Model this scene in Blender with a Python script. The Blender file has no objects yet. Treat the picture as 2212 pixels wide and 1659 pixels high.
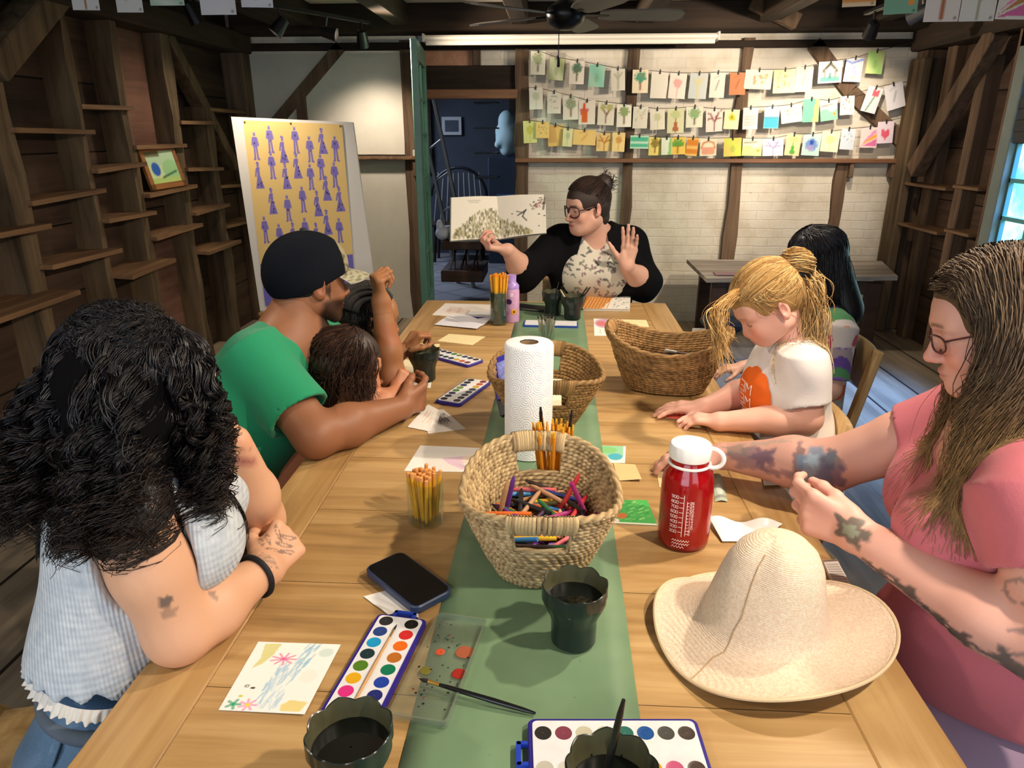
import bpy, math, random
import numpy as np
from mathutils import Vector, Matrix
# ------------------------------------------------------------------ camera (2212 x 1659)
F = 1534.0
TH, PS = math.radians(19.4), math.radians(3.27)
CAM = np.array([0.0, 0.0, 1.45])
TZ = 0.75                                     # table top
RX = np.array([math.cos(PS), math.sin(PS), 0.0])
FWD = np.array([-math.sin(PS) * math.cos(TH), math.cos(PS) * math.cos(TH), -math.sin(TH)])
UPV = np.cross(RX, FWD)
def ray(x, y):
 return FWD + RX * (x - 1106) / F - UPV * (y - 829.5) / F
def pz(x, y, z=TZ):
 d = ray(x, y)
 return CAM + d * (z - CAM[2]) / d[2]
def py(x, y, Y):
 d = ray(x, y)
 return CAM + d * (Y - CAM[1]) / d[1]
def px(x, y, X):
 d = ray(x, y)
 return CAM + d * (X - CAM[0]) / d[0]
SC = bpy.context.scene
COL = SC.collection
rng = random.Random(7)
nrg = np.random.default_rng(7)
A = np.array
def V(*a):
 return np.array(a, float)
def nz(v):
 v = np.asarray(v, float)
 return v / (np.linalg.norm(v) + 1e-12)
def lin(c):
 """'#rrggbb' (or 0-255 triple) to linear rgb"""
 if isinstance(c, str):
  c = [int(c[i:i + 2], 16) for i in (1, 3, 5)]
 r = []
 for v in c[:3]:
  v = v / 255.0
  r.append(v / 12.92 if v <= 0.04045 else ((v + 0.055) / 1.055) ** 2.4)
 return tuple(r)
# ------------------------------------------------------------------ objects
def tag(o, label=None, cat=None, group=None, kind=None):
 if label: o['label'] = label
 if cat: o['category'] = cat
 if group: o['group'] = group
 if kind: o['kind'] = kind
 return o
def empty(name, loc=(0, 0, 0), label=None, cat=None, group=None, rz=0.0):
 o = bpy.data.objects.new(name, None)
 COL.objects.link(o)
 o.location = tuple(float(v) for v in loc)
 o.rotation_euler = (0, 0, rz)
 o.empty_display_size = 0.05
 return tag(o, label, cat, group)
def raw_mesh(name, v, f, smooth=False, col=None):
 me = bpy.data.meshes.new(name)
 v = np.asarray(v, np.float32).reshape(-1, 3)
 if isinstance(f, np.ndarray) and f.ndim == 2:
  n, k = f.shape
  me.vertices.add(len(v))
  me.vertices.foreach_set('co', v.ravel())
  me.loops.add(n * k)
  me.loops.foreach_set('vertex_index', f.astype(np.int32).ravel())
  me.polygons.add(n)
  me.polygons.foreach_set('loop_start', np.arange(0, n * k, k, dtype=np.int32))
  try:
   me.polygons.foreach_set('loop_total', np.full(n, k, np.int32))
  except Exception:
   pass
  me.update(calc_edges=True)
  me.validate()
 else:
  me.from_pydata([tuple(map(float, p)) for p in v], [], [tuple(map(int, q)) for q in f])
  me.update()
 if smooth:
  me.polygons.foreach_set('use_smooth', np.ones(len(me.polygons), bool))
 if col is not None:
  a = me.color_attributes.new('Col', 'FLOAT_COLOR', 'POINT')
  c = np.ones((len(me.vertices), 4), np.float32)
  c[:, :3] = np.asarray(col, np.float32)[:len(me.vertices), :3]
  a.data.foreach_set('color', c.ravel())
 return me
def obj(name, v, f, m, parent=None, smooth=False, col=None, origin=None):
 """one mesh object authored in world space; a parent (at its world place, rz only) or an origin takes the offset"""
 v = np.asarray(v, float).reshape(-1, 3)
 loc = (0, 0, 0)
 if parent is not None:
  p = A(parent_world(parent))
  v = v - p
  rz = parent_rz(parent)
  if rz:
   c, s = math.cos(-rz), math.sin(-rz)
   v = np.stack([v[:, 0] * c - v[:, 1] * s, v[:, 0] * s + v[:, 1] * c, v[:, 2]], 1)
 elif origin is not None:
  loc = origin
  v = v - A(origin)
 o = bpy.data.objects.new(name, raw_mesh(name, v, f, smooth, col))
 COL.objects.link(o)
 if m is not None: o.data.materials.append(m)
 o.location = tuple(float(q) for q in loc)
 if parent is not None: o.parent = parent
 return o
def parent_world(p):
 w = Vector((0, 0, 0))
 while p is not None:
  w = w + p.location
  p = p.parent
 return w
def parent_rz(p):
 while p.parent is not None: p = p.parent
 return p.rotation_euler[2]
def dup(root, loc=None, rz=None, label=None, group=None):
 c = root.copy()
 COL.objects.link(c)
 if loc is not None: c.location = tuple(float(q) for q in loc)
 if rz is not None: c.rotation_euler = (0, 0, rz)
 if label: c['label'] = label
 if group: c['group'] = group
 for ch in list(root.children):
  d = ch.copy()
  COL.objects.link(d)
  d.parent = c
  for g in list(ch.children):
   e = g.copy()
   COL.objects.link(e)
   e.parent = d
 return c
def place(o, M):
 """set an object's world matrix from a 3x3 rotation (columns) and location"""
 R, t = M
 m = Matrix.Identity(4)
 for i in range(3):
  for j in range(3): m[i][j] = float(R[i][j])
  m[i][3] = float(t[i])
 o.matrix_world = m
 return o
def frame(z, x=None):
 """rotation matrix whose third column is z"""
 z = nz(z)
 if x is None: x = V(1, 0, 0) if abs(z[0]) < .9 else V(0, 1, 0)
 x = nz(np.asarray(x, float) - z * np.dot(x, z))
 y = np.cross(z, x)
 return np.stack([x, y, z], 1)
class MB:
 """collects boxes, bars, tubes, lathes and sheets into one mesh"""
 def __init__(s):
  s.v, s.f, s.c, s.n = [], [], [], 0
 def add(s, v, f, c=(1, 1, 1)):
  v = np.asarray(v, float).reshape(-1, 3)
  s.v.append(v)
  b = s.n
  s.f.extend([tuple(int(i) + b for i in q) for q in f])
  c = np.asarray(c, float)
  s.c.append(np.broadcast_to(c, (len(v), 3)) if c.ndim == 1 else c)
  s.n += len(v)
  return s
 def box(s, lo, hi, bev=0.0, c=(1, 1, 1)):
  lo, hi = np.minimum(lo, hi), np.maximum(lo, hi)
  return s.obox((lo + hi) / 2, np.eye(3), (hi - lo), bev, c)
 def obox(s, ctr, R, size, bev=0.0, c=(1, 1, 1)):
  """oriented box, columns of R are its axes, optional chamfer"""
  hx = np.asarray(size, float) / 2
  b = min(bev, hx.min() * .9)
  R = np.asarray(R, float)
  if b <= 0:
   p = A([[x, y, z] for x in (-1, 1) for y in (-1, 1) for z in (-1, 1)]) * hx
   f = [(0, 1, 3, 2), (4, 6, 7, 5), (0, 4, 5, 1), (2, 3, 7, 6), (0, 2, 6, 4), (1, 5, 7, 3)]
   return s.add(p @ R.T + ctr, f, c)
  p, idx = [], {}
  for x in (-1, 1):
   for y in (-1, 1):
    for z in (-1, 1):
     sg = A([x, y, z])
     for a in range(3):
      q = sg * (hx - b)
      q[a] = sg[a] * hx[a]
      idx[(x, y, z, a)] = len(p)
      p.append(q)
  f = []
  for a in range(3):
   u, w = (a + 1) % 3, (a + 2) % 3
   for sg in (-1, 1):
    q = []
    for (e, g) in ((-1, -1), (1, -1), (1, 1), (-1, 1)):
     k = [0, 0, 0]
     k[a], k[u], k[w] = sg, e, g
     q.append(idx[(k[0], k[1], k[2], a)])
    f.append(tuple(q if sg > 0 else q[::-1]))
  for a in range(3):
   u, w = (a + 1) % 3, (a + 2) % 3
   for e in (-1, 1):
    for g in (-1, 1):
     k0, k1 = [0, 0, 0], [0, 0, 0]
     k0[a], k1[a] = -1, 1
     k0[u] = k1[u] = e
     k0[w] = k1[w] = g
     q = [idx[(*k0, u)], idx[(*k1, u)], idx[(*k1, w)], idx[(*k0, w)]]
     f.append(tuple(q if e * g > 0 else q[::-1]))
  for x in (-1, 1):
   for y in (-1, 1):
    for z in (-1, 1):
     q = [idx[(x, y, z, a)] for a in range(3)]
     f.append(tuple(q if x * y * z > 0 else q[::-1]))
  return s.add(A(p) @ R.T + ctr, f, c)
 def bar(s, a, b, w, h, up=(0, 0, 1), bev=0.0, c=(1, 1, 1)):
  a, b = A(a, float), A(b, float)
  z = nz(b - a)
  up = np.asarray(up, float)
  y = nz(up - z * np.dot(up, z))
  x = np.cross(y, z)
  return s.obox((a + b) / 2, np.stack([x, y, z], 1), (w, h, np.linalg.norm(b - a)), bev, c)
 def tube(s, pts, r, n=8, cap=True, c=(1, 1, 1), flat=1.0):
  pts = np.asarray(pts, float)
  m = len(pts)
  r = np.broadcast_to(np.asarray(r, float), (m,))
  t = np.gradient(pts, axis=0)
  t /= np.linalg.norm(t, axis=1)[:, None] + 1e-12
  u = V(0, 0, 1) if abs(t[0][2]) < .9 else V(1, 0, 0)
  rings = []
  for i in range(m):
   u = nz(u - t[i] * np.dot(u, t[i]))
   w = np.cross(t[i], u)
   an = np.arange(n) * 2 * math.pi / n
   rings.append(pts[i] + r[i] * (np.cos(an)[:, None] * u * flat + np.sin(an)[:, None] * w))
  f = []
  for i in range(m - 1):
   for j in range(n):
    k = (j + 1) % n
    f.append((i * n + j, i * n + k, (i + 1) * n + k, (i + 1) * n + j))
  if cap:
   f.append(tuple(range(n))[::-1])
   f.append(tuple((m - 1) * n + j for j in range(n)))
  return s.add(np.concatenate(rings), f, c)
 def lathe(s, prof, ctr=(0, 0, 0), n=32, c=(1, 1, 1), cap0=False, cap1=False, wob=None):
  """prof rows (r, z); wob(angle, i) -> (dr, dz)"""
  prof = np.asarray(prof, float)
  m = len(prof)
  an = np.arange(n) * 2 * math.pi / n
  p = np.zeros((m, n, 3))
  for i in range(m):
   r, z = prof[i]
   dr = np.zeros(n)
   dz = np.zeros(n)
   if wob is not None: dr, dz = wob(an, i)
   p[i, :, 0] = np.cos(an) * (r + dr)
   p[i, :, 1] = np.sin(an) * (r + dr)
   p[i, :, 2] = z + dz
  f = []
  for i in range(m - 1):
   for j in range(n):
    k = (j + 1) % n
    f.append((i * n + j, i * n + k, (i + 1) * n + k, (i + 1) * n + j))
  if cap0: f.append(tuple(range(n))[::-1])
  if cap1: f.append(tuple((m - 1) * n + j for j in range(n)))
  return s.add(p.reshape(-1, 3) + A(ctr), f, c)
 def sheet(s, P, th=0.0, c=(1, 1, 1)):
  """grid of points P[i,j]; th gives it a thickness (downwards along -normal)"""
  P = np.asarray(P, float)
  a, b = P.shape[:2]
  f = [(i * b + j, (i + 1) * b + j, (i + 1) * b + j + 1, i * b + j + 1) for i in range(a - 1) for j in range(b - 1)]
  v = P.reshape(-1, 3)
  c = np.asarray(c, float)
  if c.ndim == 3: c = c.reshape(-1, 3)
  if th:
   nrm = nz(np.cross(P[-1, 0] - P[0, 0], P[0, -1] - P[0, 0]))
   k = a * b
   f2 = [tuple(i + k for i in q[::-1]) for q in f]
   rim = [i * b for i in range(a)] + [(a - 1) * b + j for j in range(1, b)] + [i * b + b - 1 for i in range(a - 2, -1, -1)] + [j for j in range(b - 2, 0, -1)]
   side = []
   for i in range(len(rim)):
    p, q = rim[i], rim[(i + 1) % len(rim)]
    side.append((q, p, p + k, q + k))
   v = np.concatenate([v, v - nrm * th])
   f = f + f2 + side
   if c.ndim == 2: c = np.concatenate([c, np.full_like(c, .8)])
  return s.add(v, f, c)
 def make(s, name, m, parent=None, smooth=False, origin=None, col=False):
  return obj(name, np.concatenate(s.v), s.f, m, parent, smooth, np.concatenate(s.c) if col else None, origin)
def autosmooth(o, deg=40):
 """shade smooth with sharp edges past an angle"""
 me = o.data
 me.polygons.foreach_set('use_smooth', np.ones(len(me.polygons), bool))
 try:
  me.set_sharp_from_angle(angle=math.radians(deg))
 except Exception:
  pass
 return o
# ------------------------------------------------------------------ materials
MATS = {}
class N:
 """tiny node-graph helper"""
 def __init__(s, name):
  s.m = bpy.data.materials.new(name)
  s.m.use_nodes = True
  s.t = s.m.node_tree
  s.t.nodes.clear()
  s.out = s.t.nodes.new('ShaderNodeOutputMaterial')
 def n(s, kind, ins=None, **kw):
  nd = s.t.nodes.new('ShaderNode' + kind)
  for k, v in kw.items(): setattr(nd, k, v)
  for k, v in (ins or {}).items(): s.set(nd, k, v)
  return nd
 def set(s, nd, k, v):
  i = nd.inputs[k]
  if hasattr(v, 'outputs'): v = v.outputs[0]
  if isinstance(v, bpy.types.NodeSocket):
   s.t.links.new(v, i)
  else:
   if i.type == 'RGBA' and len(v) == 3: v = (*v, 1)
   i.default_value = v
 def coord(s, kind='Object', scale=(1, 1, 1), rot=(0, 0, 0), loc=(0, 0, 0)):
  c = s.n('TexCoord')
  mp = s.n('Mapping', {'Vector': c.outputs[kind], 'Scale': scale, 'Rotation': rot, 'Location': loc})
  return mp.outputs[0]
 def noise(s, vec, scale=5.0, detail=4.0, rough=.55, dist=0.0):
  return s.n('TexNoise', {'Vector': vec, 'Scale': scale, 'Detail': detail, 'Roughness': rough, 'Distortion': dist})
 def ramp(s, fac, stops):
  r = s.n('ValToRGB', {'Fac': fac})
  e = r.color_ramp.elements
  while len(e) < len(stops): e.new(0.5)
  for el, (p, c) in zip(e, stops):
   el.position = p
   el.color = (*c, 1) if len(c) == 3 else c
  return r.outputs[0]
 def mix(s, fac, a, b, mode='MIX'):
  m = s.n('MixRGB', {'Fac': fac, 'Color1': a, 'Color2': b}, blend_type=mode)
  return m.outputs[0]
 def math(s, op, a, b=0.0, clamp=False):
  m = s.n('Math', {0: a, 1: b}, operation=op)
  m.use_clamp = clamp
  return m.outputs[0]
 def bump(s, h, strength=.3, dist=.01, nrm=None):
  b = s.n('Bump', {'Height': h, 'Strength': strength, 'Distance': dist})
  if nrm is not None: s.set(b, 'Normal', nrm)
  return b.outputs[0]
 def done(s, bsdf):
  s.t.links.new(bsdf.outputs[0], s.out.inputs[0])
  MATS[s.m.name] = s.m
  return s.m
 def pbr(s, col, rough=.5, nrm=None, **kw):
  p = s.n('BsdfPrincipled')
  s.set(p, 'Base Color', col)
  s.set(p, 'Roughness', rough)
  if nrm is not None: s.set(p, 'Normal', nrm)
  for k, v in kw.items(): s.set(p, k.replace('_', ' '), v)
  return p
def plain(name, c, rough=.5, metal=0.0, var=0.0, scale=30.0, bump=0.0, bscale=None, spec=.5, sheen=0.0, coat=0.0):
 g = N(name)
 c = lin(c) if isinstance(c, str) else c
 col = (*c, 1)
 vec = g.coord()
 nrm = None
 if var:
  n = g.noise(vec, scale)
  col = g.ramp(n.outputs[0], [(.25, [q * (1 - var) for q in c]), (.75, [min(1, q * (1 + var)) for q in c])])
 if bump:
  n2 = g.noise(vec, bscale or scale * 3)
  nrm = g.bump(n2.outputs[0], bump, .003)
 return g.done(g.pbr(col, rough, nrm, Metallic=metal, Specular_IOR_Level=spec, Sheen_Weight=sheen, Coat_Weight=coat))
def vcol(name, rough=.8, bump=0.0, bscale=200.0, spec=.3, sss=0.0, stretch=(1, 1, 1), sheen=0.0, var=0.0, dist=.002):
 g = N(name)
 a = g.n('VertexColor', layer_name='Col')
 col = a.outputs[0]
 vec = g.coord(scale=stretch)
 nrm = None
 if var:
  n = g.noise(vec, bscale * .2)
  col = g.mix(1.0, col, g.ramp(n.outputs[0], [(.3, [1 - var] * 3), (.7, [1, 1, 1])]), 'MULTIPLY')
 if bump:
  nrm = g.bump(g.noise(vec, bscale, 3).outputs[0], bump, dist)
 kw = dict(Specular_IOR_Level=spec, Sheen_Weight=sheen)
 if sss: kw.update(Subsurface_Weight=sss, Subsurface_Scale=.006)
 p = g.pbr(col, rough, nrm, **kw)
 if sss: p.inputs['Subsurface Radius'].default_value = (1.0, .35, .2)
 return g.done(p)
def wood(name, dark, light, axis=1, fine=14.0, rough=.6, bump=.25, stretch=14.0, blotch=1.2, mid=None, spec=.4, plank=None, plank_axis=2, plank_var=.25, gap=.012, coat=0.0):
 """grain runs along axis; plank = board width across plank_axis, with dark gaps and a tone per board"""
 g = N(name)
 d, l = lin(dark), lin(light)
 sc = [fine] * 3
 sc[axis] = fine / stretch
 vec = g.coord(scale=tuple(sc))
 tc = g.n('TexCoord')
 sep = g.n('SeparateXYZ', {0: tc.outputs['Object']})
 board = None
 if plank:
  q = g.math('DIVIDE', sep.outputs[plank_axis], plank)
  fl = g.math('FLOOR', q)
  board = g.n('TexWhiteNoise', {'W': fl}, noise_dimensions='1D').outputs[0]
  off = g.n('CombineXYZ', {0: g.math('MULTIPLY', board, 37.0), 1: g.math('MULTIPLY', board, 91.0), 2: g.math('MULTIPLY', board, 53.0)})
  va = g.n('VectorMath', {0: vec, 1: off.outputs[0]}, operation='ADD')
  vec = va.outputs[0]
 n1 = g.noise(vec, 1.0, 6, .6, .6)
 n2 = g.noise(g.coord(), blotch, 3)
 grain = g.math('ADD', g.math('MULTIPLY', n1.outputs[0], .75), g.math('MULTIPLY', n2.outputs[0], .35))
 col = g.ramp(grain, [(.34, d), (.52, lin(mid) if mid else [(a + b) / 2 for a, b in zip(d, l)]), (.72, l)])
 h = n1.outputs[0]
 if plank:
  tone = g.ramp(board, [(0, [1 - plank_var] * 3), (1, [1 + plank_var * .6] * 3)])
  col = g.mix(1.0, col, tone, 'MULTIPLY')
  fr = g.math('FRACT', q)
  e = g.math('MINIMUM', fr, g.math('SUBTRACT', 1.0, fr))
  gp = g.math('GREATER_THAN', e, gap / plank / 2)
  col = g.mix(gp, [q_ * .18 for q_ in d], col)
  h = g.math('ADD', h, g.math('MULTIPLY', gp, 1.5))
 nrm = g.bump(h, bump, .004)
 return g.done(g.pbr(col, rough, nrm, Specular_IOR_Level=spec, Coat_Weight=coat))
def clear(name, tint=(1, 1, 1), gloss=.05, rough=.03, extra=0.0, body=None):
 """thin clear plastic or glass: tinted transparency with a fresnel gloss (and some opaque body colour)"""
 g = N(name)
 t = g.n('BsdfTransparent', {'Color': (*tint, 1)})
 gl = g.n('BsdfGlossy', {'Color': (1, 1, 1, 1), 'Roughness': rough})
 lw = g.n('LayerWeight', {'Blend': .35})
 fac = g.math('ADD', g.math('MULTIPLY', g.math('POWER', lw.outputs['Facing'], 3.0), .6), gloss, True)
 sh = g.n('MixShader', {0: fac, 1: t, 2: gl})
 if body is not None:
  b = g.pbr((*body, 1), .2)
  sh = g.n('MixShader', {0: extra, 1: sh.outputs[0], 2: b.outputs[0]})
 return g.done(sh)
def emit(name, c, s):
 g = N(name)
 return g.done(g.n('Emission', {'Color': (*c, 1), 'Strength': s}))
# ------------------------------------------------------------------ signed distance bodies
class SDF:
 """smooth union of tapered capsules and ellipsoids, meshed with surface nets"""
 def __init__(s):
  s.p = []
 def add(s, fn, lo, hi, k, sub=False):
  s.p.append((fn, np.asarray(lo, float), np.asarray(hi, float), k, sub))
  return s
 def cap(s, a, b, ra, rb=None, k=.02, sub=False):
  rb = ra if rb is None else rb
  a, b = np.asarray(a, float), np.asarray(b, float)
  ba = b - a
  L = ba @ ba + 1e-12
  def fn(P):
   d = P - a
   t = np.clip((d @ ba) / L, 0, 1)
   return np.linalg.norm(d - t[..., None] * ba, axis=-1) - (ra + (rb - ra) * t)
  m = max(ra, rb)
  return s.add(fn, np.minimum(a, b) - m, np.maximum(a, b) + m, k, sub)
 def chain(s, pts, rad, k=.02):
  for i in range(len(pts) - 1): s.cap(pts[i], pts[i + 1], rad[i], rad[i + 1], k)
  return s
 def ell(s, c, r, R=None, k=.02, sub=False):
  c, r = np.asarray(c, float), np.asarray(r, float)
  R = np.eye(3) if R is None else np.asarray(R, float)
  def fn(P):
   q = (P - c) @ R
   k0 = np.linalg.norm(q / r, axis=-1)
   k1 = np.linalg.norm(q / (r * r), axis=-1)
   return k0 * (k0 - 1) / (k1 + 1e-9)
  e = np.abs(R) @ r
  return s.add(fn, c - e, c + e, k, sub)
 def flatcap(s, a, b, ra, rb, flat, up, k=.02):
  """tapered capsule squashed along 'up' by the factor flat"""
  a, b, up = np.asarray(a, float), np.asarray(b, float), nz(up)
  S = np.eye(3) + (1 / flat - 1) * np.outer(up, up)
  a2, b2 = S @ a, S @ b
  ba = b2 - a2
  L = ba @ ba + 1e-12
  def fn(P):
   d = P @ S.T - a2
   t = np.clip((d @ ba) / L, 0, 1)
   return (np.linalg.norm(d - t[..., None] * ba, axis=-1) - (ra + (rb - ra) * t)) * min(1.0, flat)
  m = max(ra, rb) * max(1, flat)
  return s.add(fn, np.minimum(a, b) - m, np.maximum(a, b) + m, k)
 def bounds(s):
  lo = np.min([p[1] for p in s.p if not p[4]], axis=0)
  hi = np.max([p[2] for p in s.p if not p[4]], axis=0)
  return lo, hi
 def grid(s, lo, hi, h):
  n = np.maximum(2, np.ceil((hi - lo) / h).astype(int) + 1)
  D = np.full(n, 1.0, np.float32)
  ax = [lo[i] + h * np.arange(n[i]) for i in range(3)]
  for fn, a, b, k, sub in s.p:
   m = k + 3 * h
   i0 = np.maximum(0, np.floor((a - m - lo) / h).astype(int))
   i1 = np.minimum(n, np.ceil((b + m - lo) / h).astype(int) + 1)
   if np.any(i1 <= i0): continue
   X, Y, Z = np.meshgrid(*[ax[i][i0[i]:i1[i]] for i in range(3)], indexing='ij')
   d = fn(np.stack([X, Y, Z], -1)).astype(np.float32)
   sl = tuple(slice(i0[i], i1[i]) for i in range(3))
   o = D[sl]
   if sub:
    d = -d
    hh = np.maximum(k - np.abs(o - d), 0) / max(k, 1e-6)
    D[sl] = np.maximum(o, d) + hh * hh * k * .25
   else:
    hh = np.maximum(k - np.abs(o - d), 0) / max(k, 1e-6)
    D[sl] = np.minimum(o, d) - hh * hh * k * .25
  return D, ax
 def mesh(s, h, lo=None, hi=None, post=None):
  if lo is None:
   lo, hi = s.bounds()
   lo, hi = lo - 3 * h, hi + 3 * h
  D, ax = s.grid(np.asarray(lo, float), np.asarray(hi, float), h)
  if post is not None:
   X, Y, Z = np.meshgrid(*ax, indexing='ij')
   D = post(D, np.stack([X, Y, Z], -1)).astype(np.float32)
  return surfnet(D, np.asarray(lo, float), h)
def surfnet(D, lo, h):
 S = D < 0
 nx, ny, nz_ = D.shape
 c = [(i, j, k) for i in (0, 1) for j in (0, 1) for k in (0, 1)]
 cnt = np.zeros((nx - 1, ny - 1, nz_ - 1), np.int8)
 for i, j, k in c: cnt += S[i:nx - 1 + i, j:ny - 1 + j, k:nz_ - 1 + k]
 act = (cnt > 0) & (cnt < 8)
 I = np.argwhere(act)
 if len(I) == 0: return np.zeros((0, 3)), np.zeros((0, 4), int)
 vid = np.full(act.shape, -1, np.int64)
 vid[act] = np.arange(len(I))
 acc = np.zeros((len(I), 3))
 n = np.zeros(len(I))
 cd = {q: D[I[:, 0] + q[0], I[:, 1] + q[1], I[:, 2] + q[2]] for q in c}
 for q in c:
  for ax in range(3):
   if q[ax] == 0:
    r = list(q)
    r[ax] = 1
    r = tuple(r)
    a, b = cd[q], cd[r]
    m = (a < 0) != (b < 0)
    t = a[m] / (a[m] - b[m])
    p = np.tile(A(q, float), (m.sum(), 1))
    p[:, ax] = t
    acc[m] += p
    n[m] += 1
 v = lo + h * (I + acc / n[:, None])
 F_ = []
 for ax in range(3):
  u, w = (ax + 1) % 3, (ax + 2) % 3
  sh = [slice(None)] * 3
  s0, s1 = list(sh), list(sh)
  s0[ax], s1[ax] = slice(0, -1), slice(1, None)
  ch = S[tuple(s0)] != S[tuple(s1)]
  E_ = np.argwhere(ch)
  E_ = E_[(E_[:, u] > 0) & (E_[:, w] > 0) & (E_[:, u] < D.shape[u] - 1) & (E_[:, w] < D.shape[w] - 1)]
  if len(E_) == 0: continue
  q = []
  for du, dw in ((-1, -1), (0, -1), (0, 0), (-1, 0)):
   e = E_.copy()
   e[:, u] += du
   e[:, w] += dw
   q.append(vid[e[:, 0], e[:, 1], e[:, 2]])
  q = np.stack(q, 1)
  fl = ~S[E_[:, 0], E_[:, 1], E_[:, 2]]
  q[fl] = q[fl][:, ::-1]
  F_.append(q[(q >= 0).all(1)])
 return v, np.concatenate(F_)
def join(parts):
 vs, fs, b = [], [], 0
 for v, f in parts:
  vs.append(v)
  fs.append(f + b)
  b += len(v)
 return np.concatenate(vs), np.concatenate(fs)
def strands(paths, r, n=3, taper=.35):
 """many hair tubes at once: paths (S,M,3), r scalar or (S,)"""
 P = np.asarray(paths, float)
 S_, M_, _ = P.shape
 T = np.gradient(P, axis=1)
 T /= np.linalg.norm(T, axis=2)[..., None] + 1e-9
 ref = np.tile(V(.31, .17, .93), (S_, M_, 1))
 u = ref - T * (ref * T).sum(2)[..., None]
 u /= np.linalg.norm(u, axis=2)[..., None] + 1e-9
 w = np.cross(T, u)
 tt = np.linspace(0, 1, M_)
 rad = np.broadcast_to(np.asarray(r, float).reshape(-1, 1), (S_, 1)) * (1 - (1 - taper) * tt ** 2)[None]
 an = np.arange(n) * 2 * math.pi / n
 vs = P[:, :, None] + rad[:, :, None, None] * (np.cos(an)[None, None, :, None] * u[:, :, None] + np.sin(an)[None, None, :, None] * w[:, :, None])
 base = (np.arange(S_) * M_ * n)[:, None, None]
 i = np.arange(M_ - 1)[None, :, None] * n
 j = np.arange(n)[None, None, :]
 k = (j + 1) % n
 f = np.stack([base + i + j, base + i + k, base + i + n + k, base + i + n + j], -1).reshape(-1, 4)
 return vs.reshape(-1, 3), f
def bez(p, n=20):
 """Catmull-Rom through control points"""
 p = np.asarray(p, float)
 q = np.concatenate([[2 * p[0] - p[1]], p, [2 * p[-1] - p[-2]]])
 out = []
 m = len(p) - 1
 for t in np.linspace(0, m - 1e-6, n):
  i = int(t)
  u = t - i
  a, b, c_, d = q[i], q[i + 1], q[i + 2], q[i + 3]
  out.append(.5 * (2 * b + (c_ - a) * u + (2 * a - 5 * b + 4 * c_ - d) * u * u + (3 * b - a - 3 * c_ + d) * u ** 3))
 return A(out)
# ------------------------------------------------------------------ drawing on paper (pigment per vertex)
def sstep(a, b, x):
 t = np.clip((x - a) / (b - a + 1e-9), 0, 1)
 return t * t * (3 - 2 * t)
class Pic:
 """a small picture: a grid of u,v in 0..1 (v up) with pigment colours, drawn with strokes"""
 def __init__(s, nu, nv, bg='#f4efe2', seed=1, asp=None):
  s.nu, s.nv = nu, nv
  s.asp = asp or nv / nu
  u, v = np.meshgrid(np.linspace(0, 1, nu), np.linspace(0, 1, nv), indexing='ij')
  s.u, s.v = u, v
  s.c = np.ones((nu, nv, 3)) * A(lin(bg))
  s.r = np.random.default_rng(seed)
  s.px_ = 1.0 / nu
  s.nz = s.r.random((nu, nv))
 def put(s, m, c, a=1.0):
  c = A(lin(c)) if isinstance(c, str) else A(c)
  m = np.clip(m * a, 0, 1)[..., None]
  s.c = s.c * (1 - m) + c * m
  return s
 def ell(s, x, y, rx, ry, c, a=1.0, rough=0.0):
  d = np.hypot((s.u - x) / rx, (s.v - y) / ry)
  if rough: d = d + (s.nz - .5) * rough
  return s.put(1 - sstep(.85, 1.1, d), c, a)
 def rect(s, x0, y0, x1, y1, c, a=1.0, rough=0.0):
  e = s.px_ * .8
  m = sstep(x0 - e, x0 + e, s.u) * (1 - sstep(x1 - e, x1 + e, s.u)) * sstep(y0 - e, y0 + e, s.v) * (1 - sstep(y1 - e, y1 + e, s.v))
  if rough: m = m * (1 - rough * s.nz)
  return s.put(m, c, a)
 def line(s, pts, w, c, a=1.0):
  for (x0, y0), (x1, y1) in zip(pts[:-1], pts[1:]):
   dx, dy = x1 - x0, (y1 - y0) * s.asp
   L = dx * dx + dy * dy + 1e-9
   t = np.clip(((s.u - x0) * dx + (s.v - y0) * s.asp * dy) / L, 0, 1)
   d = np.hypot(s.u - x0 - t * dx, (s.v - y0) * s.asp - t * dy)
   s.put(1 - sstep(w * .6, w * 1.2 + s.px_ * .5, d), c, a)
  return s
 def poly(s, pts, c, a=1.0):
  pts = A(pts, float)
  ins = np.zeros(s.u.shape, bool)
  for i in range(len(pts)):
   (x0, y0), (x1, y1) = pts[i], pts[(i + 1) % len(pts)]
   cond = (y0 > s.v) != (y1 > s.v)
   xi = x0 + (s.v - y0) * (x1 - x0) / ((y1 - y0) or 1e-9)
   ins ^= cond & (s.u < xi)
  return s.put(ins.astype(float), c, a)
 def scrib(s, x0, y0, x1, y1, c, n=12, w=.012, a=.6):
  for i in range(n):
   x = s.r.uniform(x0, x1)
   y = s.r.uniform(y0, y1)
   L = (y1 - y0) * .3
   s.line([(x, y), (x + s.r.uniform(-.05, .05), min(y1, y + L))], w, c, a)
  return s
 def dots(s, x0, y0, x1, y1, cs, n=12, r=.02, a=.9):
  for i in range(n):
   s.ell(s.r.uniform(x0, x1), s.r.uniform(y0, y1), r * s.r.uniform(.5, 1.3), r * s.r.uniform(.5, 1.3) / s.asp, cs[i % len(cs)], a)
  return s
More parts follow.
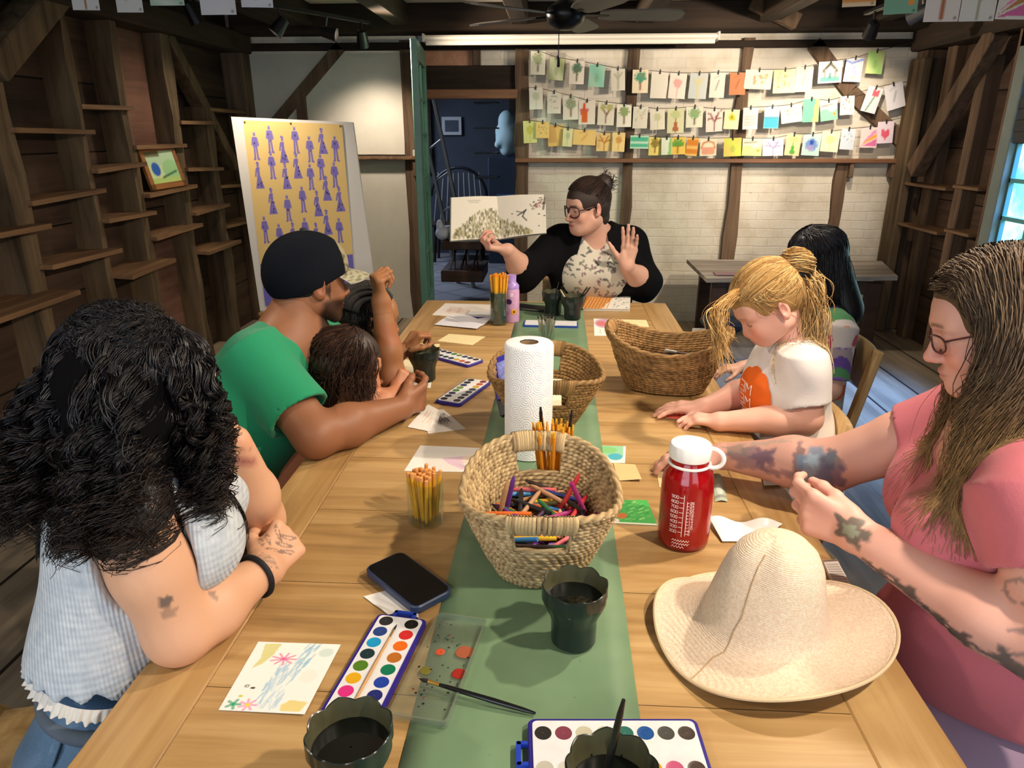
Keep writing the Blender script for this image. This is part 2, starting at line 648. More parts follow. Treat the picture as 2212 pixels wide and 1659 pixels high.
def card(name, P4, pic, m, parent=None, th=.0008, bend=None, origin=None, label=None, cat=None, group=None):
 """a sheet through four corners (u0v0, u1v0, u1v1, u0v1) carrying a Pic; bend(u,v) adds a height along the normal"""
 a, b, c, d = [A(p, float) for p in P4]
 u, v = pic.u[..., None], pic.v[..., None]
 P = a * (1 - u) * (1 - v) + b * u * (1 - v) + c * u * v + d * (1 - u) * v
 nrm = nz(np.cross(b - a, d - a))
 if bend is not None: P = P + nrm * bend(pic.u, pic.v)[..., None]
 mb = MB()
 mb.sheet(P, th, pic.c)
 o = mb.make(name, m, parent, True, origin if parent is None else None, col=True)
 autosmooth(o, 50)
 return tag(o, label, cat, group)
# ------------------------------------------------------------------ writing (strokes on a 4 x 6 cell)
GL = {
 '0': ['1,0 3,0 4,1 4,5 3,6 1,6 0,5 0,1 1,0'], '1': ['1,5 2,6 2,0'], '2': ['0,5 1,6 3,6 4,5 4,4 0,0 4,0'],
 '3': ['0,6 4,6 2,4 4,2 3,0 1,0 0,1'], '4': ['3,0 3,6 0,2 4,2'], '5': ['4,6 0,6 0,3 3,3 4,2 4,1 3,0 0,0'],
 '6': ['4,6 1,6 0,4 0,1 1,0 3,0 4,1 4,2 3,3 0,3'], '7': ['0,6 4,6 1,0'], '8': ['1,3 0,4 0,5 1,6 3,6 4,5 4,4 3,3 1,3 0,2 0,1 1,0 3,0 4,1 4,2 3,3'],
 '9': ['4,3 1,3 0,4 0,5 1,6 3,6 4,5 4,2 3,0 0,0'], 'M': ['0,0 0,6 2,3 4,6 4,0'], 'E': ['4,0 0,0 0,6 4,6', '0,3 3,3'], 'L': ['0,6 0,0 4,0'],
 'I': ['2,0 2,6'], 'O': ['1,0 3,0 4,1 4,5 3,6 1,6 0,5 0,1 1,0'], 'Z': ['0,6 4,6 0,0 4,0'], 'N': ['0,0 0,6 4,0 4,6'],
 'A': ['0,0 2,6 4,0', '1,2 3,2'], 'G': ['4,5 3,6 1,6 0,5 0,1 1,0 3,0 4,1 4,3 2,3'], 'H': ['0,0 0,6', '4,0 4,6', '0,3 4,3'], 'C': ['4,5 3,6 1,6 0,5 0,1 1,0 3,0 4,1'],
 'F': ['0,0 0,6 4,6', '0,3 3,3'], 'S': ['4,5 3,6 1,6 0,5 0,4 1,3 3,3 4,2 4,1 3,0 1,0 0,1'], 'T': ['0,6 4,6', '2,6 2,0'], ' ': [],
}
def glyphs(txt, h):
 """list of polylines in a text frame of height h"""
 out, x = [], 0.0
 s = h / 6
 for ch in txt:
  for st in GL.get(ch, []):
   out.append([(x + float(p.split(',')[0]) * s, float(p.split(',')[1]) * s) for p in st.split()])
  x += 5.4 * s
 return out
LK = 1.9
# ================================================================== the room
XL, XR, YB, ZC = -2.33, 2.57, 5.73, 2.31
Y0 = -2.2
M_barn = wood('old barn boards', '#231b15', '#5b4637', axis=1, fine=9, rough=.8, bump=.5, blotch=1.6, plank=.34, plank_axis=2, plank_var=.3, gap=.008, spec=.2)
M_red = wood('reddish boards', '#4a3128', '#85604f', axis=1, fine=10, rough=.8, bump=.5, blotch=3.0, spec=.2)
M_stud = wood('hewn stud timber', '#33281d', '#776349', axis=2, fine=16, rough=.8, bump=.5, spec=.2, blotch=2.5)
M_shelf = wood('shelf planks', '#3d2a1c', '#8a6848', axis=1, fine=20, rough=.7, bump=.3, spec=.25)
M_beam = wood('dark beam', '#15110d', '#3a2d22', axis=0, fine=12, rough=.8, bump=.5, spec=.2)
M_joist = wood('dark joist', '#16120e', '#43362a', axis=1, fine=12, rough=.8, bump=.5, spec=.2)
M_post = wood('brown wall timber', '#33271d', '#7a624d', axis=2, fine=18, rough=.8, bump=.5, spec=.2)
M_brownrail = wood('brown rail', '#4a2d1c', '#8e6241', axis=0, fine=18, rough=.6, bump=.25)
M_floor = wood('worn floor planks', '#64584a', '#ab9a81', axis=1, fine=12, rough=.55, bump=.25, blotch=1.5, plank=.31, plank_axis=0, plank_var=.14, gap=.014, spec=.35)
M_green = plain('green door paint', '#527a67', .4, var=.15, scale=8)
M_casing = plain('grey green window paint', '#66716c', .5, var=.1, scale=10)
M_black = plain('black metal', '#0d0d0f', .4)
M_plaster = plain('ceiling plaster', '#efe6d4', .9, var=.04, scale=6, bump=.2)
M_glass = clear('window glass', (.93, .97, .97), .04)
M_doorglass = clear('old door glass', (.45, .6, .56), .10)
def brick_white():
 g = N('white painted brick')
 tc = g.n('TexCoord')
 sep = g.n('SeparateXYZ', {0: tc.outputs['Object']})
 uv = g.n('CombineXYZ', {0: sep.outputs[0], 1: sep.outputs[2], 2: 0.0})
 wob = g.noise(uv.outputs[0], 9.0, 3)
 off = g.n('VectorMath', {0: wob.outputs[1], 1: (.5, .5, .5)}, operation='SUBTRACT')
 off2 = g.n('VectorMath', {0: off.outputs[0], 'Scale': .02}, operation='SCALE')
 uv2 = g.n('VectorMath', {0: uv.outputs[0], 1: off2.outputs[0]}, operation='ADD')
 br = g.n('TexBrick', {'Vector': uv2.outputs[0], 'Color1': (1, 1, 1), 'Color2': (.85, .85, .85), 'Mortar': (0, 0, 0), 'Scale': 1.0,
                          'Mortar Size': .006, 'Mortar Smooth': .6, 'Brick Width': .21, 'Row Height': .068})
 br.offset = .5
 n2 = g.noise(uv.outputs[0], 3.0, 5, .6)
 col = g.ramp(n2.outputs[0], [(.25, lin('#b7aa93')), (.5, lin('#d5cbb8')), (.75, lin('#dfd8ca'))])
 # chips where the paint has gone
 n3 = g.noise(g.coord(scale=(14, 14, 30)), 1.0, 4, .7)
 chip = g.ramp(n3.outputs[0], [(.715, (0, 0, 0)), (.735, (1, 1, 1))])
 col = g.mix(g.math('MULTIPLY', chip, .6), col, lin('#6d5a4a'))
 mort = g.ramp(br.outputs[1], [(0.0, (1, 1, 1)), (1.0, (.96, .955, .945))])
 col = g.mix(1.0, col, mort, 'MULTIPLY')
 n4 = g.noise(uv.outputs[0], 40.0, 4)
 h = g.math('ADD', g.math('MULTIPLY', br.outputs[1], -.9), g.math('MULTIPLY', n4.outputs[0], .8))
 h = g.math('ADD', h, g.math('MULTIPLY', n2.outputs[0], 1.5))
 return g.done(g.pbr(col, .75, g.bump(h, .38, .007), Specular_IOR_Level=.25))
M_brick = brick_white()
M_white = plain('whitewashed boards', '#cbc4b6', .8, var=.06, scale=7, bump=.35, bscale=22, spec=.2)
g = N('bare brick')
M_barebrick = g.done(g.pbr(g.mix(g.noise(g.coord(), 9).outputs[0], lin('#8d5a43'), lin('#c99a78')), .85, g.bump(g.noise(g.coord(), 30).outputs[0], .5)))
def struct(o):
 o['kind'] = 'structure'
 return o
# floor, ceiling
struct(MB().box((XL - .2, Y0, -.1), (XR + .3, YB + .02, 0)).make('floor', M_floor))
ceil = struct(MB().box((XL - .2, Y0, ZC), (XR + .3, YB + .25, ZC + .06)).make('ceiling', M_plaster))
for x in (-1.87, -1.10, -.26, .60, 1.44, 2.2):
 w = .12 if x > -1.5 else .30
 MB().box((x - w / 2, Y0, ZC - .14), (x + w / 2, YB - .24, ZC), .008).make('joist', M_joist, ceil)
MB().box((XL, YB - .25, ZC - .18), (XR, YB + .0, ZC), .01).make('cross_beam', M_beam, ceil)
MB().bar((1.62, YB - .3, ZC - .15), (1.30, YB - .3, ZC - .02), .10, .07, (0, 1, 0), .006).make('brace', M_post, ceil)
# back wall: panels of white brick and boards between timbers
wb = struct(MB().box((XL - .2, YB + .015, 0), (-1.05, YB + .16, ZC)).box((-.29, YB + .015, 0), (XR + .3, YB + .16, ZC)).make('wall_back', M_brick))
mb = MB()
mb.box((XL, YB - .012, 0), (-1.10, YB + .02, 1.27)).box((XL, YB - .012, 1.30), (-1.10, YB + .02, 2.03))
mb.make('board_panel', M_white, wb)
MB().box((-1.0, YB + .03, 1.90), (-.62, YB + .14, 2.16)).make('brick_infill', M_barebrick, wb)
MB().box((-.56, YB + .03, 1.90), (-.29, YB + .14, 2.16)).make('brick_infill', M_brick, wb)
MB().box((-1.0, YB - .0, 1.76), (-.28, YB + .15, 1.93), .006).make('lintel', M_beam, wb)
MB().box((-.62, YB + .0, 1.93), (-.56, YB + .15, 2.12), .004).make('lintel', M_post, wb)
MB().box((-1.0, YB - .03, 1.70), (-.28, YB + .12, 1.765), .004).make('lintel', M_brownrail, wb)
for (x0, x1, z1) in ((-1.152, -1.035, 2.1), (-.305, -.205, 2.1), (.523, .60, 2.06), (1.335, 1.42, 2.1), (2.12, 2.20, 1.26)):
 mb = MB()
 n = 10
 cz = np.linspace(0, z1, n)
 rr = np.random.default_rng(int(abs(x0) * 100))
 jl, jr = rr.normal(0, .006, n), rr.normal(0, .006, n)
 for i in range(n - 1):
  p = [(x0 + jl[i], cz[i]), (x1 + jr[i], cz[i]), (x1 + jr[i + 1], cz[i + 1]), (x0 + jl[i + 1], cz[i + 1])]
  y0, y1 = YB - .028, YB + .03
  v = [(a, y0, b) for a, b in p] + [(a, y1, b) for a, b in p]
  mb.add(v, [(0, 1, 2, 3), (0, 4, 5, 1), (1, 5, 6, 2), (3, 2, 6, 7), (0, 3, 7, 4)])
 mb.make('post', M_post, wb)
MB().box((XL, YB - .03, 2.035), (XR, YB + .03, 2.085), .004).make('top_plate', M_beam, wb)
for a, b, w in (((-1.60, 2.06), (-2.20, 1.48), .085), ((1.84, 2.06), (2.14, 1.74), .10), ((2.14, 1.74), (2.62, 1.36), .10)):
 MB().bar((a[0], YB - .005, a[1]), (b[0], YB - .005, b[1]), w, .05, (0, 1, 0)).make('brace', M_post, wb)
MB().box((-1.975, YB - .025, 1.2), (-1.895, YB + .03, 1.76)).make('post', M_post, wb)
# rails used as narrow ledges
MB().box((-.30, YB - .085, 1.245), (2.56, YB + .01, 1.275), .004).make('ledge_rail', M_brownrail, wb)
MB().box((-1.62, YB - .085, 1.262), (-1.06, YB + .01, 1.286), .004).make('ledge_rail', M_shelf, wb)
mb = MB()
for x in (-1.09, 2.2, 2.5): mb.box((x, YB - .07, 1.14), (x + .03, YB, 1.25), .004)
mb.make('ledge_bracket', M_post, wb)
tag(MB().box((-1.085, YB - .07, 1.286), (-1.05, YB - .03, 1.335), .004).make('socket_box', plain('pale plastic', '#b9b6ac', .5)),
 'small pale box standing on the short ledge beside the green door', 'box')
# left wall: horizontal boards, studs, plank shelves
wl = struct(MB().box((XL - .22, Y0, 0), (XL - .135, YB + .1, ZC)).make('wall_left', M_barn))
MB().box((XL - .14, 4.05, 1.30), (XL - .115, 4.60, 2.05)).box((XL - .14, 4.05, .2), (XL - .12, 4.60, .85)).make('board_panel', M_red, wl)
studs = [(2.25, .11, 2.05), (3.02, .10, 2.05), (3.576, .05, 2.05), (3.98, .07, 2.05), (4.49, .09, 2.05), (4.935, .10, 1.62)]
for y, w, zt in studs:
 mb = MB()
 n = 9
 cz = np.linspace(0, zt, n)
 rr = np.random.default_rng(int(y * 100))
 j = rr.normal(0, .006, (n, 4))
 for i in range(n - 1):
  v = []
  for q in (i, i + 1):
   v += [(XL - .14, y, cz[q]), (XL + j[q, 0], y + j[q, 1], cz[q]), (XL + j[q, 2], y + w + j[q, 3], cz[q]), (XL - .14, y + w, cz[q])]
  mb.add(v, [(0, 1, 5, 4), (1, 2, 6, 5), (2, 3, 7, 6)] + ([(4, 5, 6, 7)] if i == n - 2 else []))
 mb.make('stud', M_stud, wl)
MB().box((XL - .14, 5.58, 0), (XL + .03, YB, 2.05), .01).make('corner_post', M_post, wl)
MB().box((XL - .16, Y0, 2.01), (XL + .06, YB - .02, 2.145), .012).make('wall_plate', M_joist, wl)
MB().bar((XL - .05, 4.62, 2.02), (XL - .05, 5.36, 1.22), .08, .10, (1, 0, 0), .006).make('brace', M_stud, wl)
MB().bar((XL - .02, 3.06, 1.70), (XL - .02, 3.66, 2.12), .12, .14, (1, 0, 0), .008).make('brace', M_stud, wl)
ordn = ['topmost', 'second', 'third', 'lowest']
bayname = ['nearest the camera', 'below the nearest corner brace', 'left of the framed picture', 'holding the framed picture', 'right of the framed picture', 'beside the back corner post']
sh = {0: [(1.069, .09), (.765, .16)], 1: [(1.473, .05), (1.18, .05), (.887, .08)], 2: [(1.591, .03), (1.293, .05), (1.036, .06), (.754, .13)],
      3: [(1.391, .03), (1.138, .06), (.896, .06)], 4: [(1.53, .04), (1.24, .04), (.982, .05), (.728, .10)], 5: [(1.615, .02), (1.103, .03), (.835, .04)]}
ys = [s[0] for s in studs] + [5.56]
ws = [s[1] for s in studs] + [0]
for b, lst in sh.items():
 for i, (z, pr) in enumerate(lst):
  y0, y1 = ys[b] + ws[b] * .8, ys[b + 1] + ws[b + 1] * .9
  if b == 0: y0 = 2.4
  tl = rng.uniform(-.012, .012)
  mb = MB()
  v = [(XL - .13, y0, z), (XL + pr - .02, y0, z + tl), (XL + pr, y1, z - tl), (XL - .13, y1, z)]
  v += [(a, c, d - .022) for a, c, d in v]
  mb.add(v, [(0, 1, 2, 3), (7, 6, 5, 4), (0, 4, 5, 1), (1, 5, 6, 2), (2, 6, 7, 3), (3, 7, 4, 0)])
  nm = ordn[i] if i < len(lst) - 1 or len(lst) == 4 else 'lowest'
  if len(lst) == 3 and i == 1: nm = 'middle'
  if len(lst) == 2: nm = ['upper', 'lower'][i]
  o = mb.make('plank_shelf', M_shelf, origin=(XL, (y0 + y1) / 2, z))
  tag(o, f'{nm} brown plank shelf in the left wall bay {bayname[b]}', 'shelf', 'plank shelves between the left wall studs')
# framed picture on the left shelf
fy0, fy1, fz = 4.10, 4.47, 1.142
fr = empty('framed_picture', (XL + .0, 4.28, fz), 'small wooden framed painting leaning on a left wall shelf', 'framed picture')
fx0, fx1 = XL - .01, XL - .08
w_, h_ = .34, .25
Rf = frame((.97, -.10, .22), (0, 1, .0))
Rf = np.stack([Rf[:, 0], np.cross(Rf[:, 2], Rf[:, 0]), Rf[:, 2]], 1)
cf = V(XL + .0, 4.285, fz + .122)
mb = MB()
for sx, sy, a, b_ in ((0, -1, w_, .035), (0, 1, w_, .035), (-1, 0, .035, h_), (1, 0, .035, h_)):
 mb.obox(cf + Rf @ V(sx * (w_ / 2 - .0175), sy * (h_ / 2 - .0175), 0), Rf, (a, b_, .022), .003)
mb.make('frame', wood('picture frame wood', '#6b3f1c', '#a86d36', axis=1, fine=30, rough=.4), fr)
P = Pic(40, 30, '#cfe0a8', 3)
P.rect(0, .55, 1, 1, '#b9d6b0').ell(.75, .4, .3, .3, '#9fcf92').ell(.25, .45, .14, .2, '#2f62b8').rect(.0, .0, 1, .2, '#b7d27a').line([(.4, .2), (.9, .35)], .02, '#4d7a5a').rect(0, .8, .5, 1, '#6f6a4a')
M_paint = vcol('painted paper', .75, .15, 150, .2)
card('painting', [cf + Rf @ V(sx * .145, sy * .1, .008) for sx, sy in ((-1, -1), (1, -1), (1, 1), (-1, 1))], P, M_paint, fr)
# right wall: boards, studs, brace, shelves, window
wr = struct(MB().box((XR + .13, Y0, 0), (XR + .22, 3.15, ZC)).box((XR + .13, 4.80, 0), (XR + .22, YB + .1, ZC)).box((XR + .12, 4.50, 0), (XR + .13, 4.85, ZC)).box((XR + .13, 3.15, 0), (XR + .22, 4.80, .55)).box((XR + .13, 3.15, 1.98), (XR + .22, 4.80, ZC)).make('wall_right', M_barn))
for y, w, x1, zt in ((5.57, .15, XR + .0, 2.12), (5.30, .12, XR + .06, 2.05), (4.83, .09, XR + .02, 1.9), (4.47, .06, XR, 2.05)):
 MB().box((x1, y, 0), (XR + (.14 if y != 4.47 else .10), y + w, zt), .008).make('stud', M_post, wr)
MB().box((XR - .06, Y0, 2.0), (XR + .14, YB - .02, 2.16), .012).make('wall_plate', M_joist, wr)
MB().bar((XR - .01, 4.72, 2.02), (XR - .01, 5.42, 1.20), .12, .09, (1, 0, 0), .006).make('brace', M_post, wr)
MB().box((XR - .05, 5.50, .0), (XR + .02, 5.70, 1.95), .01).make('corner_post', M_stud, wr)
for i, (z, y0, y1) in enumerate(((1.10, 4.93, 5.5), (1.125, 4.56, 4.85), (.815, 4.93, 5.5), (.85, 4.56, 4.85))):
 o = MB().box((XR - .03, y0, z), (XR + .13, y1, z + .02), .003).make('plank_shelf', M_shelf, origin=(XR, (y0 + y1) / 2, z))
 tag(o, ['upper', 'upper', 'lower', 'lower'][i] + ' brown plank shelf in the right wall bay ' + ['by the back corner', 'next to the window', 'by the back corner', 'next to the window'][i], 'shelf', 'plank shelves on the right wall')
win = struct(empty('window_right', (XR, 3.8, 1.2)))
win.name = 'window_1'
mb = MB()
mb.box((XR - .02, 4.37, .45), (XR + .06, 4.47, 2.0), .006).box((XR - .02, 3.05, .45), (XR + .06, 3.15, 2.0), .006).box((XR - .05, 3.05, .45), (XR + .1, 4.47, .55), .006).box((XR - .02, 3.05, 1.9), (XR + .06, 4.47, 2.0), .006)
mb.make('window_frame', M_casing, win)
mb = MB()
M_sash = plain('teal sash paint', '#4f8c8c', .5)
for y in np.linspace(3.15, 4.37, 6): mb.box((XR + .025, y - .012, .55), (XR + .05, y + .012, 1.9))
for z in (.57, .78, .99, 1.20, 1.41, 1.62): mb.box((XR + .025, 3.15, z - .012), (XR + .05, 4.37, z + .012))
mb.make('sash', M_sash, win)
MB().box((XR + .036, 3.15, .55), (XR + .039, 4.37, 1.9)).make('pane', M_glass, win)
bl = MB()
for i in range(9): bl.box((XR - .012 - .006 * (i % 2), 3.16, 1.40 + i * .06), (XR + .018, 4.36, 1.465 + i * .06), .004)
tag(bl.make('window_blind', plain('black blind', '#14181a', .6)), 'black blind drawn halfway down the window on the right', 'blind')
# daylight outside the window: bright garden haze
g = N('bright overcast garden')
n = g.noise(g.coord(), 2.2, 3)
M_out = g.done(g.n('Emission', {'Color': g.ramp(n.outputs[0], [(.35, (.12, .70, .78)), (.48, (.5, .98, .98)), (.58, (.95, 1, 1))]), 'Strength': 3.2}))
struct(MB().box((XR + 1.3, 1.0, -.5), (XR + 1.32, 7.5, 3.2)).make('outside_backdrop', M_out))
# doorway: green glazed door leaf opened towards the room, and the room behind
dl = struct(empty('door_1', (-1.0, YB, 0)))
a, b = V(-.985, YB - .03, 0), V(-.90, YB - .86, 0)
ux = nz(b - a)
uy = np.cross(V(0, 0, 1), ux)
Rd = np.stack([ux, uy, V(0, 0, 1)], 1)
Ld = .80
def dbox(mb, x0, x1, z0, z1, t=.045):
 mb.obox(a + Rd @ V((x0 + x1) / 2, 0, (z0 + z1) / 2), Rd, (x1 - x0, t, z1 - z0), .004)
mb = MB()
dbox(mb, 0, .12, .02, 2.02)
dbox(mb, Ld - .12, Ld, .02, 2.02)
for z0, z1 in ((.02, .3), (1.05, 1.17), (1.9, 2.02)): dbox(mb, .12, Ld - .12, z0, z1)
mb.make('door_frame', M_green, dl)
mb = MB()
for z in (.62, 1.45, 1.68): dbox(mb, .12, Ld - .12, z - .012, z + .012, .03)
dbox(mb, .388, .412, .3, 1.9, .03)
mb.make('glazing_bar', M_green, dl)
mb = MB()
dbox(mb, .12, Ld - .12, .3, 1.05, .006)
dbox(mb, .12, Ld - .12, 1.17, 1.9, .006)
mb.make('door_glass', M_doorglass, dl)
YR = YB + 3.4
M_dark = plain('dark blue grey wall', '#31363f', .8, var=.2, scale=3)
wbr = struct(MB().box((-2.6, YR, 0), (1.2, YR + .1, 2.3)).box((-2.6, YB + .16, 0), (-2.5, YR, 2.3)).box((1.1, YB + .16, 0), (1.2, YR, 2.3)).make('wall_far_room', M_dark))
MB().box((-2.6, YB + .1, 2.25), (1.2, YR + .1, 2.3)).make('ceiling_board', M_beam, wbr)
MB().box((-.55, YR - .06, 1.15), (-.45, YR, 2.2)).box((-1.6, YR - .06, 1.0), (-1.5, YR, 2.2)).make('post', M_beam, wbr)
g = N('grey floor tiles')
c = g.coord(rot=(0, 0, .7))
br = g.n('TexBrick', {'Vector': c, 'Color1': lin('#8a8788'), 'Color2': lin('#787678'), 'Mortar': lin('#4b4a4c'), 'Scale': 1.0, 'Mortar Size': .008, 'Brick Width': .32, 'Row Height': .32})
br.offset = 0
struct(MB().box((-2.6, YB + .02, -.1), (1.2, YR + .1, .004)).make('floor_far_room', g.done(g.pbr(br.outputs[0], .5))))
M_galv = plain('dull grey metal', '#8d8a86', .5, .4)
# grey ladder leaning behind the door
ld = empty('ladder', (-.95, YB + .9, 0), 'grey leaning ladder inside the dark doorway', 'ladder')
l0, l1 = py(985, 440, YB + 1.25), py(937, 215, YB + 1.25)
dd = nz(l1 - l0)
for off in (V(0, 0, 0), V(-.17, .22, -.10)):
 p0, p1 = l0 - dd * 1.35 + off, l1 + dd * .3 + off
 MB().bar(p0, p1, .03, .055, (0, 1, 0), .004).make('rail', M_galv, ld)
for i in range(7):
 q = l0 - dd * 1.2 + dd * .3 * i
 MB().tube([q, q + V(-.17, .22, -.10)], .012).make('rung', M_galv, ld)
# framed print on the far wall, storage rack, draped bust, bench
fp = empty('framed_print', py(977, 272, YR - .03), 'small white framed dark print seen through the doorway', 'framed picture')
p0, p1 = py(955, 292, YR - .03), py(997, 252, YR - .03)
MB().box((p0[0], YR - .04, p0[2]), (p1[0], YR, p1[2]), .005).make('frame', plain('pale frame', '#a4a6a4', .5), fp)
MB().box((p0[0] + .04, YR - .045, p0[2] + .04), (p1[0] - .04, YR - .041, p1[2] - .04)).make('print', plain('dark print', '#2b3440', .5, var=.4, scale=12), fp)
rk = empty('metal_rack', py(1050, 430, YR - 1.3), 'black open metal rack inside the dark back room', 'rack')
mb = MB()
for xp in (1026, 1037, 1068, 1074):
 q = py(xp, 400, YR - 1.3)
 mb.bar((q[0], YR - 1.3 + (.0 if xp in (1026, 1068) else .35), 0), (q[0], YR - 1.3 + (.0 if xp in (1026, 1068) else .35), 1.95), .02, .02)
mb.make('upright', M_black, rk)
xa, xb = py(1026, 400, YR - 1.3)[0], py(1074, 400, YR - 1.3)[0]
for z in (.5, .75, 1.0, 1.25, 1.5, 1.75): MB().box((xa, YR - 1.3, z), (xb, YR - .94, z + .015)).make('shelf_grid', M_black, rk)
# folded chair backs / spindles at the far wall
q = py(990, 400, YR - .5)
sp = empty('spindle_chair', (q[0], YR - .5, 0), 'dark spindle back chair stored in the back room', 'chair')
mb = MB()
for i in range(9): mb.tube([(q[0] - .3 + i * .075, YR - .5, .45), (q[0] - .24 + i * .06, YR - .45, 1.02)], .009, 6)
mb.make('spindle_back', M_galv, sp)
mb = MB()
an = np.linspace(0, math.pi, 14)
mb.tube([(q[0] + .33 * math.cos(t), YR - .47, .75 + .33 * math.sin(t)) for t in an], .018, 8)
mb.make('back_rail', M_black, sp)
MB().box((q[0] - .32, YR - .75, .42), (q[0] + .32, YR - .35, .46), .01).make('seat', M_beam, sp)
for sx in (-.28, .28):
 for sy in (-.7, -.4): MB().tube([(q[0] + sx, YR + sy, 0), (q[0] + sx * .9, YR + sy, .43)], .018).make('leg', M_beam, sp)
bq = py(1095, 322, YR - .5)
s = SDF()
s.ell(bq + V(0, 0, .30), (.10, .10, .12), k=.05).ell(bq + V(.01, 0, .12), (.14, .11, .14), k=.06).cap(bq + V(-.08, 0, .2), bq + V(.08, 0, .0), .05, k=.04).cap(bq + V(.07, -.03, .25), bq + V(-.1, -.05, .05), .04, k=.03)
s.cap(bq + V(0, 0, -.0), bq + V(0, 0, .06), .08, k=.03)
v, f = s.mesh(.012)
bust = tag(obj('draped_bust', v, f, plain('pale plaster', '#a9c4c2', .7), None, True, origin=bq), 'pale plaster bust on the dark cabinet in the back room', 'bust')
cb = empty('dark_cabinet', (bq[0], YR - .4, 0), 'dark cabinet under the pale bust in the back room', 'cabinet')
MB().box((bq[0] - .20, YR - .75, 0), (bq[0] + .3, YR - .2, bq[2] - .085), .01).make('body', plain('navy paint', '#1d2a3c', .5), cb)
MB().box((bq[0] - .1, YR - .765, .5), (bq[0] + .2, YR - .75, .8), .003).make('door', plain('slate blue', '#33507c', .5), cb)
# bench under the reading book
b0 = py(953, 530, YB + .45)
b1 = py(1040, 530, YB + .45)
zb = b0[2]
bn = empty('wooden_bench', ((b0[0] + b1[0]) / 2, YB + .6, 0), 'dark wooden work bench standing just inside the doorway', 'bench')
M_bench = wood('bench wood', '#24170f', '#4c3322', axis=0, fine=14, rough=.5)
MB().box((b0[0], YB + .45, zb - .04), (b1[0], YB + .95, zb + .03), .006).make('top', M_bench, bn)
for x in (b0[0] + .03, b1[0] - .03):
 for y in (YB + .48, YB + .9): MB().bar((x, y, 0.004), (x, y, zb - .02), .03, .03).make('leg', M_bench, bn)
zs = py(990, 597, YB + .45)[2]
MB().box((b0[0] - .01, YB + .44, zs - .05), (b1[0] + .01, YB + .95, zs + .05), .006).make('lower_shelf', M_bench, bn)
mb = MB()
for i in range(6):
 x = b0[0] + .06 + i * (b1[0] - b0[0] - .1) / 5
 mb.bar((x, YB + .5, zs + .05), (x + .04 * (-1) ** i, YB + .8, zb - .04), .014, .014)
mb.make('slat', M_bench, bn)
s = SDF()
cq = py(958, 510, YB + .6)
cq[2] = zb + .085
s.ell(cq + V(.0, 0, 0), (.07, .08, .06)).ell(cq + V(.05, 0, .03), (.05, .05, .04)).ell(cq + V(-.03, 0, .07), (.03, .04, .05))
v, f = s.mesh(.012)
tag(obj('white_bundle', v, f, plain('white cloth', '#c8ccd2', .8), None, True, origin=cq), 'crumpled white cloth bundle on the dark bench in the doorway', 'cloth')
# projector screen case under the beam
q0, q1 = py(914, 90, YB - .32), py(1552, 84, YB - .32)
M_case = plain('cream enamel', '#d9d2c2', .4)
vs = empty('projection_screen', ((q0[0] + q1[0]) / 2, YB - .32, 2.0), 'long cream rolled projection screen case under the ceiling beam', 'projection screen')
zt = py(1200, 75, YB - .32)[2]
zb_ = py(1200, 97, YB - .32)[2]
MB().box((q0[0], YB - .36, zb_ + .025), (q1[0], YB - .27, zt), .012).make('case', M_case, vs)
MB().box((q0[0] + .02, YB - .345, zb_), (q1[0] - .025, YB - .325, zb_ + .03), .004).make('bottom_bar', M_case, vs)
for x in (q0[0], q1[0] - .012): MB().box((x, YB - .365, zb_ + .02), (x + .014, YB - .265, zt + .01), .002).make('end_cap', plain('end cap', '#b8b2a4', .4), vs)
# ceiling fan
FC = py(1222, 32, 4.0)
fn = empty('ceiling_fan', FC, 'dark ceiling fan with grey blades hanging below the joists', 'ceiling fan')
M_fan = plain('fan bronze', '#17161a', .35, .6)
M_blade = plain('grey fan blade', '#7a746a', .5, var=.1, scale=6)
mb = MB()
mb.lathe([(0.001, -.07), (.04, -.068), (.085, -.04), (.10, 0), (.09, .03), (.05, .06), (.02, .07), (.02, ZC - FC[2] - .01), (.06, ZC - FC[2])], FC, 24)
autosmooth(mb.make('motor', M_fan, fn))
for i in range(5):
 an = math.radians(4 + 72 * i)
 d = V(math.cos(an), math.sin(an), 0)
 w = V(-d[1], d[0], 0)
 up = nz(V(0, 0, 1) + w * .22)
 wd = np.cross(up, d)
 mb = MB()
 for j, (r0, hw) in enumerate(((.17, .045), (.24, .062), (.5, .07), (.57, .062), (.595, .03))):
  for sg in (-1, 1): mb.v.append(np.stack([FC + d * r0 + wd * hw * sg + up * q for q in (.004, -.004)]))
 vv = np.concatenate(mb.v)
 fs = []
 for j in range(4):
  o_ = j * 4
  fs += [(o_, o_ + 2, o_ + 6, o_ + 4), (o_ + 1, o_ + 5, o_ + 7, o_ + 3), (o_, o_ + 4, o_ + 5, o_ + 1), (o_ + 2, o_ + 3, o_ + 7, o_ + 6)]
 fs += [(0, 1, 3, 2), (16, 18, 19, 17)]
 bl_ = obj('blade', vv, fs, M_blade, fn)
 MB().bar(FC + d * .08, FC + d * .22, .03, .008, up).make('blade_arm', M_fan, bl_)
pc = py(1206, 132, 4.0)
MB().tube([(pc[0], 4.0, FC[2] - .06), pc], .0025, 5).make('pull_chain', M_fan, fn)
MB().lathe([(.001, -.03), (.009, -.025), (.007, .01), (.001, .025)], pc, 10).make('pull_pendant', M_fan, fn)
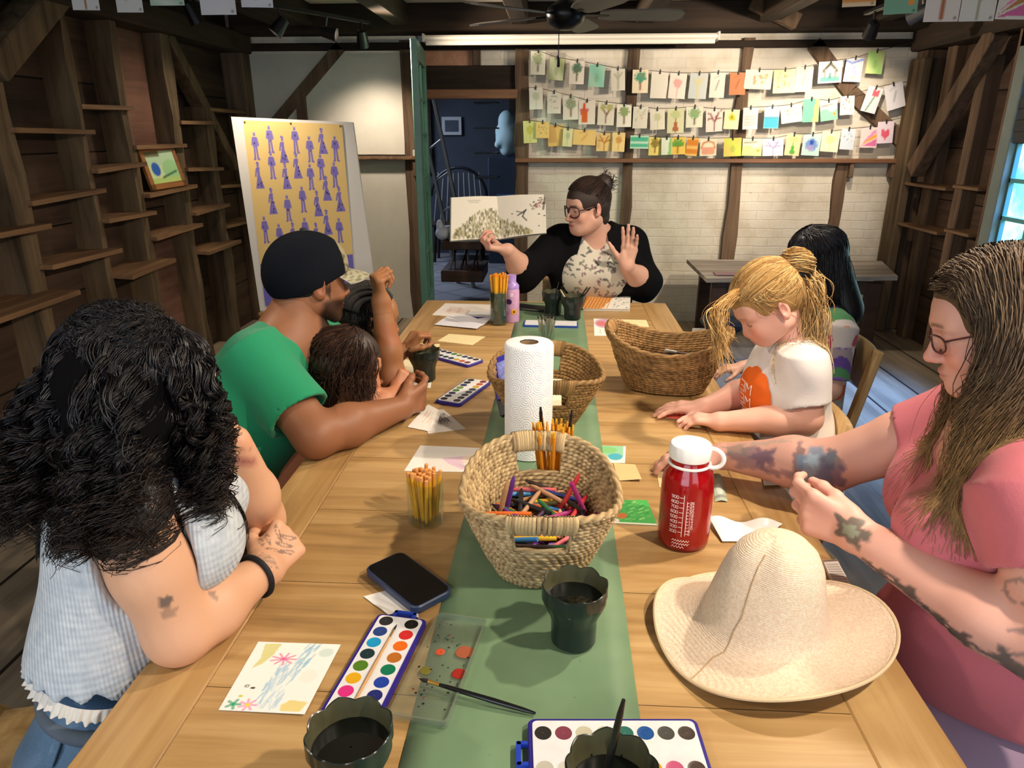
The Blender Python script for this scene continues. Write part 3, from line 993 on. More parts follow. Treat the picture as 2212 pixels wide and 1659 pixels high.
# track lighting: rails and heads; the lit lamps of the room and unseen added ones
def track(name, a, b, heads, label, hl):
 a, b = A(a, float), A(b, float)
 t = empty(name, (a + b) / 2, label, 'track light')
 MB().bar(a, b, .035, .02, (0, 0, 1), .003).make('rail', M_black, t)
 out = []
 for q, aim in heads:
  p = a + (b - a) * q
  d = nz(A(aim, float) - (p - V(0, 0, .1)))
  c = p - V(0, 0, .10)
  mb = MB()
  mb.tube([p, c - d * .02], .008, 8)
  R = frame(d)
  prof = [(.012, -.05), (.03, -.045), (.036, .0), (.043, .055), (.038, .055), (.033, .03), (.001, .025)]
  m2 = MB().lathe(prof, (0, 0, 0), 20)
  m2.v = [v_ @ R.T + c for v_ in m2.v]
  hd = m2.make('lamp_head', M_black, t)
  mb.make('swivel', M_black, hd)
  m3 = MB().lathe([(.030, .031), (.001, .033)], (0, 0, 0), 16)
  m3.v = [v_ @ R.T + c for v_ in m3.v]
  m3.make('bulb', M_bulb, hd)
  out.append((c + d * .07, d))
 return out
M_bulb = emit('warm bulb', (1, .85, .62), 30)
ht = ZC - .16
def spot(p, d, power, ang=80, blend=.6, size=.04, col=(1, .845, .68)):
 l = bpy.data.lights.new('lamp', 'SPOT')
 l.energy = power
 l.spot_size = math.radians(ang)
 l.spot_blend = blend
 l.shadow_soft_size = size
 l.color = col
 o = bpy.data.objects.new('lamp', l)
 COL.objects.link(o)
 o.location = tuple(p)
 o.rotation_euler = Vector(tuple(d)).to_track_quat('-Z', 'Y').to_euler()
 return o
# ================================================================== the long table and what lies on it
TX0, TX1, TY0, TY1 = -.559, .498, .28, 3.09
M_oak = wood('oak cross boards', '#86673f', '#cba873', axis=0, fine=26, rough=.34, bump=.12, stretch=16, blotch=2.5, mid='#b18c58', plank=.24, plank_axis=1, plank_var=.07, gap=.0012, spec=.45)
M_oak2 = wood('oak edge boards', '#83643d', '#c7a46e', axis=1, fine=26, rough=.34, bump=.12, stretch=16, blotch=2.5, mid='#ae8855', spec=.45)
tb = empty('work_table', ((TX0 + TX1) / 2, 1.7, 0), 'long golden oak work table with edge boards down the middle of the room', 'table')
ew = .105
MB().box((TX0 + ew, TY0 + ew, TZ - .045), (TX1 - ew, TY1 - ew, TZ), .0015).make('tabletop', M_oak, tb)
for x in (TX0, TX1 - ew): MB().box((x, TY0, TZ - .045), (x + ew, TY1, TZ), .003).make('edge_board', M_oak2, tb)
for y in (TY0, TY1 - ew): MB().box((TX0 + ew, y, TZ - .045), (TX1 - ew, y + ew, TZ), .003).make('edge_board', M_oak, tb)
mb = MB()
for x in (TX0 + .09, TX1 - .115): mb.box((x, TY0 + .1, TZ - .15), (x + .025, TY1 - .1, TZ - .046))
for y in (TY0 + .1, TY1 - .125): mb.box((TX0 + .1, y, TZ - .15), (TX1 - .1, y + .025, TZ - .046))
mb.make('apron', M_oak2, tb)
for x in (TX0 + .11, TX1 - .11):
 for y in (TY0 + .13, TY1 - .13): MB().box((x - .04, y - .04, 0), (x + .04, y + .04, TZ - .046), .006).make('leg', M_oak2, tb)
# green runner
g = N('green runner')
n = g.noise(g.coord(), 5, 4)
n2 = g.noise(g.coord(), 90, 3)
cc = g.ramp(n.outputs[0], [(.3, lin('#627e60')), (.7, lin('#7a9672'))])
sp_ = g.ramp(n2.outputs[0], [(.72, (1, 1, 1)), (.76, (.55, .55, .5))])
M_runner = g.done(g.pbr(g.mix(1.0, cc, sp_, 'MULTIPLY'), .45, g.bump(g.noise(g.coord(), 9, 2).outputs[0], .25, .01), Specular_IOR_Level=.4))
nu, nv = 9, 140
u, v = np.meshgrid(np.linspace(0, 1, nu), np.linspace(0, 1, nv), indexing='ij')
yy = TY0 + .02 + (TY1 - .05 - TY0) * v
x0 = -.172 + .032 * v
x1 = .120 + .012 * v
zz = TZ + .0016 + .0012 * np.maximum(0, np.sin(yy * 13 + u * 2)) * np.exp(-((yy - .97) / .2) ** 2) * 2.5
P = np.stack([x0 + (x1 - x0) * u, yy, zz], -1)
rn = MB().sheet(P, .0008).make('table_runner', M_runner, smooth=True, origin=(0, 1.7, TZ))
tag(rn, 'long dark green runner down the middle of the oak table', 'table runner')
# ------------------------------------------------------------------ seagrass baskets
def rope_basket(name, ctr, rz, L, W, bl, bw, ze, zs, c0, c1, label, rows=20, hole=(.17, .30, .52), seed=1, na=300):
 root = empty(name, ctr, label, 'basket')
 cr, sr = math.cos(rz), math.sin(rz)
 rr = np.random.default_rng(seed)
 rowc = rr.uniform(0, 1, rows + 2)
 rowp = rr.uniform(0, 6.28, rows + 2)
 nt = rows * 6 + 1
 a, t = np.meshgrid(np.arange(na) * 2 * math.pi / na, np.linspace(0, 1, nt), indexing='ij')
 def surf(a, t, off=0.0):
  ca, sa = np.cos(a), np.sin(a)
  rim = zs + (ze - zs) * np.abs(sa) ** 1.6
  e = 2 / 2.5
  sx, sy = np.sign(ca) * np.abs(ca) ** e, np.sign(sa) * np.abs(sa) ** e
  k = t ** .85
  x = (bw / 2 * (1 - k) + W / 2 * k) * sx
  y = (bl / 2 * (1 - k) + L / 2 * k) * sy
  z = rim * t
  nx, ny = ca, sa * W / L
  q = np.sqrt(nx * nx + ny * ny)
  x, y = x + off * nx / q, y + off * ny / q
  return np.stack([ctr[0] + x * cr - y * sr, ctr[1] + x * sr + y * cr, ctr[2] + z + .004], -1)
 row = np.clip((t * rows).astype(int), 0, rows)
 ft = t * rows - row
 tw = np.sin(a * 62 + rowp[row] + ft * 2.6)
 disp = .0030 * np.sin(np.pi * np.clip(ft, 0, 1)) ** .7 + .0012 * tw + .0008 * np.sin(a * 9 + rowp[row] * 3)
 tone = np.clip(.5 + .22 * tw + .35 * (rowc[row] - .5) + .25 * np.sin(a * 23 + rowp[row] * 5) * rr.uniform(.4, 1, a.shape), 0, 1)[..., None]
 colr = A(lin(c0)) * (1 - tone) + A(lin(c1)) * tone
 po, pi_ = surf(a, t, disp), surf(a, t, -.006 - disp)
 h0, h1, hw = hole[1], hole[2], hole[0]
 ins = (np.abs(np.cos(a)) < hw) & (t > h0) & (t < h1)
 # both holes: ends of the long axis
 idx = np.arange(na * nt).reshape(na, nt)
 i, j = np.meshgrid(np.arange(na), np.arange(nt - 1), indexing='ij')
 i2 = (i + 1) % na
 keep = ~(ins[i, j] & ins[i2, j] & ins[i, j + 1] & ins[i2, j + 1])
 f1 = np.stack([idx[i, j], idx[i2, j], idx[i2, j + 1], idx[i, j + 1]], -1)[keep]
 f2 = f1[:, ::-1] + na * nt
 vv = np.concatenate([po.reshape(-1, 3), pi_.reshape(-1, 3)])
 cc = np.concatenate([colr.reshape(-1, 3)] * 2)
 obj('woven_wall', vv, np.concatenate([f1, f2]), M_rope, root, True, cc)
 def rope(pts, r, nm, twn, closed=True, parent=root, c_=None):
  pts = np.asarray(pts)
  m = len(pts)
  mbr = MB()
  n = 8
  tt = np.gradient(pts, axis=0)
  if closed: tt = np.roll(pts, -1, 0) - np.roll(pts, 1, 0)
  tt /= np.linalg.norm(tt, axis=1)[:, None] + 1e-9
  V_, C_ = [], []
  for q in range(m):
   uu = nz(V(0, 0, 1) - tt[q] * tt[q][2]) if abs(tt[q][2]) < .95 else nz(np.cross(tt[q], V(0, 1, 0)))
   ww = np.cross(tt[q], uu)
   an = np.arange(n) * 2 * math.pi / n
   tws = np.sin(2 * an + q * twn)
   rad = r * (1 + .22 * tws)
   V_.append(pts[q] + rad[:, None] * (np.cos(an)[:, None] * uu + np.sin(an)[:, None] * ww))
   C_.append(A(lin(c0)) * (.5 - .5 * tws[:, None] * .6) + A(lin(c1)) * (.5 + .5 * tws[:, None] * .6))
  F_ = []
  for q in range(m if closed else m - 1):
   for w in range(n):
    F_.append((q * n + w, q * n + (w + 1) % n, ((q + 1) % m) * n + (w + 1) % n, ((q + 1) % m) * n + w))
  obj(nm, np.concatenate(V_), F_, M_rope, parent, True, np.concatenate(C_))
 aa = np.arange(260) * 2 * math.pi / 260
 rope(surf(aa, np.ones(260) * 1.0, -.003), .0062, 'rim_rope', .85)
 # base
 bb = surf(aa, np.zeros(260), -.003)
 obj('base', np.concatenate([bb, [bb.mean(0)]]), [(q, (q + 1) % 260, 260) for q in range(260)], M_rope, root, False, np.tile(A(lin(c0)), (261, 1)))
 for s in (1, -1):
  a0 = math.pi / 2 * s
  da = math.asin(hw)
  loop = []
  for q in np.linspace(-da, da, 14): loop.append(surf(A(a0 + q), A(h0), -.003))
  for q in np.linspace(h0, h1, 8)[1:]: loop.append(surf(A(a0 + da), A(q), -.003))
  for q in np.linspace(da, -da, 14)[1:]: loop.append(surf(A(a0 + q), A(h1), -.003))
  for q in np.linspace(h1, h0, 8)[1:-1]: loop.append(surf(A(a0 - da), A(q), -.003))
  rope(loop, .0042, 'handle_edging', .9)
  # wrapped grip above the hole
  V_, F_, C_ = [], [], []
  mw = 20
  for w in range(mw):
   q = -da * .98 + 2 * da * .98 * w / (mw - 1)
   p0, p1 = surf(A(a0 + q), A(h1 + .005), -.003), surf(A(a0 + q), A(1.0), -.003)
   nrm_ = nz(surf(A(a0 + q), A(1.0), .02) - surf(A(a0 + q), A(1.0), -.02))
   m2 = MB()
   ct, hh = (p0 + p1) / 2, np.linalg.norm(p1 - p0) / 2 + .006
   ang = np.linspace(0, 2 * math.pi, 15)[:-1]
   up_ = nz(p1 - p0)
   pts = [ct + up_ * hh * math.cos(z) + nrm_ * .0085 * math.sin(z) for z in ang]
   pts.append(pts[0])
   m2.tube(pts, .0034, 6, False)
   V_.append(np.concatenate(m2.v))
   F_ += [tuple(x + w * len(V_[0]) for x in fc) for fc in m2.f]
   k = rr.uniform(.25, .95)
   C_.append(np.tile(A(lin(c0)) * (1 - k) + A(lin(c1)) * k, (len(V_[-1]), 1)))
  obj('handle_grip', np.concatenate(V_), F_, M_rope, root, True, np.concatenate(C_))
 return root, surf
M_rope = vcol('seagrass rope', .75, .5, 260, .25, dist=.002)
kb0, kb1 = V(-.014, 1.080, TZ), V(.335, 1.985, TZ)
BK1, surf1 = rope_basket('seagrass_basket', kb0, math.radians(2), .325, .268, .20, .150, .158, .132, '#6f5636', '#d3b888',
                         'pale woven basket full of crayons on the green runner', seed=3, hole=(.30, .58, .86), rows=22)
BK2, surf2 = rope_basket('seagrass_basket', (-.012, 1.678, TZ), math.radians(3), .335, .285, .18, .12, .165, .140, '#57401f', '#a88352',
                         'brown woven basket behind the paper towel roll', seed=5, hole=(.32, .58, .85), rows=20, na=240)
BK3, surf3 = rope_basket('seagrass_basket', kb1, math.radians(78), .35, .25, .22, .16, .175, .125, '#5a4123', '#b08855',
                         'brown woven basket of dark markers beside the blonde child', seed=9, hole=(.32, .58, .85), rows=20, na=240)
# ------------------------------------------------------------------ crayons
M_cr = {}
def craymat(c):
 if c not in M_cr: M_cr[c] = plain('crayon ' + c, c, .45)
 return M_cr[c]
def crayon_proto(c, wrap, L=.088, r=.0044):
 o = empty('crayon', (0, 0, 0))
 w = MB().lathe([(r, -L * .38), (r, L * .30)], n=10, cap0=True, cap1=True)
 autosmooth(w.make('wrapper', craymat(wrap), o))
 w = MB().lathe([(.001, -L * .5), (r * .93, -L * .5), (r * .93, L * .38), (r * .35, L * .5), (.0005, L * .5)], n=10)
 autosmooth(w.make('wax', craymat(c), o))
 return o
def put_rod(o, c, d, roll=0.0):
 R = frame(d)
 m = Matrix([[R[0][0], R[0][1], R[0][2], c[0]], [R[1][0], R[1][1], R[1][2], c[1]], [R[2][0], R[2][1], R[2][2], c[2]], [0, 0, 0, 1]])
 o.matrix_world = m
 return o
cnames = [('dark brown', '#2a1712', '#2f1f1c'), ('black', '#141216', '#1c1a1e'), ('navy blue', '#1c2a66', '#22306e'), ('orange', '#e8742a', '#df6f2d'), ('yellow', '#e7bf2a', '#ddb22c'),
          ('violet', '#5f2a86', '#642f85'), ('red', '#c2262b', '#b92d30'), ('light blue', '#2f7fc4', '#3a83bf'), ('green', '#1f6b3a', '#27643b'), ('tan', '#b98a62', '#b08763'),
          ('pink', '#e06a6f', '#d96b70'), ('grey', '#8f8d8c', '#9a9896'), ('magenta', '#a52a72', '#9c2f6e'), ('peach', '#eaa27f', '#e39d7d'), ('olive', '#5d5a2a', '#5f5c30'), ('dark purple', '#33203f', '#38243f')]
protos = []
crr = random.Random(21)
placed = []
cnt = {}
order = [1, 0, 15, 3, 4, 5, 6, 7, 8, 1, 0, 9, 10, 11, 12, 1, 13, 14, 2, 0, 15, 5, 3, 1]
first = {}
def add_crayon(ci, c, d):
 nm, wax, wrap = cnames[ci]
 if ci not in first:
  first[ci] = crayon_proto(wax, wrap)
  o = first[ci]
 else:
  o = dup(first[ci])
 tag(o, f'{nm} wax crayon in the pile inside the pale basket', 'crayon', f'{nm} crayons in the basket')
 put_rod(o, c, d)
 return o
for layer in range(3):
 for i in range(40):
  for tr in range(60):
   zl = .058 + layer * .010 + crr.uniform(-.002, .002)
   sc = .70
   x, y = crr.uniform(-.12, .12), crr.uniform(-.145, .145)
   an = crr.uniform(0, math.pi)
   tl = crr.uniform(-.18, .18) + (.0 if layer < 2 else crr.uniform(-.2, .2))
   d = V(math.cos(an) * math.cos(tl), math.sin(an) * math.cos(tl), math.sin(tl))
   ok = True
   for s in (-1, 1):
    ex, ey = x + d[0] * .046 * s, y + d[1] * .046 * s
    kx, ky = .105 + .003 * layer, .128 + .003 * layer
    if (abs(ex) / kx) ** 2.3 + (abs(ey) / ky) ** 2.3 > .92: ok = False
   if ok:
    c = kb0 + V(x, y, zl)
    for (c2, d2) in placed:
     if abs(c2[2] - c[2]) < .0075:
      n_ = np.cross(d, d2)
      if np.linalg.norm(n_) > .3:
       # crossing lines: reject if the crossing lies on both
       a_ = np.array([[d[0], -d2[0]], [d[1], -d2[1]]])
       try:
        st = np.linalg.solve(a_, (c2 - c)[:2])
        if abs(st[0]) < .046 and abs(st[1]) < .046 and crr.random() < .75: ok = False
       except Exception:
        pass
      elif np.linalg.norm(c2 - c) < .009: ok = False
    if ok:
     placed.append((c, d))
     add_crayon(order[len(placed) % len(order)], c, d)
     break
for ci, x, z, dx in ((8, .018, .074, .03), (0, -.014, .075, -.02), (10, .006, .066, .01), (9, -.03, .066, .02)):
 p = surf1(A(-math.pi / 2 + x * 8), A(.62), -.02)
 add_crayon(ci, V(kb0[0] + x, p[1] + .010, TZ + z + .012), nz(V(1, dx, dx * .3)))
for ci, x, y, tl in ((9, -.065, .02, 1.2), (5, -.055, .035, 1.25), (12, .07, .03, -.6), (6, .05, .055, .5)):
 add_crayon(ci, kb0 + V(x, y, .092), nz(V(.25, .1, tl)))
# ------------------------------------------------------------------ jars of pencils and brushes
M_jar = clear('clear jar', (.93, .96, .94), .06)
M_pen = plain('yellow pencil paint', '#e3a52a', .4)
M_penend = plain('pencil eraser pink', '#d48f84', .7)
M_penor = plain('orange handle paint', '#dd8a1e', .35)
M_lead = plain('pencil point wood', '#caa06c', .7)
M_brsh = plain('brush bristles', '#1c1713', .8)
M_blk = plain('black lacquer', '#101012', .25)
M_ferr = plain('ferrule', '#b9b6ae', .3, .9)
def jar(ctr, r, h, label, name='pencil_jar', m=None):
 o = empty(name, ctr, label, 'jar')
 autosmooth(MB().lathe([(.001, .004), (r * .94, .004), (r * .96, .008), (r * .95, h), (r, h), (r, .006), (r * .97, .0005), (.001, .0005)], ctr, 36).make('glass', m or M_jar, o))
 return o
def pencil_proto(nm, body, L, r, tip='eraser', tc=None):
 o = empty(nm)
 autosmooth(MB().lathe([(r * .2, -L / 2), (r, -L / 2 + r * 3), (r, L / 2 - .010)], n=7, cap0=True, cap1=True).make('barrel', body, o), 30)
 if tip == 'eraser':
  b = MB().lathe([(r * 1.02, L / 2 - .0101), (r * 1.02, L / 2 - .001), (r * .7, L / 2), (.0004, L / 2)], n=7).make('eraser', tc, o)
 else:
  b = MB().lathe([(r * .8, L / 2 - .0101), (r * .6, L / 2), (.0004, L / 2)], n=7).make('handle_end', tc, o)
 autosmooth(b)
 return o
def fill_jar(ctr, r, L, n, proto, label, cat, group, seed, spread=.16, lift=.006):
 rr = random.Random(seed)
 for i in range(n):
  rad = r * .78 * math.sqrt((i + .5) / n)
  an = i * 2.39996 + rr.uniform(-.2, .2)
  b = V(math.cos(an) * rad * .75, math.sin(an) * rad * .75, lift)
  dirn = nz(V(math.cos(an) * rad / r * spread + rr.uniform(-.05, .05), math.sin(an) * rad / r * spread + rr.uniform(-.05, .05), 1))
  o = proto if i == 0 else dup(proto)
  tag(o, label, cat, group)
  put_rod(o, A(ctr) + b + dirn * (L / 2 + rr.uniform(-.004, .004)), dirn)
j1 = pz(921, 1124)
jar(j1, .035, .088, 'glass jar of yellow pencils left of the crayon basket')
fill_jar(j1, .035, .098, 26, pencil_proto('pencil', M_pen, .098, .0036, 'eraser', plain('orange pencil end', '#dc9650', .6)), 'short yellow pencil in the glass jar beside the crayon basket', 'pencil', 'yellow pencils in the near jar', 4, .10)
j2 = V(.006, 1.262, TZ)
jar(j2, .036, .085, 'glass jar of orange handled brushes behind the crayon basket')
fill_jar(j2, .036, .17, 24, pencil_proto('paint_brush', M_penor, .17, .0032, 'end', M_pen), 'orange handled brush in the jar behind the crayon basket', 'paint brush', 'brushes in the middle jar', 8, .17)
for i, (dx, dy) in enumerate(((-.02, .01), (.030, .0))):
 o = pencil_proto('paint_brush', M_blk, .20, .0036, 'end', M_blk)
 tag(o, ['left', 'right'][i] + 'hand tall black handled brush in the jar behind the crayon basket', 'paint brush')
 o['label'] = ['black handled brush rising upright from the jar behind the crayon basket', 'black handled brush leaning out of the jar behind the crayon basket'][i]
 dd = nz(V(dx * 3.0, dy, 1))
 put_rod(o, j2 + V(dx * .6, dy, .005) + dd * .10, dd)
j3 = pz(1077, 700)
jar(j3, .034, .135, 'tall clear jar of yellow pencils beside the purple bottle')
fill_jar(j3, .034, .19, 22, pencil_proto('pencil', M_pen, .19, .0042, 'eraser', M_penor), 'yellow pencil in the tall clear jar by the purple bottle', 'pencil', 'yellow pencils in the far jar', 3, .10)
tag(autosmooth(MB().lathe([(.001, .006), (.029, .006), (.030, .125), (.001, .126)], j3, 24).make('jar_wrap', plain('dark green liner', '#22362e', .5), origin=tuple(j3))), 'dark green liner inside the tall clear pencil jar', 'jar liner')
j4 = pz(1180, 733)
jar(j4, .030, .06, 'small glass jar of dark brushes behind the paper towel roll')
fill_jar(j4, .030, .085, 16, pencil_proto('paint_brush', M_ferr, .085, .0034, 'end', M_brsh), 'dark tipped brush in the small jar behind the paper towel roll', 'paint brush', 'dark tipped brushes', 6, .30)
# ------------------------------------------------------------------ dark green water cups
g = N('translucent dark green silicone')
M_cup = g.done(g.pbr(lin('#16221e'), .28, None, Specular_IOR_Level=.45, Coat_Weight=.15))
M_cupin = plain('olive cup lining', '#55533a', .45)
M_water = plain('inky paint water', '#0b100d', .04, spec=.6)
M_water.node_tree.nodes['Principled BSDF'].inputs['Roughness'].default_value = .04
def wob(an, i, k0=3):
 if i < 4: return np.zeros_like(an), np.zeros_like(an)
 q = abs(((an * 8 / (2 * math.pi)) % 1) - .5) * 2
 return -.0028 * (1 - q) ** 2, (-.0050 * (1 - q) if i in (6, 7) else np.zeros_like(an))
def cup(ctr, label, water=.066, s=1.0, rz=.2):
 o = empty('water_cup', ctr, label, 'cup', 'dark green water cups')
 pr = [(.030, 0), (.0325, .004), (.033, .036), (.035, .046), (.044, .066), (.0475, .076), (.0475, .098)]
 mo = MB().lathe([(.001, 0)] + [(a_ * s, b_ * s) for a_, b_ in pr][1:], (0, 0, 0), 64, wob=lambda an, i: wob(an, i))
 pin = [(.0455, .098), (.0455, .077), (.042, .067), (.032, .046), (.030, .012), (.001, .010)]
 mi = MB().lathe([(a_ * s, b_ * s) for a_, b_ in pin], (0, 0, 0), 64, wob=lambda an, i: wob(an, 6 - i if i < 2 else 0))
 rim = MB().lathe([(.0475 * s, .098 * s), (.0465 * s, .0987 * s), (.0455 * s, .098 * s)], (0, 0, 0), 64, wob=lambda an, i: wob(an, 6))
 c, s_ = math.cos(rz), math.sin(rz)
 for m_, nm, mt in ((mo, 'body', M_cup), (mi, 'lining', M_cupin), (rim, 'rim', M_cup)):
  m_.v = [np.stack([q[:, 0] * c - q[:, 1] * s_, q[:, 0] * s_ + q[:, 1] * c, q[:, 2]], 1) + A(ctr) for q in m_.v]
  autosmooth(m_.make(nm, mt, o), 50)
 rw = np.interp(water, [.046, .067, .077], [.032, .042, .0455]) - .0006
 MB().lathe([(rw * s, water * s), (.001, water * s)], ctr, 40).make('water', M_water, o)
 return o
cup_spots = [((1238, 1385), 'dark green water cup on the runner in front of the crayon basket', .070), ((768, 1722), 'dark green water cup beside the painted card in the near left corner', .070),
             ((1312, 1806), 'dark green water cup with a black brush standing on the near paint set', .066), ((918, 822), "dark green water cup by the man's hand", .06),
             ((1195, 680), 'dark green water cup left behind its twin near the reading woman', .06), ((1236, 690), 'dark green water cup holding brushes near the reading woman', .06)]
cups = [cup(pz(x, y) + V(0, 0, .0026), l, w_, 1.0, .2 + .31 * i) for i, ((x, y), l, w_) in enumerate(cup_spots)]
c3 = A(cups[2].location)
def brush(name, butt, tip, label, r=.0035, cat='paint brush', handle=None, m=None, bristle=True):
 butt, tip = A(butt, float), A(tip, float)
 d = nz(tip - butt)
 L = np.linalg.norm(tip - butt)
 o = empty(name, butt, label, cat)
 autosmooth(MB().tube([butt, butt + d * L * .1, butt + d * L * .35, butt + d * L * .72, butt + d * L * .82], [r * .45, r * .8, r, r * .8, r * .62], 10).make('handle', m or M_blk, o))
 autosmooth(MB().tube([butt + d * L * .819, butt + d * L * .92], [r * .65, r * .6], 10).make('ferrule', plain('brass ferrule', '#c79a4a', .3, .8), o))
 autosmooth(MB().tube([butt + d * L * .919, butt + d * L * .96, tip], [r * .62, r * .7, r * .1], 8).make('bristles', M_brsh, o))
 return o
brush('paint_brush', c3 + V(.0, -.012, .19) + V(.006, .0, .0), c3 + V(-.016, -.008, .020), 'long black brush standing in the near right water cup', .0042)
brush('paint_brush', pz(1157, 1541, TZ + .006), pz(905, 1466, TZ + .018), 'black brush lying across the clear lid on the runner', .0038)
cc5 = A(cups[5].location)
for i, (tx, ty, ln, mt, lb) in enumerate(((-.05, -.01, .12, plain('pale wood', '#cdbb95', .5), 'pale wooden brush leaning left in the far water cup'), (.055, .0, .13, M_blk, 'black brush leaning right in the far water cup'), (.068, .012, .125, M_brsh, 'dark brown brush leaning right in the far water cup'))):
 brush('paint_brush', cc5 + V(tx, ty, ln), cc5 + V(-tx * .15, .0, .02), lb, .0034, m=mt)
cc4 = A(cups[4].location)
for i, (tx, ty) in enumerate(((.02, .02), (.042, -.0))):
 brush('paint_brush', cc4 + V(tx, ty, .13), cc4 + V(-tx * .3, .0, .02), ['upright dark brush in the cup behind its twin by the reading woman', 'leaning dark brush in the cup behind its twin by the reading woman'][i], .003)
# ------------------------------------------------------------------ paint sets
M_purple = plain('deep purple plastic', '#2c2184', .35)
M_blue = plain('blue plastic', '#1f3fb0', .35)
M_tray = plain('white paint tray', '#dfdfe0', .35, var=.05, scale=60)
def paintmat(c):
 k = 'paint pan ' + c
 if k not in MATS: MATS[k] = plain(k, c, .3, bump=.2, bscale=90)
 return MATS[k]
def rrect(w, h, r, n=5):
 pts = []
 for cx, cy, a0 in ((w / 2 - r, h / 2 - r, 0), (-w / 2 + r, h / 2 - r, 90), (-w / 2 + r, -h / 2 + r, 180), (w / 2 - r, -h / 2 + r, 270)):
  for k in range(n + 1):
   t = math.radians(a0 + 90 * k / n)
   pts.append((cx + r * math.cos(t), cy + r * math.sin(t)))
 return pts
def prism(mb, pts, z0, z1, T, c=(1, 1, 1), bev=0.0):
 n = len(pts)
 if bev:
  ctr_ = np.mean(pts, 0)
  p2 = [tuple(ctr_ + (A(p) - ctr_) * (1 - bev / np.linalg.norm(A(p) - ctr_))) for p in pts]
  rings = [(p2, z0), (pts, z0 + bev), (pts, z1 - bev), (p2, z1)]
 else:
  rings = [(pts, z0), (pts, z1)]
 v = np.concatenate([[T(V(x, y, z)) for x, y in ps] for ps, z in rings])
 f = []
 for k in range(len(rings) - 1):
  for i in range(n):
   j = (i + 1) % n
   f.append((k * n + i, k * n + j, (k + 1) * n + j, (k + 1) * n + i))
 f.append(tuple(range(n))[::-1])
 f.append(tuple((len(rings) - 1) * n + i for i in range(n)))
 mb.add(v, f, c)
 return mb
def paint_set(ctr, ang, label, cols, L=.205, W=.078, latch=None, case=None, brushed=True, tilt=0.0, n=8, group=None):
 """pans run along local +y, two columns; ang turns local y from world y"""
 ctr = A(ctr, float)
 c, s = math.cos(ang), math.sin(ang)
 T = lambda q: ctr + V(q[0] * c - q[1] * s, q[0] * s + q[1] * c, q[2] + q[1] * tilt)
 o = empty('paint_set', ctr, label, 'paint set')
 prism(MB(), rrect(W, L, .008), 0, .009, T, bev=.0012).make('case', case or M_purple, o)
 prism(MB(), rrect(W - .010, L - .010, .006), .0085, .0110, T, bev=.0006).make('tray', M_tray, o)
 if latch:
  mb = MB()
  prism(mb, rrect(.034, .006, .002), .001, .007, lambda q: T(q + V(0, latch * (L / 2 + .012), 0)))
  for sx in (-.015, .015): prism(mb, rrect(.005, .016, .002), .001, .007, lambda q: T(q + V(sx, latch * (L / 2 + .006), 0)))
  mb.make('latch', M_blue if case is None else case, o)
 names = {}
 for i, cl in enumerate(cols):
  col_, row = i % 2, i // 2
  y = -L / 2 + .018 + row * (L - .036) / (n - 1)
  x = (-1 if col_ == 0 else 1) * W * .255
  mb = MB()
  mb.lathe([(.0105, .0109), (.0102, .0114), (.0090, .0112), (.004, .0113), (.0004, .0113)], (0, 0, 0), 18)
  mb.v = [A([T(q + V(x, y, 0)) for q in vv]) for vv in mb.v]
  autosmooth(mb.make('paint_pan', paintmat(cl), o))
 if brushed:
  p0, p1 = T(V(0, -L * .42, .0135)), T(V(0, L * .38, .0135))
  brush('paint_brush', p0, p1, 'thin wooden brush lying in ' + label, .0022, m=plain('light wood', '#c99a62', .5))
 return o
p0, p1 = pz(776, 1520), pz(871, 1343)
ax_ = nz(p1 - p0)
ang1 = -math.atan2(ax_[0], ax_[1])
paint_set(p1 - ax_ * .1025 + V(0, 0, .001), ang1, 'purple cased paint set behind the near left water cup', ['#1c1614', '#1c1614', '#d4307f', '#222a6e', '#dba51c', '#1f3f9f', '#4f7a22', '#127352', '#1b3438', '#b36a25', '#1b93c4', '#e06a1c', '#26407c', '#c42a2a', '#2b2a2c', '#141212'], latch=1)
p0, p1 = pz(1146, 1650), pz(1541, 1650)
ax_ = nz(p1 - p0)
paint_set(p0 + ax_ * .1025 + V(0, .006, .0035), -math.atan2(ax_[0], ax_[1]), 'white paint set with muddy pans under the near right water cup',
          ['#2b2927', '#b9b5a6', '#7a3b4a', '#c8c4b8', '#bdb9a0', '#9a9a8c', '#c0bfae', '#8f8e80', '#2d6a5e', '#c9861a', '#1d4f92', '#d89b14', '#4a4845', '#c2577e', '#453b34', '#4a3a30'], L=.21, W=.10, latch=-1, brushed=False)
pal = ['#2a1a1a', '#301c1c', '#1c2038', '#161a2c', '#1e2a4a', '#15283a', '#3f7a30', '#203c3c', '#6a8a30', '#1c2f4a', '#1a2a5a', '#c09a2a', '#1a1f30', '#b5502a', '#16161c', '#7a2a2a']
p0, p1 = pz(985, 868), pz(1035, 832)
ax_ = nz(p1 - p0)
paint_set((pz(1003, 850)), -math.atan2(ax_[0], ax_[1]) , 'purple paint set lying beside the middle basket', pal, brushed=False)
p0, p1 = pz(930, 765), pz(1018, 788)
ax_ = nz(p0 - p1)
paint_set(pz(978, 776), -math.atan2(ax_[0], ax_[1]), "purple paint set between the children's water cup and the cream cards", pal[::-1], brushed=False)
paint_set(pz(1190, 703), math.radians(88), 'closed blue paint box behind the small brush jar', [], L=.21, W=.08, case=plain('blue box', '#24479c', .35), brushed=False)
paint_set(pz(1040, 684), math.radians(80), 'small dark paint tray on the white papers by the tall jar', [], L=.13, W=.08, case=plain('dark violet plastic', '#3a3468', .4), brushed=False)
tr = paint_set(pz(1148, 668), math.radians(70), 'black open tray near the far cups', [], L=.14, W=.085, case=M_blk, brushed=False)
for ch in tr.children:
 if ch.name.startswith('tray'): ch.data.materials[0] = plain('black tray', '#17171a', .35)
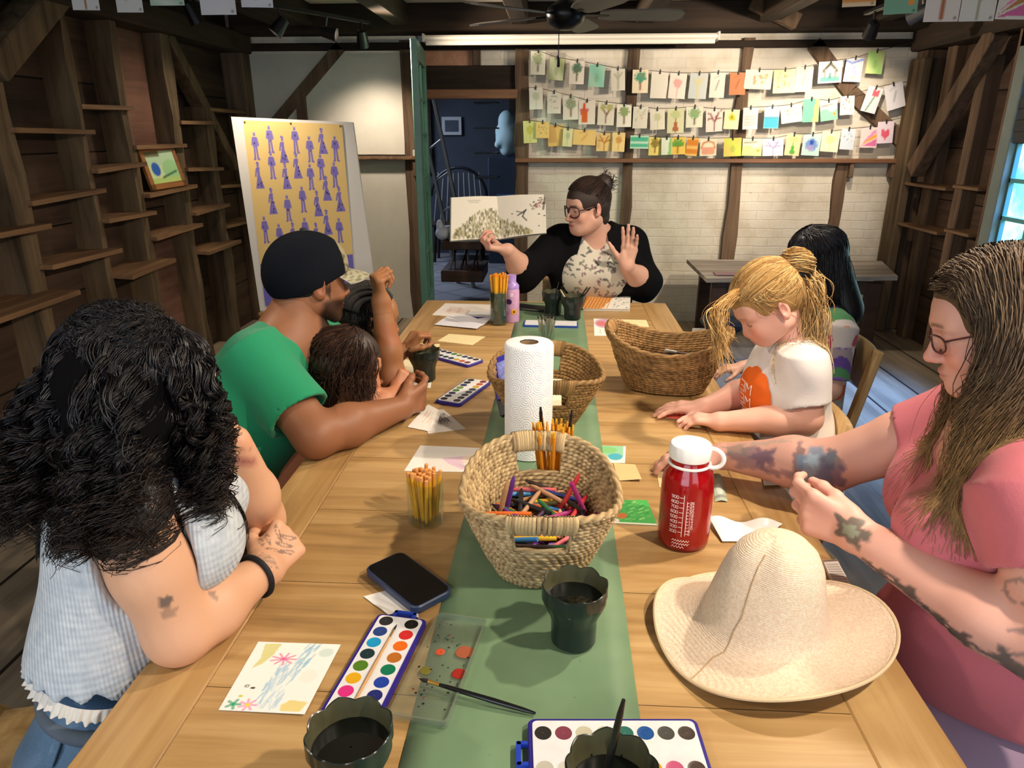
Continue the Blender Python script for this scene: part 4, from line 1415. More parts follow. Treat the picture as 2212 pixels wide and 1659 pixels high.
# clear lid with paint spots
q = [pz(858, 1562), pz(975, 1590), pz(1043, 1370), pz(925, 1358)]
lid = empty('clear_lid', sum(q) / 4, 'clear plastic paint set lid with paint spots on the runner', 'lid')
ex, ey = nz((q[1] - q[0]) + (q[2] - q[3])), None
ey = np.cross(V(0, 0, 1), ex)
lw, ll = .078, .205
cl = sum(q) / 4 + V(.0, .012, .002)
T = lambda p: cl + ex * p[0] + ey * p[1] + V(0, 0, p[2])
mb = MB()
o_, i_ = rrect(lw, ll, .008), rrect(lw - .006, ll - .006, .007)
rings = [(o_, .002), (o_, .012), (i_, .012), (i_, .003)]
v = np.concatenate([[T(V(x, y, z)) for x, y in ps] for ps, z in rings])
nn = len(o_)
f = [(k * nn + i, k * nn + (i + 1) % nn, (k + 1) * nn + (i + 1) % nn, (k + 1) * nn + i) for k in range(3) for i in range(nn)] + [tuple(3 * nn + i for i in range(nn))]
mb.add(v, f)
autosmooth(mb.make('lid_shell', clear('clear lid plastic', (.92, .95, .93), .12, .05, .26, lin('#8f9a88')), lid))
rr = random.Random(5)
for i in range(46):
 x, y = rr.uniform(-.033, .033), rr.uniform(-.095, .095)
 r = rr.uniform(.0008, .0022)
 mb = MB()
 mb.lathe([(r, .0034), (r * .6, .0040), (.0002, .0040)], T(V(x, y, 0)), 8)
 mb.make('paint_spot', paintmat(rr.choice(['#12201c', '#1a1714', '#24402c', '#7a3b28', '#1d2a26'])), lid)
for x, y, rx, c in ((.022, .035, .013, '#a0583c'), (-.012, .028, .007, '#c2502f'), (.026, -.008, .010, '#9a2a22'), (-.020, -.012, .008, '#6e6a2a')):
 mb = MB().lathe([(rx, .0034), (rx * .8, .0039), (.0003, .0039)], T(V(x, y, 0)), 14, wob=lambda an, i: (np.sin(an * 4) * .0005, an * 0))
 mb.make('paint_spot', paintmat(c), lid)
# ------------------------------------------------------------------ telephone on a tissue
q = [pz(793, 1255), pz(872, 1208), pz(971, 1292), pz(895, 1322)]
ctr = sum(q) / 4
ey = nz((q[2] - q[1]) + (q[3] - q[0]))
ex = np.cross(ey, V(0, 0, 1))
ph = empty('mobile_phone', ctr, 'black mobile phone in a dark blue case lying on a tissue', 'phone')
T = lambda p: ctr + V(0, 0, .004) + ex * p[0] + ey * p[1] + V(0, 0, p[2] - p[1] * .02)
prism(MB(), rrect(.076, .146, .014, 8), 0, .013, T, bev=.002).make('case', plain('slate blue case', '#2b3a56', .4), ph)
prism(MB(), rrect(.069, .139, .011, 8), .0125, .0136, T).make('screen', plain('black screen glass', '#050507', .05), ph)
mb = MB()
for y in (-.03, -.01, .02): mb.obox(T(V(-.0385, y, .007)), np.stack([ex, ey, V(0, 0, 1)], 1), (.002, .014, .003))
mb.make('side_button', plain('button', '#3b4a66', .4), ph)
P = Pic(26, 18, '#e9e6e0', 4)
card('tissue', [pz(838, 1330), pz(905, 1338), pz(892, 1262), pz(785, 1290)], P, M_paint, None, .0006, lambda u, v: .0016 + .003 * np.abs(np.sin(u * 9 + v * 5)) * (1 - v), tuple(pz(850, 1315)), 'crumpled white tissue under the mobile phone', 'tissue')
# ------------------------------------------------------------------ paper towel roll
g = N('quilted paper')
tc = g.n('TexCoord')
sep = g.n('SeparateXYZ', {0: tc.outputs['Object']})
at = g.math('MULTIPLY', g.math('ARCTAN2', sep.outputs[0], sep.outputs[1]), .056)
uv = g.n('CombineXYZ', {0: at, 1: sep.outputs[2], 2: 0.0})
vo = g.n('TexVoronoi', {'Vector': uv.outputs[0], 'Scale': 34.0, 'Randomness': .15})
vo.voronoi_dimensions = '2D'
rg = g.math('SINE', g.math('MULTIPLY', vo.outputs['Distance'], 36.0))
M_towel = g.done(g.pbr(lin('#ecebe8'), .85, g.bump(rg, .32, .004), Specular_IOR_Level=.15))
tw = pz(1141, 978)
roll = empty('paper_towel_roll', tw, 'white quilted paper towel roll standing on the green runner', 'paper towel')
th_ = .268
autosmooth(MB().lathe([(.021, th_), (.050, th_), (.0535, th_ - .003), (.0545, th_ - .008), (.0545, .004), (.052, .0026), (.021, .0026)], tw, 64).make('paper', M_towel, roll), 60)
MB().lathe([(.021, .003), (.021, th_ - .002), (.0195, th_ - .002), (.0195, .003)], tw, 32).make('core', plain('cardboard core', '#8d7355', .8), roll)
# ------------------------------------------------------------------ red bottle
bt = pz(1474, 1168)
bo = empty('water_bottle', bt, 'tall red translucent water bottle with a white loop cap', 'bottle')
M_redb = clear('red bottle plastic', (.75, .02, .03), .06, .05, .45, lin('#c4101a'))
H = py(1490, 1000, bt[1])[2] - TZ
pr = [(.001, .002), (.040, .002), (.0445, .007), (.0455, .02), (.0455, H - .05), (.0450, H - .03), (.041, H - .012), (.034, H - .002), (.032, H + .016), (.030, H + .016), (.032, H - .004), (.039, H - .015), (.0432, H - .032), (.0436, .02), (.041, .008), (.001, .008)]
autosmooth(MB().lathe(pr, bt, 56).make('body', M_redb, bo), 50)
MB().lathe([(.001, .009), (.041, .009), (.0430, .02), (.0430, H * .72), (.001, H * .72)], bt, 40).make('drink', plain('red drink', '#c00812', .1), bo)
M_cap = plain('white cap plastic', '#efece4', .35)
rg = MB()
prf = [(.030, H + .013), (.0355, H + .013), (.0362, H + .016), (.0362, H + .034), (.034, H + .038), (.020, H + .0395), (.001, H + .039)]
cap = autosmooth(MB().lathe(prf, bt, 56, wob=lambda an, i: (.0005 * np.sin(an * 40) * (2 <= i <= 3), an * 0)).make('cap', M_cap, bo), 40)
rg.tube([bt + V(math.cos(t) * .035, math.sin(t) * .035, H + .002) for t in np.linspace(0, 2 * math.pi, 40)], .0028, 8, False)
th0 = -.35
lp = []
for t in np.linspace(-1.75, 1.75, 22):
 lp.append(bt + V(math.cos(th0) * (.037 + .020 * math.cos(t)), math.sin(th0) * (.037 + .020 * math.cos(t)), H + .016 + .018 * math.sin(t)))
rg.tube(lp, .0040, 8, True, flat=1.0)
autosmooth(rg.make('cap_loop', M_cap, bo), 60)
mb = MB()
phi0 = math.atan2(CAM[1] - bt[1], CAM[0] - bt[0]) - .13
def onb(u_, z_): return bt + V(math.cos(phi0 + u_ / .0462) * .0460, math.sin(phi0 + u_ / .0462) * .0460, z_)
def mark(pts, w=.0011):
 pts = A(pts, float)
 for (a0, b0_), (a1, b1_) in zip(pts[:-1], pts[1:]):
  d = A([a1 - a0, b1_ - b0_])
  L_ = np.linalg.norm(d) + 1e-9
  n_ = A([-d[1], d[0]]) / L_ * w / 2
  e_ = d / L_ * w * .3
  qd = [A([a0, b0_]) - n_ - e_, A([a1, b1_]) - n_ + e_, A([a1, b1_]) + n_ + e_, A([a0, b0_]) + n_ - e_]
  mb.add([onb(*p) for p in qd], [(0, 1, 2, 3)])
z0m, z1m = .035, H - .045
for i in range(8):
 z = z0m + .008 + i * (z1m - z0m) / 8
 mark([(-.004, z), (.003, z)])
 for st in glyphs(str(200 + 100 * i), .0052): mark([(-.0195 + a_, z - .0026 + b_) for a_, b_ in st], .0009)
mark([(.003, z0m), (.003, z1m + .004)])
mark([(.009, z0m + .002), (.009, z1m - .008)])
for i in range(11):
 z = z0m + .006 + i * (z1m - z0m - .016) / 10
 mark([(.009, z), (.0125, z)])
 for st in glyphs(str(6 + 2 * i), .0044): mark([(.0138 + a_, z - .0022 + b_) for a_, b_ in st], .0008)
for i, wd_ in enumerate((.030, .030, .022)):
 k = 13 if i < 2 else 8
 zc_ = .026 - i * .0062
 mark([(-.013 + wd_ * j / k, zc_ + (.0018 if j % 2 else -.0018)) for j in range(k + 1)], .0010)
mb.make('scale_print', plain('white print', '#f0d6d2', .5), bo)
# ------------------------------------------------------------------ sun hat
g = N('cream knitted straw')
cvec = g.coord()
wv = g.n('TexWave', {'Vector': cvec, 'Scale': 150.0, 'Distortion': 1.5, 'Detail': 2.0}, bands_direction='Z')
nn_ = g.noise(cvec, 330, 2)
M_hat = g.done(g.pbr(g.ramp(g.noise(cvec, 260, 3).outputs[0], [(.3, lin('#d8bda0')), (.7, lin('#ecd6bd'))]), .9, g.bump(g.math('ADD', nn_.outputs[0], g.math('MULTIPLY', wv.outputs[0], .5)), .4, .0025), Specular_IOR_Level=.15, Sheen_Weight=.15))
hc = V(.318, .885, TZ)
hat = empty('sun_hat', hc, 'cream knitted sun hat with a wavy brim at the near right corner', 'hat')
na_, prof = 96, [(.001, .168), (.014, .1675), (.028, .164), (.043, .157), (.056, .144), (.066, .125), (.073, .10), (.079, .075), (.084, .055), (.088, .043), (.094, .034), (.103, .027), (.118, .021), (.134, .016), (.149, .012), (.160, .010), (.1665, .0095)]
def hwob(an, i):
 k = i / (len(prof) - 1)
 bm = max(0, (k - .55) / .45)
 dr = (.010 * np.cos(an - .3) + .012 * np.sin(2 * an + .6) * .6 + .006 * np.sin(3 * an + 1)) * bm
 dz = bm ** 1.3 * (.020 * np.sin(an * 1 + 2.6) + .011 * np.sin(3 * an + .2) + .010 * np.cos(2 * an + .6)) + bm * .010
 cr_ = math.exp(-((k - .22) / .18) ** 2)
 dr = dr - cr_ * .013 * np.maximum(0, np.cos(an - 4.1)) ** 6 + cr_ * .006 * np.cos(an + .5)
 dz = dz - cr_ * .004 * np.cos(an - 4.0)
 if k > .8: dr = dr + .0009 * (1 if i % 2 else -1)
 return dr, np.maximum(dz, .0025 - prof[i][1]) if k > .5 else dz
mh = MB().lathe(prof, hc, na_, wob=hwob)
hv = np.concatenate(mh.v)
hin = hv.copy()
nr_ = len(prof)
cen = hc + V(0, 0, .03)
nrm = np.zeros_like(hv)
G = hv.reshape(nr_, na_, 3)
du = np.roll(G, -1, 1) - np.roll(G, 1, 1)
dv = np.gradient(G, axis=0)
nn2 = np.cross(du, dv).reshape(-1, 3)
nn2 /= np.linalg.norm(nn2, axis=1)[:, None] + 1e-9
if nn2[na_ * 14:, 2].mean() < 0: nn2 = -nn2
hin = hv - nn2 * .0032
hin[:, 2] = np.maximum(hin[:, 2], TZ + .0004)
k0 = len(hv)
ff = mh.f + [tuple(i + k0 for i in q_[::-1]) for q_ in mh.f] + [((nr_ - 1) * na_ + j, (nr_ - 1) * na_ + (j + 1) % na_, k0 + (nr_ - 1) * na_ + (j + 1) % na_, k0 + (nr_ - 1) * na_ + j) for j in range(na_)]
obj('hat_body', np.concatenate([hv, hin]), ff, M_hat, hat, True)
mb = MB()
js = int((math.radians(236) / (2 * math.pi)) * na_)
mb.tube([hv[i * na_ + js - (i // 4 if i < 12 else 3)] + nn2[i * na_ + js] * .0004 for i in range(3, nr_)], .0011, 5)
mb.make('seam', plain('hat seam', '#b79a74', .9), hat)
mb = MB()
mb.tube([hv[(nr_ - 1) * na_ + j % na_] - nn2[(nr_ - 1) * na_ + j % na_] * .0016 for j in range(na_ + 1)], .0027, 6, False)
mb.make('brim_binding', plain('hat binding', '#d9bf99', .9), hat)
# ------------------------------------------------------------------ papers on the table
Zp = TZ + .0012
def flat(name, pxs, pic, label, cat='painting', bend=None, z=Zp, group=None, th=.0008):
 q_ = [pz(x, y, z) for x, y in pxs]
 return card(name, q_, pic, M_paint, None, th, bend, tuple(sum(q_) / 4), label, cat, group)
P = Pic(90, 112, '#f1eee6', 11)
P.ell(.06, .80, .035, .03, '#bcbf5f', .0)
P.poly([(.10, .97), (.30, .98), (.27, .80), (.20, .66), (.10, .58), (.14, .74)], '#c9c561', .75)
for i in range(70):
 x = P.r.uniform(.36, .66)
 y = P.r.uniform(.03, .6)
 P.line([(x, y), (x + P.r.uniform(-.02, .05), y + .10)], .008, ['#9cc6dc', '#8cb8d6', '#b3d3e0'][i % 3], .55)
for i in range(30):
 x = P.r.uniform(.58, .74)
 y = P.r.uniform(.55, .92)
 P.line([(x, y), (x + .03, y + .08)], .010, '#86bcd6', .55)
for i in range(9):
 t = i * 2 * math.pi / 9
 P.line([(.42, .74), (.42 + .15 * math.cos(t), .74 + .09 * math.sin(t))], .010, '#d9609a', .8)
P.ell(.88, .86, .09, .07, '#c5d8cf', .8).ell(.82, .5, .10, .1, '#e3e4d6', .6).poly([(.70, .02), (.93, .02), (.97, .15), (.76, .17), (.68, .1)], '#e0c860', .8)
P.ell(.17, .33, .03, .022, '#4b5a44', .9).ell(.17, .33, .014, .01, '#e6e6dc').ell(.25, .305, .03, .016, '#3f4a3c').ell(.16, .19, .025, .018, '#c3c94a')
for i in range(5): P.line([(.13, .08), (.13 + .08 * math.cos(i * 1.26), .08 + .06 * math.sin(i * 1.26))], .018, '#25a079', .8)
for i in range(7): P.line([(.30, .08), (.30 + .10 * math.cos(i * .9), .08 + .075 * math.sin(i * .9))], .013, '#e58ac0', .8)
P.ell(.30, .08, .03, .024, '#e8d24a')
flat('painted_card', [(472, 1533), (658, 1545), (736, 1392), (558, 1386)], P, 'white card with a blue and pink flower painting near the left elbow', bend=lambda u, v: .002 * (1 - v) * (u) + 0 * u)
P = Pic(70, 44, '#ece7de', 12)
P.put(sstep(.5, .8, P.v + .1 * (P.nz - .5)) * .5, '#cfcbc6').poly([(.42, .5), (.7, .62), (.95, .7), (.95, .45), (.70, .3), (.95, .12), (.75, .10), (.55, .3)], '#e3bcd6', .8).ell(.85, .5, .15, .2, '#f0e2b8', .6)
flat('painted_paper', [(873, 1017), (1035, 1020), (1050, 968), (908, 962)], P, 'white paper with a pink wash left of the crayon basket')
P = Pic(70, 56, '#4fae57', 13)
for i in range(60):
 x, y = P.r.uniform(0, .9), P.r.uniform(.1, .9)
 P.line([(x, y), (x + .12, y + .06)], .012, ['#7ccf6a', '#2f8f4a', '#a9e08d', '#3fa35a'][i % 4], .6)
P.ell(.18, .32, .14, .12, '#d9603c', .8).rect(0, 0, 1, .06, '#e9ead6').ell(.05, .1, .1, .1, '#e8e4d8')
flat('painted_card', [(1322, 1130), (1420, 1135), (1398, 1080), (1340, 1080)], P, 'bright green painted card beside the red bottle')
P = Pic(50, 44, '#8fc6a0', 14)
P.rect(0, 0, 1, .35, '#dfe8da').ell(.6, .35, .3, .2, '#4fa9b8').ell(.3, .75, .4, .2, '#7fbf7a').rect(.92, 0, 1, 1, '#f0eee2')
flat('painted_card', [(1300, 1000), (1350, 1000), (1352, 964), (1290, 962)], P, 'small green and blue painted card behind the crayon basket')
flat('paper_scrap', [(1335, 1038), (1386, 1040), (1372, 1003), (1325, 1000)], Pic(20, 20, '#d9bd86', 15), 'tan paper scrap behind the crayon basket', 'paper', lambda u, v: .006 * u * (1 - v))
flat('paper_scrap', [(1424, 1052), (1450, 1056), (1448, 1010), (1418, 1010)], Pic(20, 20, '#dcc08c', 16), 'tan paper piece half hidden by the red bottle', 'paper')
P = Pic(70, 50, '#e9e4da', 17)
P.ell(.55, .55, .25, .3, '#8a8787', .8, .6).scrib(.35, .3, .9, .8, '#4a484a', 40, .012, .6).ell(.15, .5, .12, .15, '#d8b49c', .6)
flat('sketch_paper', [(925, 936), (1006, 926), (958, 884), (905, 890)], P, "white paper with a dark smudged sketch by the man's hand")
P = Pic(50, 40, '#ebe6dc', 18)
P.scrib(.2, .2, .8, .8, '#d3a58a', 14, .014, .5)
flat('sketch_paper', [(880, 922), (940, 934), (952, 888), (925, 873)], P, "white paper with faint orange marks under the man's fingers", z=Zp + .001)
cream = '#ead9a6'
flat('cream_card', [(945, 736), (1020, 745), (1048, 727), (970, 721)], Pic(16, 12, cream, 19), 'blank cream card lying alone left of the far jar', 'card', th=.002)
flat('cream_card', [(880, 765), (946, 764), (950, 743), (905, 742)], Pic(16, 12, cream, 20), "blank cream card beside the children's clasped hand", 'card', th=.002)
flat('cream_card', [(858, 806), (905, 812), (925, 782), (868, 775)], Pic(16, 12, '#e8dcb8', 21), "cream card behind the children's water cup", 'card', th=.002)
flat('white_paper', [(872, 832), (930, 838), (935, 806), (880, 806)], Pic(16, 12, '#e6e2d8', 22), "white paper under the children's water cup", 'paper')
flat('cream_card', [(1345, 706), (1402, 706), (1396, 691), (1340, 690)], Pic(16, 12, cream, 23), 'blank cream card behind the basket of markers', 'card', th=.002)
P = Pic(60, 40, '#e9e2da', 24)
P.ell(.35, .45, .22, .25, '#c9927a', .25, .8).scrib(.2, .2, .6, .7, '#c79b86', 14, .01, .4)
flat('white_paper', [(933, 680), (1062, 690), (1064, 658), (962, 655)], P, 'large white paper with a faint sketch at the far left corner', 'paper')
flat('white_paper', [(938, 703), (1030, 712), (1062, 694), (975, 684)], Pic(30, 20, '#dcdbe2', 25), 'crumpled white paper in front of the faint sketch', 'paper', lambda u, v: .004 + .010 * np.abs(np.sin(u * 5 + v * 3)) * v, z=Zp + .001)
P = Pic(50, 40, '#efeae0', 26)
P.ell(.5, .72, .48, .3, '#c9a0b8').ell(.3, .7, .2, .15, '#d47a7a').ell(.72, .72, .22, .18, '#8f9fd0').rect(0, 0, 1, .42, '#f0ebe0').scrib(.2, .1, .6, .35, '#b9a9a0', 8, .012, .5)
flat('painted_card', [(1284, 725), (1335, 725), (1338, 690), (1282, 688)], P, 'card with a round red and blue painting behind the markers basket')
P = Pic(20, 40, '#a9b8a4', 27)
P.ell(.5, .4, .3, .2, '#c9d2c6').rect(0, .1, 1, .2, '#8a8a86')
flat('plastic_wrapper', [(1545, 1084), (1572, 1084), (1558, 1026), (1538, 1026)], P, 'pale green plastic wrapper behind the red bottle', 'wrapper', lambda u, v: .004 * np.sin(u * 3.1))
flat('tissue', [(1560, 1172), (1640, 1172), (1690, 1135), (1530, 1128)], Pic(30, 20, '#ece8e2', 28), 'white tissue between the red bottle and the hat', 'tissue', lambda u, v: .003 + .012 * np.sin(u * 5 + 1) ** 2 * v)
flat('tissue', [(1650, 1052), (1690, 1050), (1672, 1022), (1645, 1030)], Pic(16, 12, '#e2d9c8', 30), 'small white tissue ball beside the crinkled wrapper', 'tissue', lambda u, v: .004 + .010 * np.sin(u * 3.1) * np.sin(v * 3.1))
# striped notebook and white napkin between hat and the seated woman
P = Pic(40, 50, '#d8cfc4', 31)
for i in range(13): P.rect(.08, .08 + i * .065, .92, .10 + i * .065, '#6b5a50')
P.rect(0, .95, 1, 1, '#5a3f30')
flat('striped_book', [(1812, 1290), (1856, 1296), (1808, 1208), (1778, 1210)], P, 'narrow striped notebook behind the brim of the hat', 'notebook', th=.006, z=Zp + .006)
# far end: picture book, purple bottle
P = Pic(60, 36, '#e7e3d8', 33)
P.poly([(0, 0), (.40, 0), (.66, 1), (0, 1)], '#c27a36')
for i in range(8): P.line([(.02 + i * .07, .02), (.10 + i * .07, .98)], .012, '#e2a868')
P.dots(.62, .05, .98, .95, ['#6f8a72', '#3f4a44', '#a9b59a'], 26, .02, .8)
q_ = [pz(1258, 672), pz(1360, 673), pz(1362, 645), pz(1268, 643)]
cbk = sum(q_) / 4
bk = empty('picture_book', cbk, 'closed orange and white picture book in front of the reading woman', 'book')
card('cover', [p + V(0, 0, .012) for p in q_], P, M_paint, bk, .0025)
mb = MB()
ctr4 = [cbk + (p - cbk) * .97 for p in q_]
mb.add([p + V(0, 0, z) for z in (.0025, .0095) for p in ctr4], [(0, 1, 5, 4), (1, 2, 6, 5), (2, 3, 7, 6), (3, 0, 4, 7), (4, 5, 6, 7), (3, 2, 1, 0)])
mb.make('page_block', plain('book pages', '#e8e2d2', .8), bk)
mb = MB()
mb.add([p + V(0, 0, z) for z in (.0008, .0025) for p in q_], [(0, 1, 5, 4), (1, 2, 6, 5), (2, 3, 7, 6), (3, 0, 4, 7), (4, 5, 6, 7), (3, 2, 1, 0)])
mb.make('back_cover', plain('book back', '#d8d2c4', .6), bk)
pb = pz(1105, 694)
pbo = empty('juice_bottle', pb, 'lilac patterned drink bottle beside the tall pencil jar', 'bottle')
Hb = .185
mb = MB().lathe([(.001, .001), (.029, .001), (.031, .006), (.031, Hb * .66), (.029, Hb * .72)], pb, 28, cap1=True)
u_ = np.concatenate(mb.v)
c_ = np.tile(A(lin('#d9a3c4')), (len(u_), 1))
autosmooth(mb.make('body', plain('lilac label', '#cf9fc4', .4, var=.25, scale=26), pbo), 50)
autosmooth(MB().lathe([(.0295, Hb * .715), (.030, Hb * .78), (.024, Hb * .82), (.018, Hb * .86), (.019, Hb), (.001, Hb)], pb, 24).make('cap', plain('lilac cap', '#a98ad0', .35), pbo), 50)
for i, (a_, z, r, c) in enumerate(((-1.85, .085, .012, '#4a1f56'), (-1.2, .045, .012, '#d89a2a'), (-1.2, .045, .005, '#4a2418'), (-2.2, .04, .010, '#b5508f'), (-1.5, .11, .008, '#e6c8de'))):
 d = V(math.cos(a_), math.sin(a_), 0)
 R = frame(d)
 m2 = MB().lathe([(r, 0), (r * .8, .0006 + .0003 * i), (.0003, .0007 + .0003 * i)], (0, 0, 0), 14)
 m2.v = [v_ @ R.T + pb + d * .0305 + V(0, 0, z) for v_ in m2.v]
 m2.make('printed_flower', paintmat(c), pbo)
# in the middle basket: paint boxes and paper
bx = V(-.062, 1.665, TZ)
for i, (dx, dy, dz, an, c, lb) in enumerate(((-.048, .03, .125, .42, '#2b2a9c', 'blue paint box sticking out of the middle basket'), (-.042, -.01, .10, .55, '#191a20', 'black box leaning in the middle basket'))):
 R = np.stack([V(math.cos(an), 0, math.sin(an)), V(0, 1, 0), V(-math.sin(an), 0, math.cos(an))], 1) @ np.stack([V(1, 0, 0), V(0, .9, .43), V(0, -.43, .9)], 1)
 b = empty('paint_box', bx + V(dx, dy, dz), lb, 'paint box')
 MB().obox(bx + V(dx, dy, dz), R, (.07, .15, .014), .003).make('box_body', plain('box ' + c, c, .4), b)
 MB().obox(bx + V(dx, dy, dz) + R @ V(0, 0, .0075), R, (.04, .1, .001)).make('printed_label', plain('label ' + c, '#7f86d8' if i == 0 else '#4a4a52', .5, var=.6, scale=60), b)
card('folded_paper', [bx + V(-.02, -.07, .085), bx + V(.09, -.07, .08), bx + V(.09, .05, .11), bx + V(-.02, .05, .115)], Pic(14, 10, '#ded7b8', 34), M_paint, None, .001, None, tuple(bx + V(.03, 0, .09)), 'cream paper folded inside the middle basket', 'paper')
# markers in the right hand basket
M_wht = plain('white marker plastic', '#d8d4cc', .4)
for i, (x, y, z, an, tl, m1, m2, lb) in enumerate((
  (-.02, .02, .095, .1, .05, M_blk, M_blk, 'black marker across the top of the markers basket'), (.03, -.03, .092, .3, .03, M_blk, M_wht, 'black and white marker near the front of the markers basket'),
  (-.04, -.02, .088, -.15, .04, plain('maroon', '#5a1f26', .4), M_blk, 'maroon marker with a black cap in the markers basket'), (.05, .02, .098, .5, .25, plain('dark brown', '#3a2418', .5), M_ferr, 'dark brown brush handle leaning in the markers basket'),
  (-.03, -.05, .086, .05, .0, M_wht, M_wht, 'white marker along the front of the markers basket'), (.06, -.01, .09, -.5, .1, M_wht, M_blk, 'white marker with a black cap in the markers basket'), (.0, .0, .083, .9, .0, M_blk, M_lead, 'black pencil with a bare tip in the markers basket'),
  (.04, .03, .083, 1.2, .0, plain('dark green', '#1c3a2a', .4), M_blk, 'dark green marker with a black cap in the markers basket'))):
 o = empty('marker', (0, 0, 0), lb, 'marker')
 L_ = .13
 autosmooth(MB().lathe([(.001, -L_ / 2), (.0048, -L_ / 2), (.0048, L_ * .2)], n=10).make('barrel', m1, o))
 autosmooth(MB().lathe([(.0053, L_ * .2), (.0053, L_ * .48), (.003, L_ / 2), (.0004, L_ / 2)], n=10, cap0=True).make('cap', m2, o))
 a2 = an + math.radians(168)
 put_rod(o, kb1 + V(x, y * .6, z), nz(V(math.cos(a2), math.sin(a2), tl)))
# far-right coral paper shape by the blonde child's hand
P = Pic(30, 20, '#e06a52', 35)
P.dots(.1, .1, .9, .9, ['#f2b49a', '#c23f38', '#f4d9c8'], 14, .05, .9)
flat('cut_paper', [(1436, 905), (1500, 912), (1505, 885), (1440, 876)], P, "coral cut paper shape under the blonde child's fingers", 'paper', lambda u, v: .003 + .006 * v * (1 - u))
# ================================================================== people: tools
def pd(x, y, D):
 return CAM + ray(x, y) * D
def rotm(f, u=(0, 0, 1), roll=0.0):
 """columns: right, forward, up for a thing facing f"""
 f = nz(f)
 r = nz(np.cross(f, u))
 up = np.cross(r, f)
 if roll:
  r, up = r * math.cos(roll) + up * math.sin(roll), up * math.cos(roll) - r * math.sin(roll)
 return np.stack([r, f, up], 1)
def dist(S, P):
 D = np.full(len(P), 1.0)
 for fn, a, b, k, sub in S.p:
  d = fn(P)
  if sub: d = -d
  hh = np.maximum(k - np.abs(D - d), 0) / max(k, 1e-6)
  D = np.maximum(D, d) + hh * hh * k * .25 if sub else np.minimum(D, d) - hh * hh * k * .25
 return D
def pushout(S, P, gap=.006, it=3):
 sh = P.shape
 Q = P.reshape(-1, 3).copy()
 for _ in range(it):
  d = dist(S, Q)
  m = d < gap
  if not m.any(): break
  q = Q[m]
  e = .002
  g_ = np.stack([dist(S, q + A([e if j == i else 0 for j in range(3)])) - d[m] for i in range(3)], 1)
  g_ /= np.linalg.norm(g_, axis=1)[:, None] + 1e-9
  Q[m] = q + g_ * (gap - d[m])[:, None]
 return Q.reshape(sh)
def frus(S, a, b, ra, rb, k=.015, sub=False, rnd=.003):
 """flat ended tapered tube (for sleeves and cuffs)"""
 a, b = A(a, float), A(b, float)
 L = np.linalg.norm(b - a)
 ax = (b - a) / L
 def fn(P):
  d = P - a
  t = d @ ax
  r = np.linalg.norm(d - t[..., None] * ax, axis=-1)
  return np.maximum(r - (ra + (rb - ra) * np.clip(t / L, 0, 1)), np.abs(t - L / 2) - L / 2)
 m = max(ra, rb)
 return S.add(fn, np.minimum(a, b) - m, np.maximum(a, b) + m, k, sub)
def head(S, C, R, s=1.0, k=.016, lid=0.0, child=False, nose=1.0, ear=True, mouth=0.0):
 """a face and skull; local x right, y forward, z up, eyes at z = 0"""
 W = lambda *p: A(C) + R @ (A(p, float) * s)
 cw = 1.06 if child else 1.0
 S.ell(W(0, -.014, .032), A([.074 * cw, .094, .086]) * s, R, .02)
 S.ell(W(0, .030, -.02), A([.062 * cw, .056, .076]) * s, R, .025)
 S.ell(W(0, .058, .035), A([.056 * cw, .034, .042]) * s, R, .025)
 jw = .85 if child else 1.0
 for x in (-1, 1):
  S.cap(W(x * .050, .008, -.055), W(x * .022, .062, -.098 * jw), .023 * s, .017 * s, .022)
  S.ell(W(x * .036 * cw, .060, -.036), A([.024, .022, .024]) * s * (1.12 if child else 1), R, .02)
  S.cap(W(x * .012, .087, .020), W(x * .044, .070, .020), .009 * s, .008 * s, .014)
 S.ell(W(0, .073, -.099 * jw), A([.021, .016, .015]) * s, R, .018)
 S.ell(W(0, .070, -.070), A([.030, .020, .026]) * s, R, .02)
 for x in (-1, 1): S.ell(W(x * .031, .094, -.001), A([.017, .014, .011]) * s, R, .010 * s, True)
 n = nose
 S.cap(W(0, .086, .006), W(0, .086 + .020 * n, -.034), .0075 * s, .0095 * s, .008)
 S.ell(W(0, .088 + .019 * n, -.038), A([.0105, .0105, .0095]) * s * (.9 + .1 * n), R, .008)
 for x in (-1, 1): S.ell(W(x * .0105, .090 + .006 * n, -.042), A([.0075, .010, .007]) * s, R, .006)
 S.ell(W(0, .0905, -.0645 + mouth * .3), A([.021, .0085, .0052]) * s, R, .005)
 S.ell(W(0, .0885, -.0755 - mouth), A([.018, .0090, .0062]) * s, R, .005)
 if mouth: S.ell(W(0, .097, -.069 - mouth * .4), A([.013, .012, .003 + mouth * .6]) * s, R, .003, True)
 for x in (-1, 1):
  # eyelids over the eyeball
  S.ell(W(x * .031, .0755, .0045 - .004 * lid), A([.0150, .0120, .0090 + .002 * lid]) * s, R, .004)
  S.ell(W(x * .031, .0745, -.0085), A([.0140, .0110, .0050]) * s, R, .004)
  if ear:
   e0 = W(x * .0745 * cw, -.006, -.006)
   Re = R @ np.array([[math.cos(x * .4), 0, 0], [0, 1, 0], [0, 0, 1]])
   Re = np.stack([nz(R @ V(1, -.45 * x, 0)), nz(R @ V(.45 * x, 1, 0)), R[:, 2]], 1)
   S.ell(e0 + R @ (V(x * .006, -.006, 0) * s), A([.0065, .017, .030]) * s, Re, .006)
   S.ell(e0 + R @ (V(x * .012, -.002, .002) * s), A([.006, .010, .018]) * s, Re, .004, True)
   S.ell(e0 + R @ (V(x * .004, .002, -.024) * s), A([.006, .010, .010]) * s, Re, .006)
 return W
